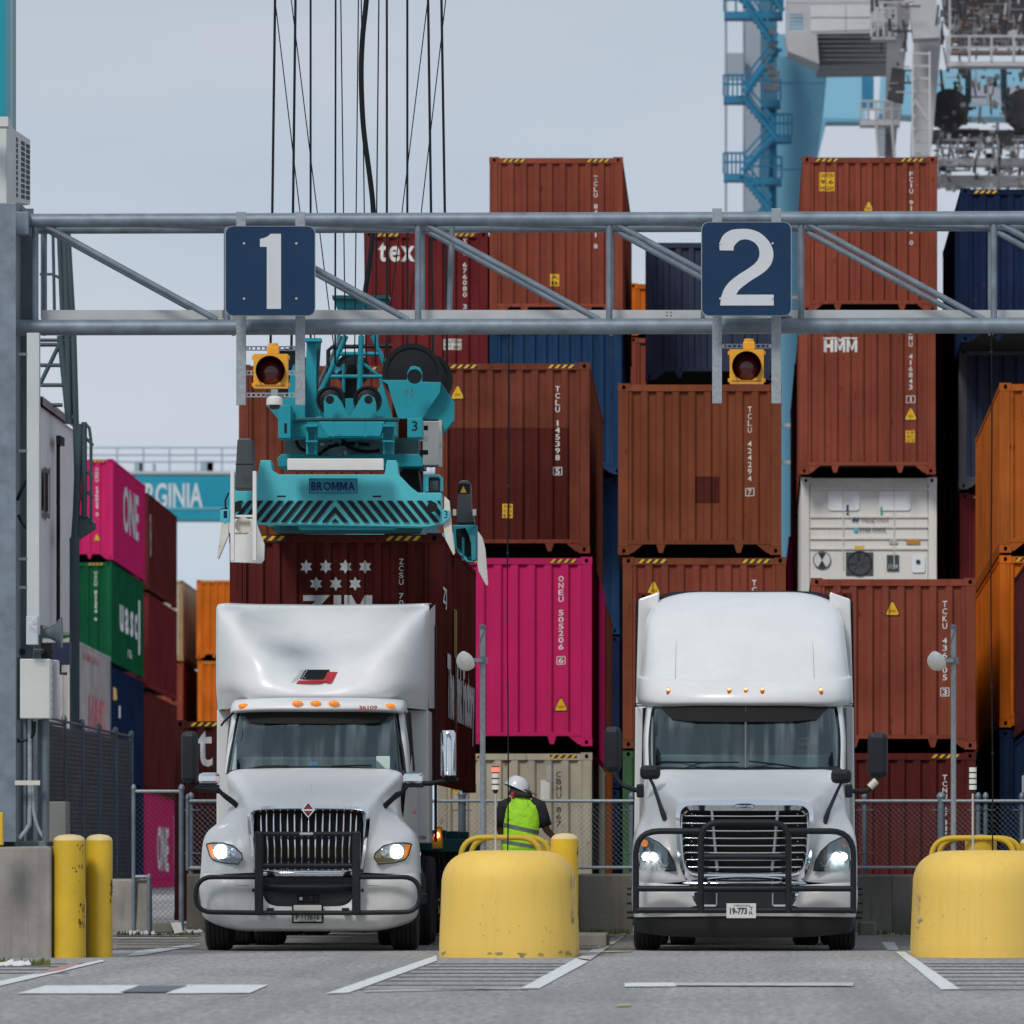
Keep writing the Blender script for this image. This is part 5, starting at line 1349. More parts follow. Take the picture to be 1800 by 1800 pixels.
# sheaves
def sheave(px, py, rpx, s_, name='sheave', w=.09, m=signblk):
    c = W(px, py, s_); r = rpx / s_
    return MB().lathe([(r * .15, -w * .6), (r * .8, -w * .35), (r * .86, -w * .5), (r, -w * .5), (r * .93, 0), (r, w * .5), (r * .5, w * .5)], c, 'y', 40).build(name, m, SP, smooth=30)
sheave(725, 657, 53, 150.5); sheave(748, 668, 48, 147.5); sheave(505, 655, 42, 149.5)
for px, py in ((581, 704), (646, 704)):
    sheave(px, py, 25, 151.6, w=.14); sheave(px + 4, py - 3, 22, 149.5)
def plate(P, s_=152.6, d=.06, m=teal, name='sheave_bracket'): return MB().pp(P, s_, d).build(name, m, SP, bevel=.004)
plate([(570, 735), (569, 706), (572, 698), (581, 693), (592, 696), (600, 706), (614, 735)]); plate([(615, 735), (630, 706), (637, 696), (647, 693), (658, 699), (661, 708), (662, 735)])
for px, py in ((580, 703), (648, 703)): MB().lathe([(.05, -.03), (.045, .0)], W(px, py, 152.9), 'y', 16).build('pin', signblk, SP)
plate([(670, 668), (715, 668), (716, 655), (721, 645), (729, 643), (738, 646), (742, 655), (742, 671), (775, 672), (773, 690), (742, 736), (700, 736), (688, 700), (682, 676)], 152.8)
plate([(740, 735), (740, 700), (746, 671), (775, 672), (798, 706), (797, 740), (776, 765), (776, 738)], 150.2, .3)
b = MB().lathe([(.085, -.04), (.08, .0)], W(729, 662, 153.4), 'y', 20); b.build('pin', signblk, SP, smooth=40)
MB().pb(716, 640 + 30, 717.5, 770, 153.2, .02).build('rust_streak', mat('rusty_streak', (.10, .07, .04), .8), SP) if False else None
plate([(468, 712), (478, 700), (505, 700), (511, 655), (516, 640), (530, 648), (536, 700), (536, 735), (512, 742), (490, 738)], 151.6, .3)
plate([(539, 597), (555, 597), (556, 700), (566, 735), (536, 735), (536, 690)], 151, .15); plate([(551, 597), (563, 600), (558, 680), (552, 700)], 150.6, .2, teald)
MB().pb(536, 594, 564, 600, 151.4, .3).build('flange_cap', teal, SP)
plate([(555, 690), (570, 680), (572, 735), (540, 735)], 150.8, .25); plate([(655, 700), (672, 672), (690, 735), (662, 735)], 150.8, .25)
# centre pivot block
MB().pb(607, 700, 622, 735, 150.8, .2).build('centre_lug', teal, SP); sheave(620, 650, 30, 147)
plate([(600, 735), (604, 680), (612, 640), (626, 640), (636, 680), (640, 735)], 149, .3, signblk, 'pivot_tower')
# A frame
for P, r, m in (([(608, 590), (575, 665), (563, 690)], .035, teal), ([(635, 590), (632, 700)], .035, teal), ([(655, 590), (676, 640)], .03, teal), ([(598, 622), (672, 622)], .025, teal), ([(574, 662), (672, 662)], .025, teal),
                ([(577, 682), (577, 616), (584, 610), (690, 608)], .025, dark), ([(600, 590), (560, 675)], .02, galvd), ([(590, 655), (604, 640), (604, 690)], .02, teal), ([(640, 640), (668, 662), (672, 690)], .02, teal)):
    spt('frame_tube', P, r, m, 149.5)
MB().pb(570, 645, 606, 650, 149, .3).build('frame_plate', teal, SP)
# cable basket at the top
bk = MB().pp([(588, 524), (680, 524), (676, 542), (592, 542)], 149, .5); bk.build('cable_basket', teal, SP)
MB().pb(584, 519, 684, 525, 149.2, .6).build('basket_rim', teald, SP)
for x in (600, 640, 668): spt('basket_strut', [(x, 542), (x - 6, 600)], .02, teal, 149)
# flippers and corner gear
def fl(P, s_, m=cream, d=.05, name='flipper'): return MB().pp(P, s_, d).build(name, m, SP, bevel=.006)
fl([(405, 912), (448, 912), (465, 957), (464, 984), (459, 990), (405, 988)], 156.5, offw, .08)
for x0 in (405, 444): MB().pb(x0, 828, x0 + 6.5, 985, 157.5, .12).build('flipper_arm', offw, SP, bevel=.004)
MB().lathe([(.09, -.02), (.085, .0)], W(427, 923, 157.2), 'y', 20).build('flipper_pad', cream, SP); MB().pb(410, 905, 450, 909, 157.4, .03).build('flipper_rib', offw, SP); MB().pb(408, 936, 446, 939, 157.2, .02).build('flipper_rib', cream, SP)
fl([(390, 912), (402, 912), (402, 940), (384, 983), (382, 978)], 152, cream, .12)
fl([(781, 872), (790, 880), (796, 945), (800, 972), (797, 976), (783, 948), (780, 930)], 155.5, cream, .1)
fl([(839, 932), (848, 945), (853, 965), (858, 1028), (855, 1030), (841, 1004), (839, 990)], 141, offw, .12)
for tx, px in (('1', 396), ('3', 783.5)):
    fl([(px - 9, 897), (px - 2, 895), (px + 7, 897), (px + 7, 914), (px, 921), (px - 9, 916)] if tx == '1' else [(px - 6, 895), (px + 6, 897), (px + 6, 912), (px - 6, 921)], 155.6, tealL, .08, 'corner_tab')
    a, c = W(px - 3, 911, 155.9), W(px + 3.5, 898, 155.9); text_on(tx, a.x, a.z, c.x, c.z, a.y, dkb, SP, bold=.01)
MB().pp([(412, 860), (417, 774), (420, 770), (440, 770), (443, 774), (446, 816), (445, 860)], 154.5, .35).build('actuator_cover', mat('cover_grey', (.045, .055, .062), .5, var=.15), SP, bevel=.02)
MB().pp([(414, 815), (445, 815), (445, 817), (414, 817)], 154.8, .02).build('cover_seam', signblk, SP)
MB().pp([(803, 920), (806, 850), (810, 844), (822, 844), (827, 850), (829, 895), (835, 920)], 144.5, .35).build('actuator_cover', MATS['cover_grey'], SP, bevel=.015)
MB().pp([(804, 868), (826, 868), (826, 850), (806, 850)], 145, .02).build('cover_recess', signblk, SP)
MB().pp([(809, 866), (820, 866), (814.5, 854)], 145.3, .01).build('warning_triangle', yprint, SP)
for x_ in (796, 831): MB().pb(x_, 895, x_ + 6, 906, 144.8, .05).build('lug', offw, SP)
MB().pp([(796, 923), (838, 923), (838, 984), (822, 984), (815, 975), (800, 965)], 143.5, .4).build('far_end_frame', teal, SP, bevel=.01)
MB().pp([(801, 930), (818, 928), (829, 950), (831, 975), (822, 980), (803, 962)], 143.9, .05).build('frame_opening', signblk, SP)
MB().pb(812, 945, 816, 985, 144.2, .05).build('frame_rib', teal, SP); MB().pp([(822, 932), (836, 930), (836, 984), (829, 984), (828, 955)], 144.3, .05).build('frame_rib', tealL, SP)
for P in ([(402, 866), (396, 880), (397, 905)], [(388, 896), (400, 893)], [(790, 870), (797, 884), (796, 895)]): spt('hose', P, .01, black, 155)
MB().pb(748, 838, 776, 866, 148, .4).build('sensor_frame', signblk, SP, bevel=.01); spt('sensor_hoop', [(751, 864), (751, 840), (755, 836), (771, 836), (776, 841), (776, 864)], .018, tealL, 152)
MB().pb(756, 845, 770, 863, 149.5, .1).build('sensor', mat('sensor_glass', (.05, .09, .10), .2), SP)
MB().pp([(700, 835), (712, 820), (735, 825), (740, 864), (722, 856)], 150, .5).build('corner_machinery', signblk, SP)
# cables
CB = [((483.5, 0), (478.6, 378), .019), ((519.4, 0), (515, 378), .019), ((546, 0), (546, 378), .016), ((590, 0), (589.5, 378), .014), ((680, 0), (680, 378), .017), ((716, 0), (716, 378), .017), ((752.5, 0), (757.8, 378), .019), ((776, 0), (782, 378), .019),
      ((483.5, 0), (527, 370), .008), ((512, 0), (558, 375), .008), ((599, 0), (604, 378), .009), ((630, 0), (626, 378), .009), ((635, 0), (640.5, 378), .009), ((666, 0), (662, 378), .010), ((752, 0), (706, 378), .008), ((783.5, 0), (740, 378), .008)]
_tk = [q for q in CB if q[2] > .012]; _tn = [q for q in CB if q[2] < .012]
_pl = ['leftmost', 'second from the left', 'third from the left', 'fourth from the left', 'fourth from the right', 'third from the right', 'second from the right', 'rightmost']
_tk.sort(key=lambda q: q[1][0]); _tn.sort(key=lambda q: q[1][0])
for lst, kind_ in ((_tk, 'thick'), (_tn, 'thin')):
    for ri, ((x0, y0), (x1, y1), r) in enumerate(lst):
        def ex(y): return x0 + (x1 - x0) * (y - y0) / (y1 - y0)
        yb = 640; xb = ex(yb)
        slant = 'slanting ' if abs(x1 - x0) > 30 else 'upright '
        t_r = thing('hoist_rope', '%s %shoist rope above the spreader, %s of the %s ones' % (kind_, slant, _pl[ri], kind_), 'rope', W(xb, yb, 150), kind_ + ' hoist ropes above the spreader')
        MB().tube([W(ex(-400), -400, 150), W(xb, yb, 150)], r * .9, 6).build('rope', signblk, t_r, smooth=60)
P = [(640, -420), (652, -250), (655, -120), (644, 0), (637, 90), (634.5, 140), (638, 225), (648, 310), (656, 360), (656, 410), (650, 460), (640, 520)]
P = [(640, -420), (652, -250), (650, -90), (644, 0), (637, 70), (635, 140), (639, 225), (650, 310), (655.5, 360), (656, 400), (650, 460), (641, 520)]
tt = thing('power_cable', 'thick black power cable curving down into the spreader basket', 'cable', W(640, 520, 149))
MB().tube(crline([W(x, y, 149.3) for x, y in P], 5), .032, 10).build('cable', signblk, tt, smooth=60)
# ---------------------------------------------------------------- far beam with lettering
cyb = mat('far_teal_beam', (.0, .27, .38), .5, var=.06, vs=.2)
s = 30.
fb = thing('crane_beam', 'teal crane beam with white letters RGINIA far behind the left stack', 'crane', W(300, 913, s))
MB().pb(120, 832, 1700, 896, s, 2.5).build('beam', cyb, fb); MB().pb(120, 898, 1700, 914, s + .3, 3).build('lower_flange', cyb, fb); MB().pb(120, 828, 1700, 833, s + .4, 3).build('walkway_floor', mat('walkway_grey', (.42, .46, .5), .6), fb)
MB().pb(120, 892, 1700, 895, s + .5, .1).build('flange_line', mat('beam_line', (.1, .38, .45), .5), fb)
a, c = W(226, 892, s + .5), W(356, 849, s + .5); text_on('VIRGINIA', a.x, a.z, c.x, c.z, a.y, signw, fb, bold=.02)
a, c = W(1360, 892, s + .5), W(1392, 846, s + .5); text_on('NT', a.x, a.z, c.x, c.z, a.y, signw, fb, bold=.02)
rm = mat('far_rail_grey', (.33, .39, .45), .6)
for yy in (787, 800, 812):
    MB().tube([W(120, yy, s), W(1700, yy, s)], .055, 5).build('handrail', rm, fb)
for x in range(160, 1700, 46): MB().tube([W(x, 787, s), W(x, 830, s)], .05, 5).build('rail_post', rm, fb)
b = MB()
for x, w in ((236, 14), (245, 6), (352, 22), (364, 10), (268, 5)): b.pb(x, 816 - w * .3, x + w, 829, s - .2, .5)
b.build('beam_fittings', rm, fb)['kind'] = 'stuff'
for px in (90, 1700): MB().pb(px, 828, px + 40, 1536, s, 1.5).build('beam_leg', cyb, fb)
# ---------------------------------------------------------------- ship to shore crane at the right
s = 44.
sky_b = mat('crane_light_blue', (.13, .34, .47), .5, var=.06, vs=.3)
sky_b2 = mat('crane_pale_blue', (.22, .46, .60), .5, var=.05, vs=.3)
stair_b = mat('crane_stair_blue', (.015, .17, .31), .5, var=.15)
cgr = mat('crane_pale_grey', (.40, .40, .41), .5, var=.1, vs=.6)
cgd = mat('crane_grey', (.20, .21, .22), .6, var=.2, vs=.8)
cgk = mat('crane_dark_machinery', (.03, .028, .03), .6, var=.5, vs=1.5)
cst = mat('crane_panel_grey', (.30, .34, .39), .5, var=.04)
sc_ = thing('ship_crane', 'light blue ship to shore crane leg with zigzag stairs', 'crane', W(1400, 1540, s))
def cp(name, P, ss, d, m): return MB().pp(P, ss, d).build(name, m, sc_)
cp('leg', [(1366, 98), (1456, 105), (1448, 190), (1437, 276), (1420, 600), (1408, 900), (1405, 1545), (1340, 1545), (1352, 600), (1366, 300)], s, 3., sky_b)
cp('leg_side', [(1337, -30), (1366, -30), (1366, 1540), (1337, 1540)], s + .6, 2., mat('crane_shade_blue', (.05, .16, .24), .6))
cp('leg_cap', [(1366, 60), (1440, 60), (1456, 105), (1366, 98)], s - .5, 3., sky_b)
cp('panel', [(1307, -30), (1340, -30), (1340, 372), (1307, 372)], s - .6, 1., cst); cp('panel', [(1277, 93), (1310, 93), (1310, 140), (1277, 140)], s - .5, .4, cst)
cp('leg_trim', [(1352, 190), (1364, 190), (1364, 372), (1352, 372)], s + 1.2, .3, stair_b)
for y0 in (145, 297): MB().pb(1366, y0, 1450, y0 + 1.5, s + .3, .1).build('weld_line', stair_b, sc_)
MB().pb(1420, 178, 1424, 200, s + .4, .1).build('hatch', stair_b, sc_)
for x0, x1, y, nm in ((1273, 1376, 20, 0), (1272, 1312, 168, 0), (1338, 1372, 176, 0), (1356, 1392, 237, 0), (1272, 1308, 305, 0), (1310, 1374, 312, 0), (1274, 1330, -30, 0)):
    MB().pb(x0, y, x1, y + 12, s + 1.4, 1.2).build('platform', stair_b, sc_)
    for yy in (y - 36, y - 20): MB().tube([W(x0, yy, s + 1.4), W(x1, yy, s + 1.4)], .045, 5).build('handrail', stair_b, sc_)
    for k in range(6): MB().tube([W(x0 + (x1 - x0) * k / 5, y - 36, s + 1.4), W(x0 + (x1 - x0) * k / 5, y, s + 1.4)], .04, 5).build('rail_post', stair_b, sc_)
for (x0, y0), (x1, y1) in (((1306, 0), (1362, 82)), ((1368, 86), (1310, 165)), ((1306, 170), (1366, 244)), ((1362, 238), (1306, 302)), ((1308, 312), (1356, 372)), ((1356, 372), (1300, 440)), ((1330, -60), (1375, 20))):
    for dy, r in ((0, .10), (-14, .045), (-28, .045)): MB().tube([W(x0, y0 + dy, s + 1.6), W(x1, y1 + dy, s + 1.6)], r, 5).build('stair_stringer' if dy == 0 else 'handrail', stair_b, sc_)
    MB().tube([W(x0, y0, s + 1.2), W(x1, y1, s + 1.2)], .14, 5).build('stair_stringer', stair_b, sc_)
    b = MB()
    for k in range(9):
        p = W(x0 + (x1 - x0) * k / 9, y0 + (y1 - y0) * k / 9, s + 1.4); b.box(p - Vector((.15, .0, .03)), p + Vector((.15, .8, .03)))
    b.build('stair_tread', stair_b, sc_)['kind'] = 'stuff'
for x in (1276, 1308): MB().tube([W(x, -40, s + 1.), W(x, 372, s + 1.)], .05, 5).build('tower_post', cst, sc_)
b = MB(); 
for k in range(10): b.pb(1338 + rr.uniform(0, 26), 40 + k * 12, 1342 + rr.uniform(2, 30), 46 + k * 12 + rr.uniform(0, 6), s + 1.7, .3)
b.build('cable_boxes', mat('rust_grey_boxes', (.09, .10, .12), .6, var=.5, vs=2), sc_)['kind'] = 'stuff'
for y_ in (520, 745, 810): MB().pb(1370, y_, 1410, y_ + 5, s + .5, .4).build('leg_band', cgr, sc_)
# second leg / light blue boxes
ck = thing('ship_crane', 'grey ship crane machinery with walkways and dark drums at the top right', 'crane', W(1620, 600, 46)); sc_ = ck
cp('sill_box', [(1452, 128), (1520, 125), (1522, 210), (1445, 208)], 41, 3., sky_b2); cp('sill_box', [(1440, 207), (1530, 209), (1530, 214), (1452, 214), (1437, 276), (1434, 276)], 41.3, 2., sky_b)
cp('louvre', [(1515, 130), (1536, 130), (1536, 190), (1515, 190)], 41.6, .3, stair_b)
for x in (1465, 1498, 1530): MB().pb(x, 110, x + 2, 128, 41.5, .2).build('rail_post', sky_b, ck)
MB().pb(1462, 110, 1548, 113, 41.5, .2).build('handrail', sky_b, ck)
cp('sill_box', [(1550, 125), (1800, 120), (1840, 205), (1640, 205), (1545, 200)], 40.5, 3., sky_b2); MB().pb(1700, 150, 1840, 184, 40.8, .3).build('pale_band', cst, ck)
# girder housing
cp('housing', [(1383, -60), (1600, -60), (1600, 2), (1534, 58), (1383, 60)], 46, 6, cgr)
cp('housing_panel', [(1425, 10), (1530, 8), (1530, 52), (1425, 55)], 46.4, .4, mat('crane_white_panel', (.52, .53, .54), .5, var=.05))
MB().pb(1486, 10, 1487.5, 54, 46.6, .1).build('panel_seam', cgd, ck); MB().pb(1425, 30, 1530, 31.5, 46.6, .1).build('panel_seam', cgd, ck); MB().pb(1383, 2, 1600, 5, 46.7, .2).build('rail', cgr, ck)
cp('underside', [(1433, 62), (1575, 62), (1568, 112), (1437, 114)], 45.8, 5, cgd); cp('underside_frame', [(1380, 58), (1436, 60), (1440, 112), (1385, 90)], 46.1, 3, cgr)
for k in range(6): MB().pb(1436, 64 + k * 8, 1568, 66 + k * 8, 46, .2).build('underside_rib', mat('crane_mid_grey', (.13, .135, .14), .6), ck)
for k in range(5): MB().pb(1387, 24 + k * 6, 1412, 27 + k * 6, 46.6, .1).build('vent_slat', sky_b, ck)
cp('hanging_leg', [(1605, -40), (1640, -40), (1655, 65), (1636, 275), (1602, 275), (1608, 68)], 47, 2., cgr); cp('leg_head', [(1598, 10), (1646, 10), (1652, 66), (1606, 68)], 47.4, 1.5, cgr)
cp('brace', [(1560, 0), (1600, 20), (1572, 275), (1556, 275)], 46.5, 1., cgd); cp('hung_box', [(1568, 118), (1592, 122), (1588, 178), (1560, 170)], 47.2, 1.2, cgk)
for k in range(9): MB().pb(1603, 92 + k * 22, 1634, 96 + k * 22, 47.5, .2).build('ladder_rung', cgr, ck)
for x in (1603, 1633): MB().pb(x, 90, x + 2.5, 275, 47.6, .2).build('ladder_rail', mat('crane_white_panel', (.5, .5, .5)), ck)
MB().tube([W(1608, 175, 47.8), W(1632, 215, 47.8)], .07, 6).build('ladder_brace', cgr, ck)
def walk(x0, x1, y, ss, m, hh=34, n=8, th=10):
    MB().pb(x0, y, x1, y + th, ss, 1.2).build('walkway', m, ck)
    for q in (hh, hh * .55): MB().tube([W(x0, y - q, ss), W(x1, y - q, ss)], .045, 5).build('handrail', cgr, ck)
    for k in range(n + 1): MB().tube([W(x0 + (x1 - x0) * k / n, y - hh, ss), W(x0 + (x1 - x0) * k / n, y, ss)], .05, 5).build('rail_post', cgr, ck)
walk(1512, 1582, 210, 46.8, cgr, 32, 5); walk(1648, 1860, 278, 46.8, cgr, 32, 6, 12); walk(1665, 1860, 108, 47.6, cgr, 44, 5, 8); walk(1532, 1575, 65, 47.2, cgr, 50, 4, 4)
MB().pb(1665, 88, 1860, 94, 47.4, .8).build('rust_beam', mat('crane_rust_beam', (.17, .12, .10), .7, var=.3, vs=1), ck); MB().pb(1668, -40, 1671, 118, 47.8, .3).build('post', cgr, ck)
MB().pb(1640, 308, 1860, 325, 46.4, 1.5).build('lower_beam', cgr, ck); MB().pb(1636, 228, 1860, 246, 46.2, 2.).build('dark_beam', cgk, ck)
for px in (1668, 1800): 
    MB().lathe([(.2, -.6), (.75, -.6), (.75, -.4), (.62, -.35), (.62, .35), (.75, .4), (.75, .6), (.2, .6)], W(px, 193, 46.6), 'y', 24).build('cable_drum', cgk, ck, smooth=40)
    for k in range(10):
        a = R(36 * k); c_ = W(px, 193, 46.9); MB().tube([c_ + Vector((math.cos(a) * .6, -.5, math.sin(a) * .6)), c_ + Vector((math.cos(a) * .88, -.5, math.sin(a) * .88))], .07, 4).build('drum_bolt', cgk, ck)
for P in ([(1702, 120), (1702, 178), (1690, 190)], [(1764, 120), (1765, 175), (1776, 190)]): MB().tube([W(x, y, 46.9) for x, y in P], .12, 8).build('drop_pipe', mat('deep_blue_pipe', (.01, .04, .06), .5), ck)
# stairs under the walkway
for k in range(12): MB().pb(1543 + (k % 2), 216 + k * 5, 1565, 218 + k * 5, 46.6, .3).build('stair_tread', cgd, ck)
MB().tube([W(1540, 214, 46.8), W(1545, 276, 46.8)], .06, 5).build('stair_rail', cgr, ck); MB().tube([W(1568, 214, 46.8), W(1572, 276, 46.8)], .06, 5).build('stair_rail', cgr, ck)
# random machinery clutter: pipes, boxes, cables
rr = random.Random(21)
mm_ = [cgk, cgd, cgr, MATS['crane_rust_beam'], MATS['crane_mid_grey']]
b_ = {m.name: MB() for m in mm_}
for (x0, y0, x1, y1, n, ws) in ((1645, -40, 1860, 84, 230, 12), (1640, 112, 1860, 150, 60, 14), (1640, 150, 1860, 226, 50, 12), (1640, 226, 1860, 262, 110, 12), (1640, 262, 1860, 330, 160, 12), (1530, -30, 1600, 60, 50, 7), (1560, 60, 1600, 180, 26, 6), (1650, 10, 1800, 75, 50, 5)):
    for k in range(n):
        x, y = rr.uniform(x0, x1), rr.uniform(y0, y1); m = rr.choice(mm_[:2] + mm_); ss = rr.uniform(45.2, 47.6)
        if rr.random() < .5: b_[m.name].pb(x, y, x + rr.uniform(1.5, ws), y + rr.uniform(1.5, ws), ss, rr.uniform(.2, .8))
        elif rr.random() < .6: b_[m.name].tube([W(x, y, ss), W(x + rr.uniform(-6, 6), y + rr.uniform(10, 40), ss)], rr.uniform(.02, .06), 4)
        else: b_[m.name].tube([W(x, y, ss), W(x + rr.uniform(10, 40), y, ss)], rr.uniform(.02, .05), 4)
for k, v in b_.items(): v.build('machinery_clutter', MATS[k], ck)['kind'] = 'stuff'
cp('back_plate', [(1650, -60), (1860, -60), (1860, 80), (1690, 84), (1660, 40)], 44.6, .4, mat('crane_brown_grey', (.16, .13, .12), .7, var=.4, vs=.8))
cp('support_leg', [(1900, -60), (1960, -60), (1960, 1545), (1900, 1545)], 44, 3, sky_b)
cp('top_boom', [(1383, -90), (1960, -90), (1960, -60), (1383, -60)], 45, 6, cgr)
# ---------------------------------------------------------------- trucks
class Truck:
    def __init__(s, cx, rz, name, label):
        s.Y0 = F / 160.; s.root = thing(name, label, 'truck', ((cx - HX) / 160., s.Y0, 0), 'white conventional lorry tractors facing the camera', local=True, rz=rz)
    def p(s, hx, py, d):
        sc = F / (s.Y0 + d); return Vector((hx / sc, d, (HY - py) / sc + CH))
    def surf(s, name, net, m, n=6, k=6, mirror=True, parent=None, solid=.0, smooth=55):
        V, Fc = surf([[s.p(*q) for q in r] for r in net], n, k, mirror)
        return MB().add(V, Fc).build(name, m, parent or s.root, smooth=smooth, solid=solid)
    def tube(s, name, P, r, m=barblk, n=10, rnd=0, parent=None, mir=False, smooth_line=False):
        pts = [s.p(*q) for q in P]
        if rnd: pts = fillet(pts, rnd, 6)
        if smooth_line: pts = crline(pts, 5)
        out = []
        for sg in ((1, -1) if mir else (1,)):
            out.append(MB().tube([Vector((q.x * sg, q.y, q.z)) for q in pts], r, n).build(name, m, parent or s.root, smooth=60))
        return out[0]
    def poly(s, name, P, d, depth, m, parent=None, mir=False, bevel=.004, label=None):
        o = None
        for sg in ((1, -1) if mir else (1,)):
            pts = [s.p(x * sg, y, d) for x, y in P]
            o = MB().prism(pts, depth).build(name, m, parent or s.root, bevel=bevel)
        return o
    def box(s, name, x0, y0, x1, y1, d, depth, m, parent=None, mir=False, bevel=.004):
        o = None
        for sg in ((1, -1) if mir else (1,)):
            a, b = s.p(x0 * sg, y0, d), s.p(x1 * sg, y1, d)
            o = MB().box(a, (b.x, a.y + depth, b.z)).build(name, m, parent or s.root, bevel=bevel)
        return o
    def text(s, name, t, x0, y0, x1, y1, d, m, bold=.02, parent=None):
        a, b = s.p(x0, y1, d), s.p(x1, y0, d); return text_on(t, a.x, a.z, b.x, b.z, a.y, m, parent or s.root, name=name, bold=bold)
TYRE = {}
def tyre_mesh():
    if 't' in TYRE: return TYRE['t']
    b = MB(); R0, w = .52, .285; prof = [(.30, -w / 2 + .02), (.36, -w / 2), (.46, -w / 2 - .008), (.50, -w / 2 + .005)]
    for k in range(5):
        x0 = -w / 2 + .02 + k * (w - .04) / 5; x1 = x0 + (w - .04) / 5
        prof += [(R0, x0), (R0, x1 - .012), (R0 - .014, x1 - .010), (R0 - .014, x1 - .002)]
    prof += [(.50, w / 2 - .005), (.46, w / 2 + .008), (.36, w / 2), (.30, w / 2 - .02)]
    b.lathe(prof, (0, 0, 0), 'x', 48)
    TYRE['t'] = mesh_from('tyre', b.v, b.f, mat('tyre_rubber', (.022, .022, .023), .85, var=.3, vs=4, bump=.4, bs=30), smooth=35)
    b = MB(); b.lathe([(.05, -.13), (.14, -.12), (.16, -.06), (.27, -.05), (.295, -.12), (.30, .12), (.27, .05), (.16, .05), (.1, .06)], (0, 0, 0), 'x', 32)
    TYRE['r'] = mesh_from('rim', b.v, b.f, mat('steel_wheel_white', (.5, .5, .5), .4, .4, dirt=.4), smooth=35)
    return TYRE['t']
def wheel(T, x, d, side, studs=False):
    tyre_mesh()
    w = bpy.data.objects.new('wheel', None); col.objects.link(w); w.parent = T.root; w.location = (x, d, .52); ORG[w] = Vector((0, 0, 0))
    if side < 0: w.rotation_euler = (0, 0, 0)
    inst('tyre', TYRE['t'], w, (0, 0, 0)); inst('rim', TYRE['r'], w, (0, 0, 0), scale=(-side, 1, 1) if side else (1, 1, 1))
    if studs:
        b = MB()
        for k in range(10):
            a = R(36 * k); c = Vector((side * .10, math.cos(a) * .17, math.sin(a) * .17)); b.tube([c, c + Vector((side * .13, 0, 0))], [.022, .01], 6)
        b.build('wheel_stud', barblk, w)
    return w
def person_face(): pass
interior = mat('cab_interior', (.035, .037, .04), .8, var=.2)
dashm = mat('dashboard_grey', (.07, .08, .085), .6)
def lampcol(T, parent): pass
# ======================== left truck ========================
A = Truck(542, .010, 'truck', 'white lorry tractor with vertical bar grille, bull bar and flag emblem under sign one')
At = A.root
ax = lambda hx: hx
# hood and fenders: rows run from the grille edge outward to the cowl / wheel arch
inner = [(0, 1416, .05), (60, 1417, .06), (96, 1420, .08), (107, 1434, .10), (105, 1470, .10), (100, 1505, .08), (96, 1534, .06)]
m1 = [(0, 1404, .28), (65, 1404, .28), (104, 1406, .30), (117, 1424, .28), (118, 1465, .17), (122, 1500, .09), (122, 1535, .06)]
m2 = [(0, 1386, .66), (72, 1387, .66), (117, 1391, .68), (126, 1411, .58), (134, 1455, .27), (148, 1490, .12), (150, 1536, .09)]
m3 = [(0, 1368, 1.10), (78, 1370, 1.10), (133, 1374, 1.12), (138, 1402, .98), (149, 1444, .48), (170, 1476, .24), (176, 1536, .18)]
outer = [(0, 1350, 1.55), (84, 1352, 1.55), (148, 1359, 1.55), (149, 1398, 1.42), (156, 1438, .72), (184, 1470, .42), (191, 1534, .34)]
o2 = [(0, 1349, 1.75), (84, 1351, 1.75), (150, 1358, 1.75), (150, 1398, 1.75), (158, 1440, 1.30), (187, 1474, .80), (193, 1536, .75)]
A.surf('hood', [inner, m1, m2, m3, outer, o2], steelw, 6, 6)
# centre crease of the hood
A.surf('hood_crease', [[(0, 1413, .12), (5, 1414, .13)], [(0, 1395, .45), (3.5, 1397, .46)], [(0, 1377, .82), (1, 1379, .84)]], steelw, 3, 4)
# inner cavity
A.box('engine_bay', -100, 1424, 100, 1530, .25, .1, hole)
# grille surround (chrome) ring
def ring(T, name, out, inn, d, depth, m):
    n_ = len(out); V = [T.p(x, y, d + .02) for x, y in out] + [T.p((x + u) / 2, (y + w) / 2, d - .03) for (x, y), (u, w) in zip(out, inn)] + [T.p(x, y, d + .0) for x, y in inn] + [T.p(x, y, d + depth) for x, y in inn]
    Fc = []
    for j in range(3):
        for k in range(n_): Fc.append((j * n_ + k, j * n_ + (k + 1) % n_, (j + 1) * n_ + (k + 1) % n_, (j + 1) * n_ + k))
    return MB().add(V, Fc).build(name, m, T.root, smooth=60)
def cl(P, n=5):
    """closed smooth curve through half outline (mirrored)"""
    full = P + [(-x, y) for x, y in reversed(P[1:-1])]
    N = len(full); out = []
    for i in range(N):
        a, b, c, d = [Vector((*full[(i + j) % N], 0)) for j in (-1, 0, 1, 2)]
        for k in range(n): q = cr(a, b, c, d, k / n); out.append((q.x, q.y))
    return out
og = cl([(0, 1415.5), (55, 1416), (92, 1418.5), (104, 1424), (107.5, 1434), (104, 1470), (99, 1510), (95, 1530), (86, 1535), (50, 1536), (0, 1536)])
ig = cl([(0, 1425.5), (55, 1426), (86, 1427.5), (94, 1430), (96, 1437), (94, 1470), (91, 1505), (88, 1522), (80, 1525), (50, 1526), (0, 1526)])
ring(A, 'grille_surround', og, ig, .02, .12, chrome)
gr = A.box('grille_backing', -92, 1427, 92, 1524, .13, .02, hole)
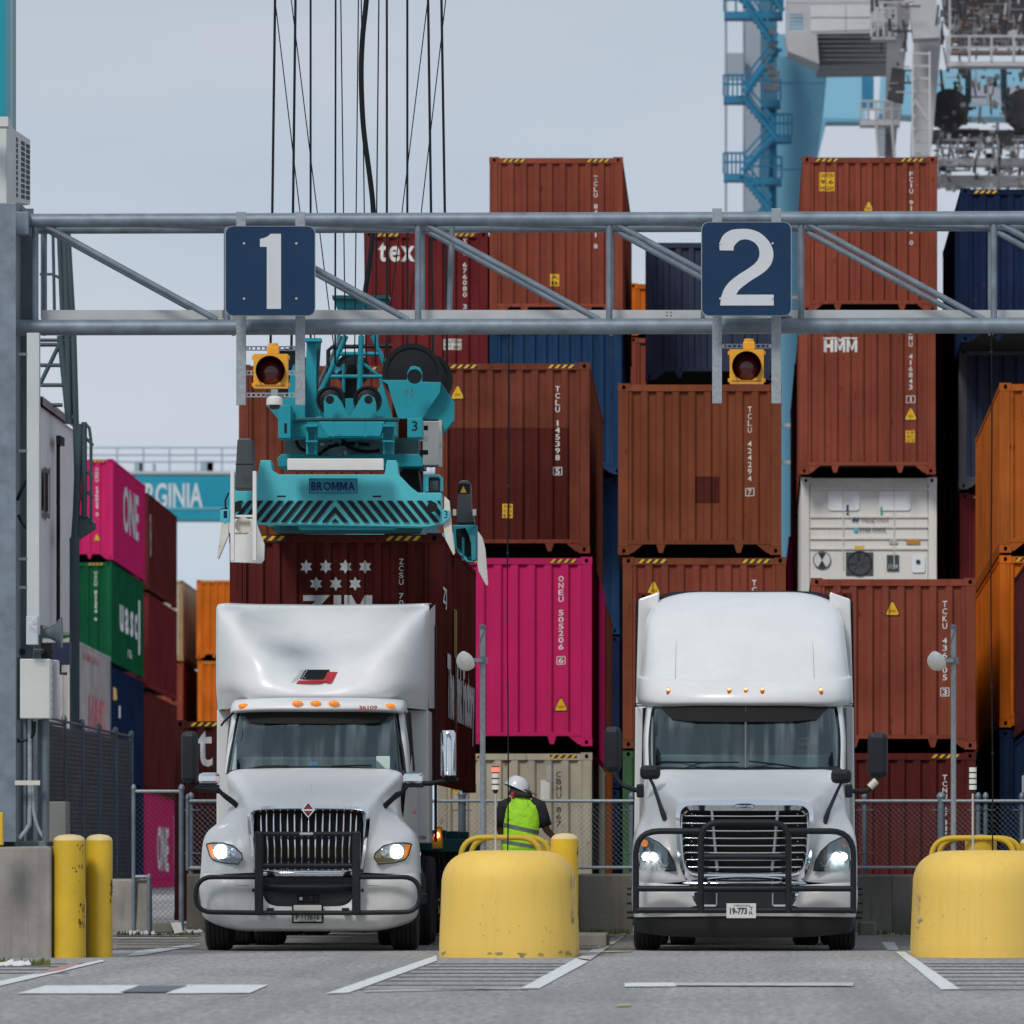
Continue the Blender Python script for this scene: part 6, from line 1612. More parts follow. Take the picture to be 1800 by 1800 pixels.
for k in range(-7, 8):
    if True:
        xt = k * 12.4; xb = k * 11.9
        y0 = 1430 if k else 1437
        if abs(k) == 7: xt = k * 12.0; xb = k * 11.6; y0 = 1433
        b = MB(); P = [A.p(xt, y0, .09), A.p(xt * .99, 1460, .045), A.p(xb, 1490, .03), A.p(xb, 1518, .05)]
        b.tube(crline(P, 3), .0085, 6); b.build('grille_bar', chrome, At, smooth=60)
# emblem
em = A.poly('emblem', [(0, 1408), (12.5, 1423.5), (0, 1438.5), (-12.5, 1423.5)], -.03, .03, chrome)
A.poly('emblem_field', [(0, 1411.5), (9.5, 1423.5), (0, 1435), (-9.5, 1423.5)], -.034, .004, signblk, em, bevel=0)
A.poly('emblem_red', [(0, 1414), (7.5, 1421.5), (-7.5, 1421.5)], -.038, .003, redpr, em, bevel=0); A.poly('emblem_red', [(0, 1432), (7.5, 1426), (-7.5, 1426)], -.038, .003, redpr, em, bevel=0)
A.box('emblem_band', -9, 1422.3, 9, 1425.2, -.040, .003, chrome, em, bevel=0)
# lower chrome lip and bumper
A.surf('lower_lip', [[(0, 1529, -.02), (50, 1529, .0), (84, 1527, .06), (96, 1530, .10)], [(0, 1534, -.05), (50, 1534, -.03), (84, 1533, .03), (96, 1534, .08)], [(0, 1540, -.04), (50, 1540, -.02), (84, 1539, .04), (94, 1538, .09)]], chrome, 4, 3)
bi = [(84, 1542, .02), (83, 1556, .0), (80, 1570, -.01), (74, 1584, -.01), (60, 1592, -.02), (30, 1593.5, -.03), (0, 1594, -.03)]
bm1 = [(112, 1539, .02), (112, 1556, -.02), (108, 1575, -.02), (98, 1592, -.03), (72, 1602, -.05), (34, 1604, -.07), (0, 1604, -.07)]
bm2 = [(150, 1537, .05), (152, 1556, .0), (150, 1578, .0), (138, 1598, -.02), (96, 1612, -.05), (46, 1615, -.07), (0, 1615, -.07)]
bm3 = [(180, 1535, .16), (184, 1556, .10), (182, 1580, .09), (168, 1606, .06), (116, 1622, -.02), (56, 1626, -.04), (0, 1626, -.04)]
bo = [(191, 1533, .34), (194, 1556, .30), (191, 1584, .28), (182, 1614, .26), (126, 1632, .06), (60, 1634, .02), (0, 1634, .02)]
bo2 = [(191, 1533, .70), (193, 1556, .70), (190, 1586, .70), (180, 1618, .60), (126, 1635, .30), (60, 1637, .25), (0, 1637, .25)]
for sg in (1, -1):
    A.surf('bumper', [[(x * sg, y, d) for x, y, d in r] for r in (bi, bm1, bm2, bm3, bo, bo2)], steelw2, 6, 5, mirror=False)
# dark lower opening
A.poly('lower_intake', [(-85, 1541), (85, 1541), (84, 1558), (79, 1575), (66, 1590), (40, 1595), (-40, 1595), (-66, 1590), (-79, 1575), (-84, 1558)], .06, .1, mat('intake_dark', (.014, .018, .022), .5), bevel=.004)
A.surf('intake_bar', [[(0, 1553, -.03), (50, 1553, -.01), (84, 1551, .03)], [(0, 1559, -.06), (50, 1559, -.04), (84, 1557, .0)], [(0, 1568, -.03), (50, 1567, -.01), (82, 1564, .03)]], barblk, 4, 3)
A.box('tow_box', -20, 1572, 18, 1588, .03, .04, signblk); A.box('tow_hook', -16, 1577, -10, 1583, .0, .04, galvl); A.box('tow_plate', 2, 1575, 8, 1586, .01, .03, dark)
for sg in (1, -1): A.surf('bumper_crease', [[(sg * 104, 1556, -.025), (sg * 130, 1556, -.018), (sg * 165, 1553, .03)], [(sg * 104, 1559, -.012), (sg * 130, 1559.5, -.005), (sg * 165, 1556, .045)]], mat('shade_lip', (.35, .35, .34), .5), 3, 2, mirror=False)
# headlights
def headlamp_left(sg):
    out = [(180, 1484), (170, 1482), (150, 1482.5), (132, 1487), (117, 1501), (116, 1508), (123, 1518.5), (150, 1516), (168, 1511), (174, 1504)]
    def dd(x): return .0 + max(0, (x - 116)) * .0030
    lp = MB(); V = [A.p(x * sg, y, dd(x) - .015) for x, y in out]; lp.add(V, [tuple(range(len(V)))])
    h = lp.build('headlight', mat('lamp_reflector', (.42, .44, .46), .15, .75), At)
    rim = MB().tube(V + [V[0]], .010, 6).build('headlight_bezel', dark, h, smooth=60)
    V = [A.p(x * sg, y, dd(x) - .018) for x, y in [(180, 1484), (172, 1483), (166, 1503), (169, 1510), (174, 1504)]]
    MB().add(V, [tuple(range(5))]).build('turn_signal', orgl, h)
    c = A.p(154 * sg, 1497, dd(154) - .03); b = MB().lathe([(.078, 0), (.07, -.010), (.01, -.016)], c, 'y', 20); b.build('lit_bulb', lampw, h, smooth=60)
    c = A.p(132 * sg, 1500, dd(132) - .025); MB().lathe([(.055, 0), (.05, -.005), (.02, -.003)], c, 'y', 18).build('inner_reflector', chrome, h, smooth=60)
    V = [A.p(x * sg, y, dd(x) - .035) for x, y in [(122, 1508), (160, 1509), (150, 1514), (124, 1516)]]; MB().add(V, [(0, 1, 2, 3)]).build('lower_lens', mat('smoke_lens', (.10, .10, .11), .2), h)
    V = [A.p(x * sg, y, dd(x) - .040) for x, y in out]; MB().add(V, [tuple(range(len(V)))]).build('lamp_cover', glassl, h)
headlamp_left(1); headlamp_left(-1)
# bull bar
def bar(T, name, P, r, rnd=.0, m=barblk, mir=False): return T.tube(name, P, r, m, 12, rnd, mir=mir)
for sg in (1, -1): A.box('bar_upright', sg * 78, 1461, sg * 93, 1609, -.22, .09, barblk, bevel=.02)
for y, r in ((1466, .026), (1521.5, .028), (1604.5, .026)): bar(A, 'cross_bar', [(-84, y, -.17), (84, y, -.17)], r)
bar(A, 'side_loop', [(88, 1541.5, -.17), (196, 1541.5, -.13), (198, 1603, -.13), (88, 1604.5, -.17)], .027, .28, mir=True)
A.box('bar_badge', -14, 1463.5, 10, 1468, -.21, .012, alu, bevel=.006)
for sg in (1, -1): A.box('bar_bracket', sg * 60, 1596, sg * 72, 1602, -.16, .1, dark); A.box('bar_bracket', sg * 94, 1562, sg * 98, 1568, -.16, .1, dark)
# licence plate
A.box('plate_frame', -28, 1588, 27, 1623, -.10, .01, signblk); pl = A.box('licence_plate', -25, 1591, 24, 1620, -.115, .01, mat('plate_cream', (.62, .61, .56), .5))
A.text('plate_lettering', 'P 113616', -21, 1608, 20, 1617, -.12, mat('plate_print', (.05, .05, .06), .6), parent=pl); A.text('plate_lettering', 'CALIFORNIA', -16, 1617.6, 16, 1620, -.12, MATS['plate_print'], .01, parent=pl)
# windscreen, cab
s_ = F / (A.Y0 + 1.7)
CX = 10   # windscreen centre drifts right in the photograph; kept symmetric about +4 px
wsr = [[(0, 1349, 1.58), (80, 1351, 1.64), (140, 1356, 1.86), (158, 1358, 2.1)],
       [(0, 1300, 1.80), (75, 1301, 1.86), (134, 1305, 2.04), (150, 1307, 2.26)],
       [(0, 1248, 2.04), (70, 1248, 2.10), (126, 1250, 2.26), (141, 1252, 2.46)]]
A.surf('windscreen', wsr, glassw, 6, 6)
# black frit border
fr = []
for a_, c_ in ((0, 0), (2, 2)):
    pass
def strip(T, name, P, w, m, off=-.006):
    """flat strip following a line in front view, w = (dx,dy) thickness px"""
    V = []; Fc = []
    for (x, y, d), (x2, y2) in P: V += [T.p(x, y, d + off), T.p(x2, y2, d + off)]
    for i in range(len(P) - 1): Fc.append((2 * i, 2 * i + 2, 2 * i + 3, 2 * i + 1))
    return MB().add(V, Fc).build(name, m, T.root, smooth=60)
for sg in (1, -1):
    strip(A, 'screen_border', [((sg * 158, 1358, 2.09), (sg * 149, 1357)), ((sg * 154.5, 1330, 2.17), (sg * 146, 1330)), ((sg * 150.5, 1307, 2.25), (sg * 142, 1306)), ((sg * 146, 1280, 2.35), (sg * 137, 1280)), ((sg * 141, 1252, 2.45), (sg * 130, 1251))], 0, signblk, -.03)
A.surf('screen_border', [[(0, 1248, 2.03), (70, 1248, 2.09), (126, 1250, 2.25), (141, 1252, 2.45)], [(0, 1256, 1.99), (70, 1256, 2.05), (126, 1258, 2.21), (139, 1262, 2.41)]], signblk, 5, 2)
A.surf('cowl', [[(0, 1351, 1.54), (84, 1353, 1.58), (150, 1360, 1.80), (160, 1362, 2.04)], [(0, 1346, 1.60), (80, 1348, 1.66), (140, 1353, 1.88), (157, 1355, 2.1)]], signblk, 5, 2)
for sg, P in ((1, [(30, 1347, 1.55), (80, 1345.5, 1.58), (100, 1346, 1.62)]), (-1, [(-130, 1354, 1.70), (-90, 1347, 1.58), (-45, 1346, 1.54)])):
    A.tube('wiper', P, .010, signblk, 6)
# A pillars & door edges
A.surf('pillar', [[(157, 1360, 2.08), (163, 1360, 2.18), (166, 1360, 2.6)], [(150, 1307, 2.22), (157, 1306, 2.32), (161, 1306, 2.8)], [(141, 1250, 2.42), (149, 1248, 2.5), (154, 1247, 3.0)]], steelw, 3, 4, mirror=False)
A.surf('pillar', [[(-157, 1360, 2.08), (-163, 1360, 2.18), (-166, 1360, 2.6)], [(-150, 1307, 2.22), (-157, 1306, 2.32), (-161, 1306, 2.8)], [(-141, 1250, 2.42), (-149, 1248, 2.5), (-154, 1247, 3.0)]], steelw, 3, 4, mirror=False)
for sg in (1, -1):
    # side window and door
    V = [A.p(sg * 163.5, 1356, 2.3), A.p(sg * 166.5, 1356, 3.1), A.p(sg * 159, 1252, 3.1), A.p(sg * 152, 1252, 2.62)]
    MB().add(V, [(0, 1, 2, 3)]).build('side_window', signblk, At)
    V = [A.p(sg * 160, 1358, 2.1), A.p(sg * 168, 1358, 3.3), A.p(sg * 170, 1530, 3.3), A.p(sg * 160, 1530, 1.6), A.p(sg * 156, 1440, 1.5)]
    dr = MB().add(V, [(0, 1, 2, 3, 4)]).build('door', steelw, At)
    A.tube('mirror_strut', [(sg * 153, 1250, 2.4), (sg * 158, 1262, 2.2), (sg * 162, 1285, 2.2)], .008, signblk, 6) if sg > 0 else A.tube('mirror_strut', [(-146, 1252, 2.3), (-162, 1268, 2.1), (-168, 1276, 2.1)], .014, signblk, 6)
# red lettering on the door side (right)
A.text('door_lettering', 'USA', 177, 1420, 184, 1432, .9, redpr)
# roof header with marker lights
hd = [[(0, 1252, 2.02), (70, 1252, 2.08), (128, 1253, 2.24), (150, 1255, 2.48), (152, 1256, 2.9)],
      [(0, 1247, 1.86), (75, 1247, 1.92), (130, 1249, 2.06), (152, 1252, 2.30), (154, 1254, 2.9)],
      [(0, 1236, 1.90), (75, 1236, 1.96), (128, 1238, 2.10), (150, 1240, 2.34), (153, 1242, 2.9)],
      [(0, 1228, 2.06), (72, 1228, 2.12), (124, 1230, 2.24), (146, 1232, 2.48), (150, 1234, 2.9)],
      [(0, 1226, 2.5), (70, 1226, 2.6), (120, 1228, 2.7), (144, 1230, 2.8), (148, 1232, 3.0)]]
A.surf('roof_header', hd, steelw, 6, 5)
for x in (-128, -32, 0, 32, 129):
    y = 1236 if abs(x) < 50 else 1241; d = 1.86 if abs(x) < 50 else 2.06
    c = A.p(x, y, d); b = MB(); b.lathe([(.02, .05), (.062, .03), (.062, .0), (.045, -.02), (.01, -.028)], (0, 0, 0), 'y', 20)
    b.v = [Vector((v.x, v.y, v.z * .48)) + c for v in b.v]; b.build('marker_light', orgl, At, smooth=60)
A.text('unit_number', '36109', 76, 1240, 108, 1247.5, 1.895, redpr, .03)
# sculpted roof fairing
fx0 = 187
fr_net = [
 [(0, 1236, 2.75), (60, 1237, 2.72), (110, 1240, 2.75), (150, 1244, 3.1), (176, 1247, 3.50), (fx0 - 2, 1248, 3.75)],
 [(0, 1226, 2.50), (60, 1226, 2.50), (112, 1225, 2.60), (150, 1222, 2.95), (178, 1222, 3.40), (fx0 - 1, 1224, 3.72)],
 [(0, 1214, 2.50), (60, 1212, 2.48), (112, 1209, 2.55), (150, 1204, 2.85), (178, 1202, 3.30), (fx0, 1202, 3.70)],
 [(0, 1195, 2.66), (60, 1190, 2.58), (112, 1180, 2.62), (150, 1172, 2.86), (178, 1168, 3.28), (fx0, 1168, 3.68)],
 [(0, 1170, 2.92), (60, 1162, 2.80), (112, 1146, 2.74), (150, 1134, 2.93), (178, 1128, 3.30), (fx0, 1128, 3.68)],
 [(0, 1135, 3.30), (60, 1130, 3.24), (112, 1116, 3.08), (150, 1102, 3.08), (178, 1096, 3.36), (fx0, 1096, 3.70)],
 [(0, 1100, 3.66), (60, 1097, 3.62), (112, 1090, 3.50), (150, 1080, 3.38), (178, 1075, 3.50), (fx0, 1074, 3.74)],
 [(0, 1070, 3.98), (60, 1070, 3.97), (112, 1069, 3.92), (150, 1067, 3.84), (176, 1065, 3.80), (fx0 - 1, 1065, 3.86)],
 [(0, 1064, 4.2), (60, 1063, 4.2), (112, 1063, 4.15), (150, 1062, 4.1), (174, 1061, 4.0), (fx0 - 2, 1062, 4.0)],
 [(0, 1063, 5.4), (60, 1062, 5.4), (112, 1062, 5.4), (150, 1061, 5.4), (174, 1060, 5.4), (fx0 - 4, 1062, 5.4)]]
A.surf('roof_fairing', fr_net, steelw, 7, 7, smooth=60)
for sg in (1, -1):
    # sleeper side panels
    MB().add([A.p(sg * 186, 1245, 3.72), A.p(sg * 187, 1245, 5.4), A.p(sg * 187, 1062, 5.4), A.p(sg * 187, 1074, 3.74)], [(0, 1, 2, 3)]).build('sleeper_side', steelw, At)
    MB().prism([A.p(sg * 150, 1248, 3.7), A.p(sg * 185.5, 1248, 3.7), A.p(sg * 186.5, 1482, 3.7), A.p(sg * 150, 1482, 3.7)], 1.6).build('side_extender', steelw, At, bevel=.012)
    MB().prism([A.p(sg * 186.5, 1100, 5.2), A.p(sg * 189.5, 1100, 5.2), A.p(sg * 189.5, 1480, 5.2), A.p(sg * 186.5, 1480, 5.2)], .5).build('rubber_trim', signblk, At)
A.text('side_number', '7200', 170, 1469, 182, 1475, 3.69, redpr)
A.surf('fairing_vent', [[(125, 1212, 2.66), (150, 1206, 2.84), (170, 1203, 3.12)], [(128, 1228, 2.76), (146, 1226, 2.86), (158, 1222, 3.04)]], mat('vent_shade', (.52, .53, .53), .5), 4, 3, mirror=False) if False else None
# flag emblem, pressed on the fairing surface
def dfair(x, y):
    best = None
    for r in fr_net:
        pass
    ys = [r[0][1] for r in fr_net]; 
    for i in range(len(fr_net) - 1):
        if fr_net[i][0][1] >= y >= fr_net[i + 1][0][1]:
            t = (fr_net[i][0][1] - y) / (fr_net[i][0][1] - fr_net[i + 1][0][1])
            d0 = fr_net[i][0][2] + (fr_net[i + 1][0][2] - fr_net[i][0][2]) * t
            d1 = fr_net[i][1][2] + (fr_net[i + 1][1][2] - fr_net[i][1][2]) * t
            return d0 + (d1 - d0) * min(1, abs(x) / 60)
    return 2.6
def decal(T, name, polys, m, df, off, parent=None):
    bm = bmesh.new()
    for P in polys:
        f = bm.faces.new([bm.verts.new((x, 0, y)) for x, y in P]); f.normal_update()
    for k in range(1, 12):
        bmesh.ops.bisect_plane(bm, geom=bm.verts[:] + bm.edges[:] + bm.faces[:], plane_co=(0, 0, 1176 + k * 2.6), plane_no=(0, 0, 1))
    for v in bm.verts: v.co = T.p(v.co.x, v.co.z, df(v.co.x, v.co.z) - off)
    return bm_obj(bm, name, m, parent or T.root)
fo = 15 - 0
def FP(P): return [(x - 566 - 7, y) for x, y in P]
fl_ = decal(A, 'flag_emblem', [FP([(549, 1177), (592, 1177), (583, 1193), (540, 1193)])], signblk, dfair, .030)
decal(A, 'flag_red', [FP([(587, 1184), (606, 1181), (596, 1201), (588, 1201), (586, 1197.5), (583, 1197), (580, 1201), (534, 1202), (538, 1196), (580, 1196)])], redpr, dfair, .030, fl_)
decal(A, 'flag_red', [FP([(588, 1181), (606, 1181), (600, 1192), (582, 1196)])], redpr, dfair, .033, fl_)
decal(A, 'flag_grey', [FP([(538, 1178), (547, 1178), (538, 1193), (529, 1200), (525, 1201)])], mat('flag_grey', (.45, .47, .48), .6), dfair, .030, fl_)
st = []
for j in range(5):
    for k in range(8):
        x = 551 + k * 5 - j * 1.7; y = 1179.3 + j * 3; st.append(FP([(x - .8, y + .9), (x + .8, y + .9), (x + .8, y - .9), (x - .8, y - .9)]))
decal(A, 'flag_stars', st, signw, dfair, .036, fl_)
# interior
A.box('dashboard', -140, 1330, 140, 1360, 2.25, .5, dashm, bevel=.03); A.box('rear_wall', -150, 1250, 150, 1500, 3.5, .05, interior); A.box('roof_liner', -140, 1250, 140, 1256, 2.5, 1.0, interior)
A.box('floor', -150, 1440, 150, 1446, 2.2, 1.3, interior)
for sg in (1, -1): A.box('seat_back', sg * 40, 1290, sg * 105, 1420, 3.1, .18, interior, bevel=.06); A.box('head_rest', sg * 55, 1268, sg * 90, 1290, 3.15, .12, interior, bevel=.04)
A.surf('visor_strip', [[(0, 1250, 2.00), (70, 1250, 2.06), (126, 1252, 2.22), (139, 1256, 2.41)], [(0, 1272, 1.91), (70, 1272, 1.97), (112, 1270, 2.08), (127, 1262, 2.26)]], hole, 5, 3)
A.box('toll_tag', -50, 1262, -33, 1275, 1.98, .01, mat('tag_teal', (.03, .22, .26), .4)); A.box('blue_card', -9, 1339, 5, 1346, 1.64, .01, mat('card_blue', (.04, .25, .55), .4))
A.box('paper_note', 107, 1329, 131, 1352, 1.79, .01, mat('paper_green', (.50, .62, .56), .7))
c = A.p(75, 1335, 2.3); b = MB()
P = [(c + Vector((.22 * math.cos(R(k * 18)), -.06 * math.sin(R(k * 18)), .2 * math.sin(R(k * 18))))) for k in range(20)]; b.tube(P, .016, 6, closed=True); b.build('steering_wheel', signblk, At, smooth=60)
# mirrors
A.box('door_mirror', -237, 1285, -208, 1377, 1.9, .22, dark, bevel=.06); c = A.p(232.5, 1366, 2.0); b = MB(); b.lathe([(.06, .0), (.09, .02), (.092, .25), (.09, .49), (.07, .525), (.01, .53)], (0, 0, 0), 'z', 28); b.v = [Vector((v.x, v.y * 1.2, v.z)) + c for v in b.v]; b.build('door_mirror', chrome, At, smooth=50)
A.tube('mirror_arm', [(-220, 1376, 2.), (-208, 1386, 2.), (-170, 1390, 1.7)], .035, signblk, 8); A.tube('mirror_arm', [(165, 1378, 2.0), (200, 1377, 2.), (225, 1373, 2.), (250, 1371, 2.)], .028, signblk, 8)
A.box('mirror_base', 214, 1368, 296, 1385, 2.1, .2, dark, bevel=.02) if False else None
for sg in (1, -1):
    cxm = 178 if sg > 0 else -181
    A.box('hood_mirror', cxm - 18, 1358, cxm + 18, 1379, .85, .16, chrome, bevel=.04); A.box('mirror_foot', cxm - 18, 1379, cxm + 18, 1384, .84, .17, signblk, bevel=.01)
    A.poly('hood_mirror_arm', [(166, 1382), (158, 1390), (150, 1392), (122, 1418), (117, 1428), (116, 1440), (120, 1438), (128, 1426), (146, 1408), (162, 1396), (172, 1384)] if sg > 0 else [(-165, 1380), (-155, 1391), (-132, 1407), (-118, 1424), (-118, 1438), (-124, 1432), (-134, 1418), (-152, 1404), (-164, 1392)], .55, .12, signblk, bevel=.02)
# wheels, chassis, tank
wheel(A, -1.03, 1.05, -1); wheel(A, 1.03, 1.05, 1)
for d in (5.6, 6.95):
    for x in (-1.05, -.72, .72, 1.05): wheel(A, x, d, 1 if x > 0 else -1)
for x in (-.42, .42): MB().box((x - .04, .8, .62), (x + .04, 8.2, .88)).build('chassis_rail', dark, At)
MB().box((-.9, 1., .38), (.9, 1.12, .5)).build('front_axle', dark, At); MB().box((-.5, .5, .55), (.5, 1.8, 1.3)).build('engine_block', hole, At)
for sg in (1, -1):
    MB().lathe([(.3, 0), (.33, .03), (.33, 1.5), (.3, 1.53)], (sg * .86, 2.2, .72), 'y', 24).build('fuel_tank', mat('tank_dark', (.05, .055, .06), .4, .5), At, smooth=50)
    MB().box((sg * .98, 1.65, .5), (sg * 1.2, 3.7, .62)).build('side_step', dark, At, bevel=.02)
MB().box((-1.15, 1.45, .35), (-.7, 1.5, .9)).build('mud_flap', black, At); MB().box((.7, 1.45, .35), (1.15, 1.5, .9)).build('mud_flap', black, At)
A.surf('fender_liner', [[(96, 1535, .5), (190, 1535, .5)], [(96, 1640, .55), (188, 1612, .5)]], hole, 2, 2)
# trailer chassis behind (teal, with yellow block)
def chassis(T, label, teal_m, cxo):
    Y = T.Y0
    X0 = T.root.location.x
    t = thing('container_chassis', label, 'trailer', (X0 + cxo, Y + 7.5, 0), 'container chassis trailers behind the two trucks', local=True)
    ORG[t] = Vector((0, 0, 0))
    for x in (-.5, .5): MB().box((x - .06, -1.4, 1.1), (x + .06, 11.5, 1.38)).build('main_rail', teal_m, t)
    for y in (-1.4, 3, 7.5, 11.3): MB().box((-1.22, y, 1.12), (1.22, y + .2, 1.36)).build('cross_member', teal_m, t)
    for d in (9.2, 10.4):
        for x in (-1.05, -.72, .72, 1.05):
            w = bpy.data.objects.new('wheel', None); col.objects.link(w); w.parent = t; w.location = (x, d, .52); ORG[w] = Vector((0, 0, 0)); inst('tyre', TYRE['t'], w, (0, 0, 0)); inst('rim', TYRE['r'], w, (0, 0, 0))
    for x in (-.75, .75): MB().box((x - .05, 2.0, .25), (x + .05, 2.12, 1.1)).build('landing_leg', dark, t); MB().box((x - .12, 1.95, .2), (x + .12, 2.2, .26)).build('landing_foot', dark, t)
    return t
ca = chassis(A, 'dark teal container chassis behind the left truck with a yellow marker block', teald, -.1)
q = MB(); s7 = 148.; a0 = ca.location
def cax(px, py, dd=0.): v = W(px, py, s7); return Vector((v.x - a0.x, v.y - a0.y + dd, v.z))
MB().box(cax(700, 1470), cax(777, 1492) + Vector((0, .3, 0))).build('marker_block', yelpipe, ca, bevel=.01); MB().box(cax(763, 1453), cax(776, 1472) + Vector((0, .25, 0))).build('marker_bracket', yelpipe, ca, bevel=.01)
MB().lathe([(.02, -.03), (.035, -.01), (.035, 0)], cax(768, 1468, -.02), 'y', 14).build('marker_lamp', mat('marker_lamp_lit', (1, .4, .2), .3, emit=(1, .35, .15), es=4), ca)
MB().box(cax(730, 1475, .5), cax(845, 1498) + Vector((0, .9, 0))).build('side_box', teald, ca, bevel=.01); MB().box(cax(736, 1498, .6), cax(830, 1560) + Vector((0, 1.2, 0))).build('under_box', signblk, ca)
for k in range(5): MB().tube([cax(745 + k * 8, 1500, .4), cax(748 + k * 8, 1560, .4), cax(742 + k * 8, 1600, .4)], .02, 5).build('air_hose', dark, ca)
MB().box((-1.25, 5.6, .15), (1.25, 5.66, .95)).build('mud_flap', black, ca)

# ======================== right truck ========================
B = Truck(1309, 0., 'truck', 'white lorry tractor with horizontal bar grille and a driver behind the wheel under sign two')
Bt = B.root
inner = [(0, 1406, .10), (60, 1407, .11), (104, 1411, .14), (119, 1423, .18), (120, 1460, .18), (117, 1500, .14), (108, 1536, .12), (96, 1546, .12)]
m1 = [(0, 1396, .34), (62, 1397, .35), (108, 1400, .40), (127, 1414, .36), (130, 1455, .28), (127, 1500, .18), (122, 1541, .12), (112, 1550, .12)]
m2 = [(0, 1383, .72), (66, 1384, .73), (115, 1387, .78), (138, 1405, .66), (147, 1448, .40), (150, 1497, .20), (150, 1538, .14), (146, 1552, .14)]
m3 = [(0, 1368, 1.15), (78, 1368, 1.16), (134, 1372, 1.20), (157, 1398, 1.02), (166, 1446, .55), (176, 1486, .30), (180, 1534, .26), (178, 1552, .26)]
outer = [(0, 1353, 1.62), (92, 1354, 1.62), (156, 1357, 1.64), (172, 1385, 1.50), (178, 1430, .95), (190, 1462, .55), (195, 1505, .45), (195, 1552, .45)]
o2 = [(0, 1352, 1.8), (92, 1353, 1.8), (158, 1356, 1.8), (174, 1385, 1.8), (181, 1432, 1.5), (194, 1466, .9), (198, 1510, .8), (198, 1552, .8)]
B.surf('hood', [inner, m1, m2, m3, outer, o2], steelw, 6, 6)
og = cl([(0, 1405), (60, 1406), (98, 1408), (115, 1414), (121, 1430), (120, 1470), (116, 1512), (106, 1540), (88, 1547), (50, 1548), (0, 1548)])
ig = cl([(0, 1425), (60, 1425), (92, 1424), (102, 1428), (106, 1438), (106, 1470), (104, 1505), (98, 1526), (84, 1532), (50, 1533), (0, 1533)])
ring(B, 'grille_surround', og, ig, .04, .14, chrome)
B.box('grille_backing', -108, 1424, 108, 1536, .20, .02, hole)
for y in (1434, 1447, 1460, 1473, 1486, 1498.5, 1511, 1524): 
    hw_ = 106 if y < 1500 else 102
    b = MB(); b.tube([B.p(-hw_, y, .10), B.p(-50, y + .6, .06), B.p(0, y + .8, .05), B.p(50, y + .6, .06), B.p(hw_, y, .10)], .0085, 6); b.build('grille_bar', chrome, Bt, smooth=60)
for sg in (1, -1):
    B.tube('grille_post', [(sg * 58, 1424, .09), (sg * 54, 1470, .08), (sg * 48, 1530, .08)], .022, mat('satin_chrome', (.45, .47, .49), .25, 1.), 8)
    for y in (1430, 1450, 1478, 1506): B.box('grille_rivet', sg * 92, y, sg * 94, y + 2, .11, .02, alu, bevel=0)
# badge
b = MB(); c = B.p(0, 1417, .02); b.lathe([(.13, .03), (.135, .0), (.12, -.012), (.115, -.006), (.01, -.004)], (0, 0, 0), 'y', 32); b.v = [Vector((v.x * 1.05, v.y, v.z * .26)) + c for v in b.v]; bd = b.build('badge', chrome, Bt, smooth=40)
b = MB(); b.lathe([(.105, 0), (.10, -.004)], (0, 0, 0), 'y', 28); b.v = [Vector((v.x * 1.08, v.y - .010, v.z * .24)) + c for v in b.v]; b.build('badge_field', signblk, bd)
B.text('badge_lettering', 'FREIGHTLINER', -16, 1415, 16, 1419.3, .003, chrome, .02, parent=bd)
# chin, bumper
B.surf('lower_lip', [[(0, 1549, .02), (60, 1549, .04), (98, 1545, .10)], [(0, 1552, .0), (60, 1553, .02), (108, 1552, .08)], [(0, 1556, .04), (60, 1556, .06), (114, 1556, .12)]], chrome, 4, 3)
bi = [(100, 1556, .10), (96, 1566, .08), (90, 1582, .06), (84, 1592, .06)]
b1 = [(128, 1554, .06), (126, 1568, .0), (124, 1586, .0), (120, 1600, .02)]
b2 = [(160, 1552, .08), (160, 1568, .03), (160, 1588, .03), (158, 1604, .05)]
b3 = [(184, 1551, .20), (186, 1570, .16), (186, 1590, .16), (184, 1606, .18)]
b4 = [(195, 1550, .45), (197, 1570, .42), (196, 1592, .42), (194, 1607, .44)]
b5 = [(197, 1550, .8), (199, 1570, .8), (198, 1592, .8), (196, 1607, .8)]
for sg in (1, -1): B.surf('bumper', [[(x * sg, y, d) for x, y, d in r] for r in (bi, b1, b2, b3, b4, b5)], steelw, 5, 5, mirror=False)
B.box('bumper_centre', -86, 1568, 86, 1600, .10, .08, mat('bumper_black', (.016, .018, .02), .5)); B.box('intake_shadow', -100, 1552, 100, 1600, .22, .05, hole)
for sg in (1, -1): B.box('chrome_corner', sg * 50, 1590, sg * 82, 1594, .06, .05, chrome); B.box('chrome_post', sg * 48, 1570, sg * 50.5, 1592, .07, .04, alu); B.surf('chrome_return', [[(sg * 100, 1556, .1), (sg * 82, 1558, .14)], [(sg * 92, 1580, .08), (sg * 80, 1580, .14)], [(sg * 84, 1592, .08), (sg * 78, 1592, .14)]], chrome, 3, 3, mirror=False)
B.surf('bumper_edge', [[(0, 1603, .04), (110, 1604, .04), (186, 1606, .18), (196, 1606, .5)], [(0, 1610, .05), (110, 1611, .05), (185, 1612, .19), (195, 1612, .5)]], steelw2, 5, 2)
B.surf('air_dam', [[(0, 1611, .08), (110, 1612, .08), (184, 1612, .22), (194, 1612, .6)], [(0, 1630, .10), (110, 1630, .10), (184, 1628, .26), (192, 1626, .6)], [(0, 1648, .14), (110, 1647, .14), (180, 1640, .30), (188, 1636, .6)]], mat('air_dam_rubber', (.014, .015, .016), .7), 5, 4)
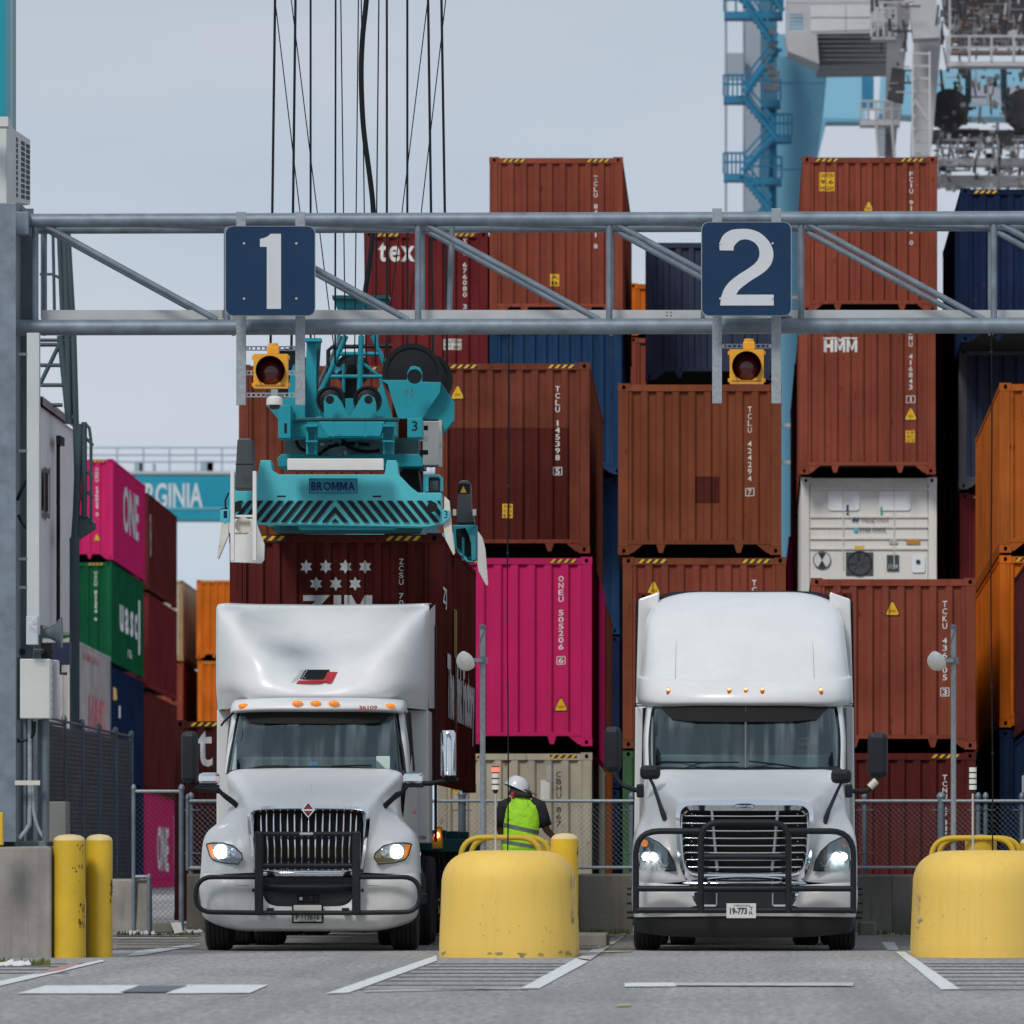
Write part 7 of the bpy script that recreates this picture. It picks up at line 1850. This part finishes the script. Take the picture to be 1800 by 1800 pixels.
for sg in (1, -1):
    c = B.p(sg * 146, 1579, .025); b = MB(); b.lathe([(.078, 0.005), (.072, -.006), (.06, .004), (.01, .006)], c, 'y', 24); b.v = [Vector((v.x, v.y, c.z + (v.z - c.z) * .85)) for v in b.v]; b.build('fog_recess', steelw2, Bt, smooth=50)
# headlights
def headlamp_right(sg):
    out = [(185, 1472), (170, 1472), (150, 1482), (134, 1497), (124, 1516), (121, 1530), (150, 1531), (183, 1530), (187, 1500)]
    def dd(x): return .10 + max(0, x - 121) * .0036
    V = [B.p(x * sg, y, dd(x) - .03) for x, y in out]; h = MB().add(V, [tuple(range(len(V)))]).build('headlight', mat('lamp_dark', (.10, .12, .14), .2, .4), Bt)
    MB().tube(V + [V[0]], .009, 6).build('headlight_bezel', dark, h, smooth=60)
    for dx, r in ((173, .045), (161, .045)):
        c = B.p(sg * dx, 1506, dd(dx) - .06); MB().lathe([(r, 0), (r * .8, -.015), (.005, -.02)], c, 'y', 20).build('lit_bulb', lampw, h, smooth=60)
        MB().lathe([(r * 1.35, 0.012), (r * 1.1, .0)], c, 'y', 20).build('bulb_ring', chrome, h, smooth=60)
    c = B.p(sg * 176, 1482, dd(176) - .055); MB().lathe([(.04, 0), (.03, -.01)], c, 'y', 14).build('turn_signal', orgl if sg < 0 else mat('amber_unlit', (.3, .08, .04), .4), h)
    P = [B.p(sg * x, y, dd(x) - .06) for x, y in ((152, 1514), (148, 1522), (136, 1522), (134, 1516))]; MB().tube(P, .008, 5).build('light_guide', alu, h)
    V = [B.p(x * sg, y, dd(x) - .085) for x, y in out]; MB().add(V, [tuple(range(len(V)))]).build('lamp_cover', glassl, h)
headlamp_right(1); headlamp_right(-1)
# bull bar
bar(B, 'outer_frame', [(-191, 1606, -.16), (-191, 1461, -.16), (-80, 1461, -.20), (-78, 1461, -.20)], .034, .26); bar(B, 'outer_frame', [(191, 1606, -.16), (191, 1461, -.16), (80, 1461, -.20), (78, 1461, -.20)], .034, .26)
bar(B, 'centre_hoop', [(-77, 1604, -.22), (-77, 1446, -.22), (77, 1446, -.22), (77, 1604, -.22)], .034, .20)
for y in (1562, 1600): bar(B, 'cross_bar', [(-191, y, -.16), (-77, y, -.2), (77, y, -.2), (191, y, -.16)], .033)
bar(B, 'cross_bar', [(-77, 1506, -.2), (77, 1506, -.2)], .034)
pl = B.box('licence_plate', -32, 1588, 20, 1614, -.27, .01, mat('plate_white', (.66, .67, .66), .45), bevel=.004)
B.text('plate_lettering', '19-773', -26, 1595.5, 4, 1607, -.275, mat('plate_navy', (.02, .03, .06), .6), .03, parent=pl); B.text('plate_lettering', 'VIRGINIA', -20, 1590, 10, 1593.5, -.275, MATS['plate_navy'], .0, parent=pl); B.text('plate_lettering', 'T', 8, 1594, 15, 1600, -.275, MATS['plate_navy'], .0, parent=pl); B.text('plate_lettering', 'R', 8, 1602, 15, 1608, -.275, MATS['plate_navy'], .0, parent=pl)
# windscreen
wsr = [[(0, 1350, 1.66), (90, 1350, 1.74), (150, 1349, 1.98), (168, 1348, 2.2)],
       [(0, 1296, 1.86), (88, 1296, 1.94), (150, 1295, 2.16), (169, 1294, 2.38)],
       [(0, 1239, 2.08), (84, 1239, 2.16), (144, 1240, 2.36), (163, 1242, 2.56)]]
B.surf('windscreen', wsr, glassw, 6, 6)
B.tube('screen_divider', [(2, 1350, 1.64), (2, 1300, 1.83), (2, 1241, 2.06)], .014, mat('divider_grey', (.10, .105, .11), .5), 6)
for sg in (1, -1):
    strip(B, 'screen_seal', [((sg * 168, 1351, 2.18), (sg * 164, 1346)), ((sg * 170, 1330, 2.24), (sg * 165, 1328)), ((sg * 170, 1296, 2.36), (sg * 165, 1296)), ((sg * 168, 1262, 2.47), (sg * 163, 1262)), ((sg * 160, 1240, 2.55), (sg * 153, 1244))], 0, signblk, -.02)
B.surf('cowl', [[(0, 1354, 1.60), (90, 1355, 1.66), (156, 1356, 1.86), (172, 1356, 2.1)], [(0, 1347.5, 1.68), (90, 1348, 1.76), (150, 1347, 2.0), (168, 1346, 2.2)]], signblk, 5, 2)
B.tube('wiper', [(-155, 1339, 2.0), (-80, 1340, 1.68), (-10, 1340, 1.64)], .010, signblk, 6); B.tube('wiper', [(8, 1338, 1.64), (60, 1344, 1.66), (100, 1350, 1.72)], .010, signblk, 6)
B.tube('wiper_arm', [(-110, 1352, 1.72), (-80, 1342, 1.68), (-60, 1341, 1.66)], .007, signblk, 5); B.tube('wiper_arm', [(20, 1350, 1.62), (40, 1345, 1.64), (60, 1344, 1.65)], .007, signblk, 5)
for sg in (1, -1):
    B.surf('pillar', [[(sg * 168, 1356, 2.12), (sg * 176, 1356, 2.2), (sg * 178, 1356, 2.8)], [(sg * 169, 1296, 2.32), (sg * 176, 1296, 2.4), (sg * 178, 1296, 2.9)], [(sg * 163, 1240, 2.52), (sg * 171, 1240, 2.6), (sg * 174, 1240, 3.0)]], steelw, 3, 4, mirror=False)
    MB().add([B.p(sg * 177, 1352, 2.5), B.p(sg * 181, 1352, 3.2), B.p(sg * 179, 1244, 3.2), B.p(sg * 174, 1244, 2.7)], [(0, 1, 2, 3)]).build('side_window', signblk, Bt)
    MB().add([B.p(sg * 176, 1356, 2.1), B.p(sg * 184, 1356, 3.3), B.p(sg * 186, 1540, 3.3), B.p(sg * 182, 1540, 1.6), B.p(sg * 178, 1420, 1.6)], [(0, 1, 2, 3, 4)]).build('door', steelw, Bt)
# roof cap
rc = [[(0, 1241, 2.06), (84, 1241, 2.14), (146, 1242, 2.34), (176, 1240, 2.62), (186, 1236, 3.0)],
      [(0, 1234, 1.98), (84, 1234, 2.06), (146, 1234, 2.26), (178, 1230, 2.54), (189, 1226, 3.0)],
      [(0, 1216, 2.02), (84, 1216, 2.10), (146, 1215, 2.30), (178, 1211, 2.58), (190, 1206, 3.05)],
      [(0, 1198, 2.18), (84, 1198, 2.26), (146, 1196, 2.44), (176, 1194, 2.68), (188, 1190, 3.1)],
      [(0, 1192, 2.26), (84, 1192, 2.34), (144, 1190, 2.52), (173, 1188, 2.76), (184, 1184, 3.15)],
      [(0, 1150, 2.66), (84, 1150, 2.74), (142, 1148, 2.90), (168, 1144, 3.10), (179, 1140, 3.4)],
      [(0, 1105, 3.14), (84, 1105, 3.2), (138, 1102, 3.36), (163, 1098, 3.54), (173, 1094, 3.8)],
      [(0, 1066, 3.66), (84, 1067, 3.72), (130, 1068, 3.86), (154, 1070, 4.0), (166, 1074, 4.2)],
      [(0, 1045, 4.15), (84, 1046, 4.2), (120, 1049, 4.3), (146, 1056, 4.4), (160, 1064, 4.6)],
      [(0, 1041, 4.7), (84, 1041, 4.7), (118, 1045, 4.75), (144, 1053, 4.8), (158, 1062, 4.9)],
      [(0, 1041, 5.5), (84, 1041, 5.5), (118, 1045, 5.5), (144, 1053, 5.5), (158, 1062, 5.5)]]
B.surf('roof_cap', rc, steelw, 7, 6, smooth=60)
B.surf('roof_panel_crease', [[(100, 1200, 2.17), (126, 1195, 2.29)], [(98, 1140, 2.84), (116, 1136, 2.92)], [(96, 1090, 3.36), (110, 1088, 3.42)]], steelw, 3, 3, mirror=False) if False else None
for x0 in (-122, 122):
    B.tube('panel_seam', [(x0, 1192, 2.40), (x0 * .99, 1150, 2.80), (x0 * .97, 1105, 3.27), (x0 * .93, 1068, 3.80)], .003, mat('seam_grey', (.5, .51, .52), .5), 4)
for sg in (1, -1):
    # side fairings behind the cap
    MB().prism([B.p(sg * 150, 1040, 4.4), B.p(sg * 160, 1044, 4.4), B.p(sg * 186, 1053, 4.4), B.p(sg * 191, 1240, 4.4), B.p(sg * 160, 1240, 4.4)], 1.1).build('side_fairing', steelw, Bt, bevel=.02)
    MB().prism([B.p(sg * 160, 1242, 3.6), B.p(sg * 192, 1242, 3.6), B.p(sg * 194, 1480, 3.6), B.p(sg * 160, 1480, 3.6)], 1.9).build('sleeper_side', steelw, Bt, bevel=.02)
    MB().prism([B.p(sg * 187, 1058, 5.3), B.p(sg * 191, 1058, 5.3), B.p(sg * 196, 1480, 5.3), B.p(sg * 192, 1480, 5.3)], .5).build('rubber_trim', signblk, Bt)
    B.tube('seam', [(sg * 176, 1238, 2.7), (sg * 190, 1236, 3.4), (sg * 192, 1238, 4.2)], .006, signblk, 5)
B.surf('roof_edge_seal', [[(0, 1041, 4.7), (118, 1044, 4.75), (148, 1054, 4.8)], [(0, 1038.5, 4.75), (120, 1040, 4.8), (152, 1050, 4.85)]], signblk, 5, 2)
mk = mat('amber_marker', (.35, .06, .01), .3, emit=(1, .2, .02), es=.12)
for x in (-134, -27, 2, 31, 134):
    y, d = (1215, 2.03) if abs(x) < 50 else (1216, 2.24); c = B.p(x, y, d); b = MB(); b.lathe([(.05, .04), (.052, .0), (.04, -.015), (.01, -.02)], (0, 0, 0), 'y', 18); b.v = [Vector((v.x * .42, v.y, v.z)) + c for v in b.v]; o = b.build('marker_light', mk, Bt, smooth=60)
    b = MB(); b.lathe([(.018, -.02), (.012, -.03)], B.p(x + 0, y - 4, d), 'y', 10); b.build('marker_glint', mat('marker_hot', (1, .5, .2), .3, emit=(1, .45, .2), es=1.2), o)
# interior and driver
B.box('dashboard', -155, 1326, 155, 1356, 2.35, .5, mat('dash_teal_grey', (.09, .12, .125), .6), bevel=.03); B.box('rear_wall', -160, 1240, 160, 1500, 3.7, .05, interior); B.box('floor', -160, 1440, 160, 1446, 2.2, 1.5, interior)
B.surf('sun_visor', [[(0, 1240, 2.05), (84, 1240, 2.13), (150, 1242, 2.34)], [(0, 1269, 1.93), (84, 1268, 2.01), (128, 1264, 2.16)]], hole, 4, 3)
for sg in (1, -1): B.box('seat_back', sg * 60, 1300, sg * 130, 1430, 3.35, .18, interior, bevel=.06)
c = B.p(100, 1332, 2.55); P = [(c + Vector((.23 * math.cos(R(k * 18)), -.08 * math.sin(R(k * 18)), .20 * math.sin(R(k * 18))))) for k in range(20)]; MB().tube(P, .016, 6, closed=True).build('steering_wheel', signblk, Bt, smooth=60)
# mirrors
for sg in (1, -1):
    a_, c_, e_, f_ = (217, 1287, 252, 1367) if sg > 0 else (-247, 1277, -217, 1357)
    B.box('door_mirror', a_, c_, e_, f_, 2.0, .22, dark, bevel=.06)
    xm = (a_ + e_) / 2
    B.tube('mirror_arm', [(xm - sg * 2, f_ - 4, 2.05), (xm - sg * 6, f_ + 12, 2.05), (xm - sg * 22, f_ + 26, 2.05), (sg * 186, 1390, 1.9), (sg * 178, 1388, 1.9)], .028, dark, 10, rnd=.08)
    B.box('mirror_base', sg * 177, 1378, sg * 190, 1402, 1.7, .15, dark, bevel=.02)
    if sg > 0: 
        o = B.tube('mirror_collar', [(232, 1372, 2.02), (220, 1384, 2.02)], .042, cream, 10)
    x0, y0 = (152, 1352) if sg > 0 else (-184, 1345)
    B.box('hood_mirror', x0, y0, x0 + 36, y0 + 25, .9, .13, dark, bevel=.05)
    B.tube('hood_mirror_arm', [(x0 + 18, y0 + 24, .95), (x0 + 18 - sg * 6, y0 + 36, .9), (sg * 148, y0 + 72, .5), (sg * 144, y0 + 84, .4), (sg * 140, y0 + 96, .38)], [.016, .018, .024, .03, .028], dark, 8)
wheel(B, -1.08, 1.1, -1, True); wheel(B, 1.08, 1.1, 1, True)
for d in (5.7, 7.05):
    for x in (-1.05, -.72, .72, 1.05): wheel(B, x, d, 1 if x > 0 else -1)
for x in (-.42, .42): MB().box((x - .04, .8, .62), (x + .04, 8.2, .88)).build('chassis_rail', dark, Bt)
MB().box((-.9, 1., .40), (.9, 1.12, .52)).build('front_axle', dark, Bt); MB().box((-.5, .5, .5), (.5, 1.8, 1.3)).build('engine_block', hole, Bt)
for sg in (1, -1):
    MB().lathe([(.3, 0), (.33, .03), (.33, 1.5), (.3, 1.53)], (sg * .9, 2.3, .72), 'y', 24).build('fuel_tank', MATS['tank_dark'], Bt, smooth=50)
    MB().box((sg * 1.0, 1.75, .5), (sg * 1.22, 3.9, .62)).build('side_step', dark, Bt, bevel=.02); MB().box((sg * .7, 1.55, .35), (sg * 1.15, 1.6, .9)).build('mud_flap', black, Bt)
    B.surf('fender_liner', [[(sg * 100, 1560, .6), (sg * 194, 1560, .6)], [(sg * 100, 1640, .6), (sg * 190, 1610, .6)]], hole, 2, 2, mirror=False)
chassis(B, 'dark container chassis behind the right truck', signblk, 0)
# ---------------------------------------------------------------- people
skin = mat('skin', (.36, .19, .13), .5, var=.08); skind = mat('skin_tanned', (.22, .105, .065), .5, var=.1)
def skinned(name, V, E, Rd, m, parent, sub=2, root=0):
    me = bpy.data.meshes.new(name); org = ORG[parent]
    me.from_pydata([tuple(Vector(v) - org) for v in V], E, []); me.materials.append(m)
    o = bpy.data.objects.new(name, me); col.objects.link(o); o.parent = parent; ORG[o] = org
    sk = o.modifiers.new('skin', 'SKIN'); sk.use_smooth_shade = True
    bpy.context.view_layer.update()
    if not me.skin_vertices: 
        bpy.context.view_layer.objects.active = o
    sv = me.skin_vertices[0].data
    for i, r in enumerate(Rd):
        sv[i].radius = r if isinstance(r, tuple) else (r, r); sv[i].use_root = (i == root)
    ss = o.modifiers.new('sub', 'SUBSURF'); ss.levels = sub; ss.render_levels = sub
    return o
def ellstack(name, rings, m, parent, n=20, smooth=180):
    V = []; Fc = []
    for c, rx, ry in rings:
        for k in range(n):
            a = 2 * math.pi * k / n; V.append(Vector(c) + Vector((rx * math.cos(a), ry * math.sin(a), 0)))
    for i in range(len(rings) - 1):
        for k in range(n): Fc.append((i * n + k, i * n + (k + 1) % n, (i + 1) * n + (k + 1) % n, (i + 1) * n + k))
    Fc.append(tuple(reversed(range(n)))); Fc.append(tuple(range((len(rings) - 1) * n, len(rings) * n)))
    return MB().add(V, Fc).build(name, m, parent, smooth=smooth)
# worker: stands behind the middle island nose with the back to the camera, head turned to the right
sW = 152.; bx, by = (916 - HX) / sW, F / sW
pf = tag(MB().box((bx - .8, by - .6, 0), (bx + 1.0, by + 1.1, .15)).build('platform', conc, bevel=.02), 'low concrete step the worker stands on', 'concrete step')
wk = thing('person', 'person in lime yellow safety vest, black shirt and white hard hat seen from behind', 'person', (bx, by, .15))
def wz(py): return (HY - py) / sW + CH
def wx(px): return (px - HX) / sW
zs = wz(1418)
P = {'pel': (bx, by, wz(1500)), 'wai': (bx, by, wz(1472)), 'che': (bx + .0, by, wz(1438)), 'nek': (wx(911), by - .01, wz(1408)), 'hd': (wx(911), by + .0, wz(1392)), 'top': (wx(910), by, wz(1376)),
     'shL': (wx(886), by, wz(1418)), 'elL': (wx(878), by + .05, wz(1458)), 'wrL': (wx(890), by + .26, wz(1484)),
     'shR': (wx(948), by, wz(1418)), 'elR': (wx(960), by + .03, wz(1458)), 'wrR': (wx(975), by + .22, wz(1474)),
     'hipL': (bx - .10, by, wz(1508)), 'kneL': (bx - .12, by + .02, .62), 'ankL': (bx - .13, by - .02, .24), 'toeL': (bx - .14, by + .16, .20),
     'hipR': (bx + .10, by, wz(1508)), 'kneR': (bx + .13, by + .02, .62), 'ankR': (bx + .14, by - .02, .24), 'toeR': (bx + .16, by + .16, .20)}
names = list(P); ix = {k: i for i, k in enumerate(names)}
E = [(ix[a], ix[b]) for a, b in (('pel', 'wai'), ('wai', 'che'), ('che', 'nek'), ('nek', 'hd'), ('hd', 'top'), ('che', 'shL'), ('shL', 'elL'), ('elL', 'wrL'), ('che', 'shR'), ('shR', 'elR'), ('elR', 'wrR'),
     ('pel', 'hipL'), ('hipL', 'kneL'), ('kneL', 'ankL'), ('ankL', 'toeL'), ('pel', 'hipR'), ('hipR', 'kneR'), ('kneR', 'ankR'), ('ankR', 'toeR'))]
RD = {'pel': (.17, .13), 'wai': (.155, .12), 'che': (.18, .125), 'nek': .06, 'hd': (.078, .09), 'top': (.07, .085), 'shL': .062, 'elL': .048, 'wrL': .032, 'shR': .062, 'elR': .048, 'wrR': .032,
      'hipL': .1, 'kneL': .065, 'ankL': .05, 'toeL': .045, 'hipR': .1, 'kneR': .065, 'ankR': .05, 'toeR': .045}
skinned('body', [P[k] for k in names], E, [RD[k] for k in names], skind, wk)
# shirt sleeves, trousers, vest, hat
blk = mat('black_shirt', (.012, .012, .014), .85, bump=.2, bs=15)
for a, b_, q in (('shL', 'elL', -1), ('shR', 'elR', 1)):
    u, v = Vector(P[a]), Vector(P[b_]); c = u + Vector((-q * .10, 0, .035)); MB().tube([c, u + Vector((0, 0, .0)), u.lerp(v, .45), u.lerp(v, .86)], [.085, .088, .082, .078], 14).build('sleeve', blk, wk, smooth=180)
ellstack('shirt', [((bx - .0, by, wz(1500)), .19, .13), ((bx, by, wz(1470)), .185, .13), ((bx + .01, by, wz(1440)), .215, .135), ((wx(917), by, wz(1420)), .225, .12), ((wx(916), by, wz(1411)), .16, .09), ((wx(913), by, wz(1405)), .075, .07)], blk, wk)
for s_, q in (('L', -1), ('R', 1)):
    MB().tube([P['hip' + s_], P['kne' + s_], (P['ank' + s_][0], P['ank' + s_][1], .26)], [.125, .09, .085], 14).build('trouser_leg', mat('dark_trousers', (.02, .025, .035), .85), wk, smooth=180)
    ax_, ay_, _ = P['ank' + s_]; MB().box((ax_ - .055, ay_ - .09, .15), (ax_ + .055, ay_ + .20, .25)).build('boot', signblk, wk, bevel=.03)
ellstack('trouser_seat', [((bx, by, wz(1512)), .17, .14), ((bx, by, wz(1500)), .195, .145), ((bx, by, wz(1490)), .19, .135)], MATS['dark_trousers'], wk)
vest = mat('lime_vest', (.33, .68, .02), .7, var=.18, vs=7, bump=.9, bs=11, bd=.03, emit=(.4, .9, .02), es=.06)
vr = [((bx - .01, by - .01, wz(1502)), .215, .150), ((bx - .015, by - .01, wz(1486)), .212, .148), ((bx - .005, by - .01, wz(1466)), .200, .148), ((bx + .01, by - .01, wz(1445)), .205, .150), ((wx(917), by - .01, wz(1428)), .205, .145), ((wx(917), by - .01, wz(1416)), .195, .125), ((wx(915), by - .01, wz(1408)), .15, .10), ((wx(914), by - .01, wz(1402)), .085, .085)]
def vest_pt(a, i, off=0.):
    (c, rx, ry) = vr[i]; wr = .006 * math.sin(a * 7 + i * 1.3) + .004 * math.sin(a * 13 + i * 2.9)
    return Vector(c) + Vector(((rx + wr + off) * math.cos(a), (ry + wr + off) * math.sin(a), 0))
V = []; Fc = []; n = 44
for i in range(len(vr)):
    for k in range(n): V.append(vest_pt(2 * math.pi * k / n, i))
for i in range(len(vr) - 1):
    for k in range(n): Fc.append((i * n + k, i * n + (k + 1) % n, (i + 1) * n + (k + 1) % n, (i + 1) * n + k))
vo = MB().add(V, Fc).build('vest', vest, wk, smooth=180, solid=.004)
refl = mat('reflective_grey_band', (.16, .17, .17), .5, .2)
def vband(t0, t1, h, tilt):
    V = []; Fc = []
    for k in range(n + 1):
        a = 2 * math.pi * k / n; q = (t0 + (t1 - t0) * (.5 - .5 * math.cos(a)))
        for dz in (0, h):
            z = q + dz + tilt * math.cos(a)
            # interpolate ring
            for i in range(len(vr) - 1):
                if vr[i][0][2] <= z <= vr[i + 1][0][2]:
                    t = (z - vr[i][0][2]) / (vr[i + 1][0][2] - vr[i][0][2]); p_ = vest_pt(a, i, .007).lerp(vest_pt(a, i + 1, .007), t); break
            else: p_ = vest_pt(a, 0, .007)
            V.append(p_)
    for k in range(n): Fc.append((2 * k, 2 * k + 2, 2 * k + 3, 2 * k + 1))
    MB().add(V, Fc).build('reflective_band', refl, wk, smooth=180)
vband(wz(1460), wz(1460), .045, -.045); vband(wz(1487), wz(1487), .04, -.035)
for q in (-1, 1):
    MB().tube([(wx(914) + q * .085, by - .11, wz(1406)), (wx(914) + q * .1, by - .155, wz(1418))], .002, 4).build('vest_seam', refl, wk)
# head details: turned to the right
hx_, hz_ = wx(911), wz(1388)
hatm = mat('hard_hat_white', (.62, .64, .66), .35, coat=.4)
b = MB(); prof = [(.150, -.012), (.142, .0), (.138, .03), (.125, .075), (.098, .11), (.06, .13), (.01, .138)]; b.lathe(prof, (0, 0, 0), 'z', 28)
rotm = Matrix.Rotation(R(24), 4, 'Y') @ Matrix.Rotation(R(-6), 4, 'X'); b.v = [rotm @ Vector((v.x * 1.04, v.y * .9, v.z)) + Vector((hx_ - .015, by, hz_ + .02)) for v in b.v]
b.build('hard_hat', hatm, wk, smooth=50)
b = MB(); b.tube([rotm @ Vector((.15 * math.cos(R(a)) * 1.04, .14 * math.sin(R(a)), -.012)) + Vector((hx_ - .015, by, hz_ + .02)) for a in range(0, 360, 15)], .007, 6, closed=True); b.build('hat_rim', hatm, wk, smooth=60)
# neck shade cloth and peak
b = MB(); V = []; Fc = []
for i, (dz, rr0) in enumerate(((.0, .125), (-.05, .135), (-.10, .15))):
    for k in range(13):
        a = R(-150 + 190 * k / 12); V.append(Vector((hx_ + .02 + rr0 * math.cos(a), by + rr0 * .85 * math.sin(a), hz_ + .02 + dz - .0 * i - .035 * math.cos(a) * (1 - i * .2))))
for i in range(2):
    for k in range(12): Fc.append((i * 13 + k, i * 13 + k + 1, i * 13 + 14 + k, i * 13 + 13 + k))
b.add(V, Fc).build('neck_shade', mat('dark_cloth', (.035, .035, .035), .9), wk, smooth=180, solid=.004)
V = [(hx_ + .08, by - .1, hz_ - .01), (hx_ + .21, by - .06, hz_ - .055), (hx_ + .215, by + .04, hz_ - .055), (hx_ + .09, by + .1, hz_ - .01)]
MB().add(V, [(0, 1, 2, 3)]).build('hat_peak', MATS['dark_cloth'], wk, solid=.01)
MB().lathe([(.03, -.02), (.034, .0), (.02, .012)], (hx_ - .055, by - .09, hz_ - .055), 'y', 12).build('ear_defender', mat('ear_red', (.5, .03, .02), .5), wk, smooth=60)
MB().box((hx_ + .06, by - .075, hz_ - .10), (hx_ + .13, by + .05, hz_ - .03)).build('face', skind, wk, bevel=.03); MB().box((hx_ + .125, by - .03, hz_ - .085), (hx_ + .15, by + .0, hz_ - .06)).build('nose', skind, wk, bevel=.01)
ellstack('beard', [((hx_ + .05, by, hz_ - .145), .05, .05), ((hx_ + .06, by, hz_ - .11), .075, .07), ((hx_ + .055, by, hz_ - .08), .08, .07)], mat('hair_dark', (.02, .013, .01), .9), wk)
# hands with fingers
def hand(wr, dirv, parent, m=skind, sc=1., curl=.6):
    wr = Vector(wr); d = Vector(dirv).normalized(); up = Vector((0, 0, 1)); sd_ = d.cross(up).normalized(); 
    V = [wr, wr + d * .05 * sc, wr + d * .09 * sc]; E = [(0, 1), (1, 2)]; Rr = [(.026 * sc, .020 * sc), (.034 * sc, .016 * sc), (.036 * sc, .014 * sc)]
    for k, l in enumerate((.07, .08, .075, .06)):
        b0 = wr + d * .085 * sc + sd_ * (.028 - .019 * k) * sc; i = len(V)
        V += [b0, b0 + (d * .8 - up * .3) * l * .4 * sc, b0 + (d * .8 - up * .3) * l * .4 * sc + (d * .3 - up * .8) * l * .35 * sc, b0 + (d * .8 - up * .3) * l * .4 * sc + (d * .0 - up * 1.) * l * .6 * sc]
        E += [(2, i), (i, i + 1), (i + 1, i + 2), (i + 2, i + 3)]; Rr += [.0095 * sc, .009 * sc, .0085 * sc, .007 * sc]
    i = len(V); V += [wr + d * .03 * sc + sd_ * .035 * sc, wr + d * .065 * sc + sd_ * .055 * sc - up * .01, wr + d * .09 * sc + sd_ * .055 * sc - up * .025]; E += [(0, i), (i, i + 1), (i + 1, i + 2)]; Rr += [.012 * sc, .0105 * sc, .009 * sc]
    return skinned('hand', V, E, Rr, m, parent, 1)
hand(P['wrL'], (.4, .9, -.2), wk); hand(P['wrR'], (.2, 1, -.2), wk)
# driver of the right truck
drv = thing('person', 'bald driver with dark glasses and green vest behind the wheel of the right truck', 'person', (B.root.location.x + .64, B.Y0 + 3.0, 1.35))
dx, dy = B.root.location.x + .66, B.Y0 + 3.0
def dz(py): return (HY - py) / (F / dy) + CH
V = [(dx, dy, dz(1420)), (dx, dy + .02, dz(1385)), (dx, dy, dz(1355)), (dx, dy - .03, dz(1338)), (dx - .0, dy - .05, dz(1322)), (dx, dy - .05, dz(1306)), (dx, dy - .03, dz(1297)),
     (dx - .19, dy, dz(1352)), (dx - .24, dy - .1, dz(1385)), (dx - .16, dy - .32, dz(1362)), (dx + .19, dy, dz(1352)), (dx + .24, dy - .1, dz(1385)), (dx + .16, dy - .32, dz(1362)),
     (dx - .12, dy - .1, dz(1425)), (dx - .16, dy - .5, dz(1422)), (dx - .16, dy - .6, dz(1470)), (dx + .12, dy - .1, dz(1425)), (dx + .16, dy - .5, dz(1422)), (dx + .16, dy - .6, dz(1470))]
E = [(0, 1), (1, 2), (2, 3), (3, 4), (4, 5), (5, 6), (2, 7), (7, 8), (8, 9), (2, 10), (10, 11), (11, 12), (0, 13), (13, 14), (14, 15), (0, 16), (16, 17), (17, 18)]
skinned('body', V, E, [(.17, .13), (.16, .12), (.17, .11), .06, (.075, .09), (.08, .095), (.06, .07), .07, .05, .035, .07, .05, .035, .09, .075, .055, .09, .075, .055], skin, drv)
ellstack('green_vest', [((dx, dy, dz(1425)), .21, .16), ((dx, dy, dz(1385)), .2, .15), ((dx, dy, dz(1360)), .24, .14), ((dx, dy, dz(1349)), .2, .11), ((dx, dy, dz(1342)), .09, .08)], mat('green_vest', (.05, .28, .08), .7), drv)
for q in (-1, 1): MB().tube([(dx + q * .18, dy, dz(1352)), (dx + q * .24, dy - .1, dz(1382)), (dx + q * .20, dy - .2, dz(1372))], [.08, .06, .05], 10).build('sleeve', blk, drv, smooth=180)
for q in (-1, 1): MB().box((dx + q * .008, dy - .15, dz(1311)), (dx + q * .062, dy - .135, dz(1316.5))).build('spectacle_lens', signblk, drv, bevel=.008); MB().lathe([(.012, -.01), (.02, .0), (.01, .01)], (dx + q * .085, dy - .05, dz(1314)), 'x', 8).build('ear', skin, drv)
MB().box((dx - .012, dy - .165, dz(1317)), (dx + .012, dy - .13, dz(1322))).build('nose', skin, drv, bevel=.008); MB().box((dx - .03, dy - .145, dz(1327)), (dx + .03, dy - .135, dz(1325.5))).build('mouth', mat('lip', (.2, .07, .06), .5), drv)
hand(V[9], (.1, -1, .1), drv, skin); hand(V[12], (-.1, -1, .1), drv, skin)
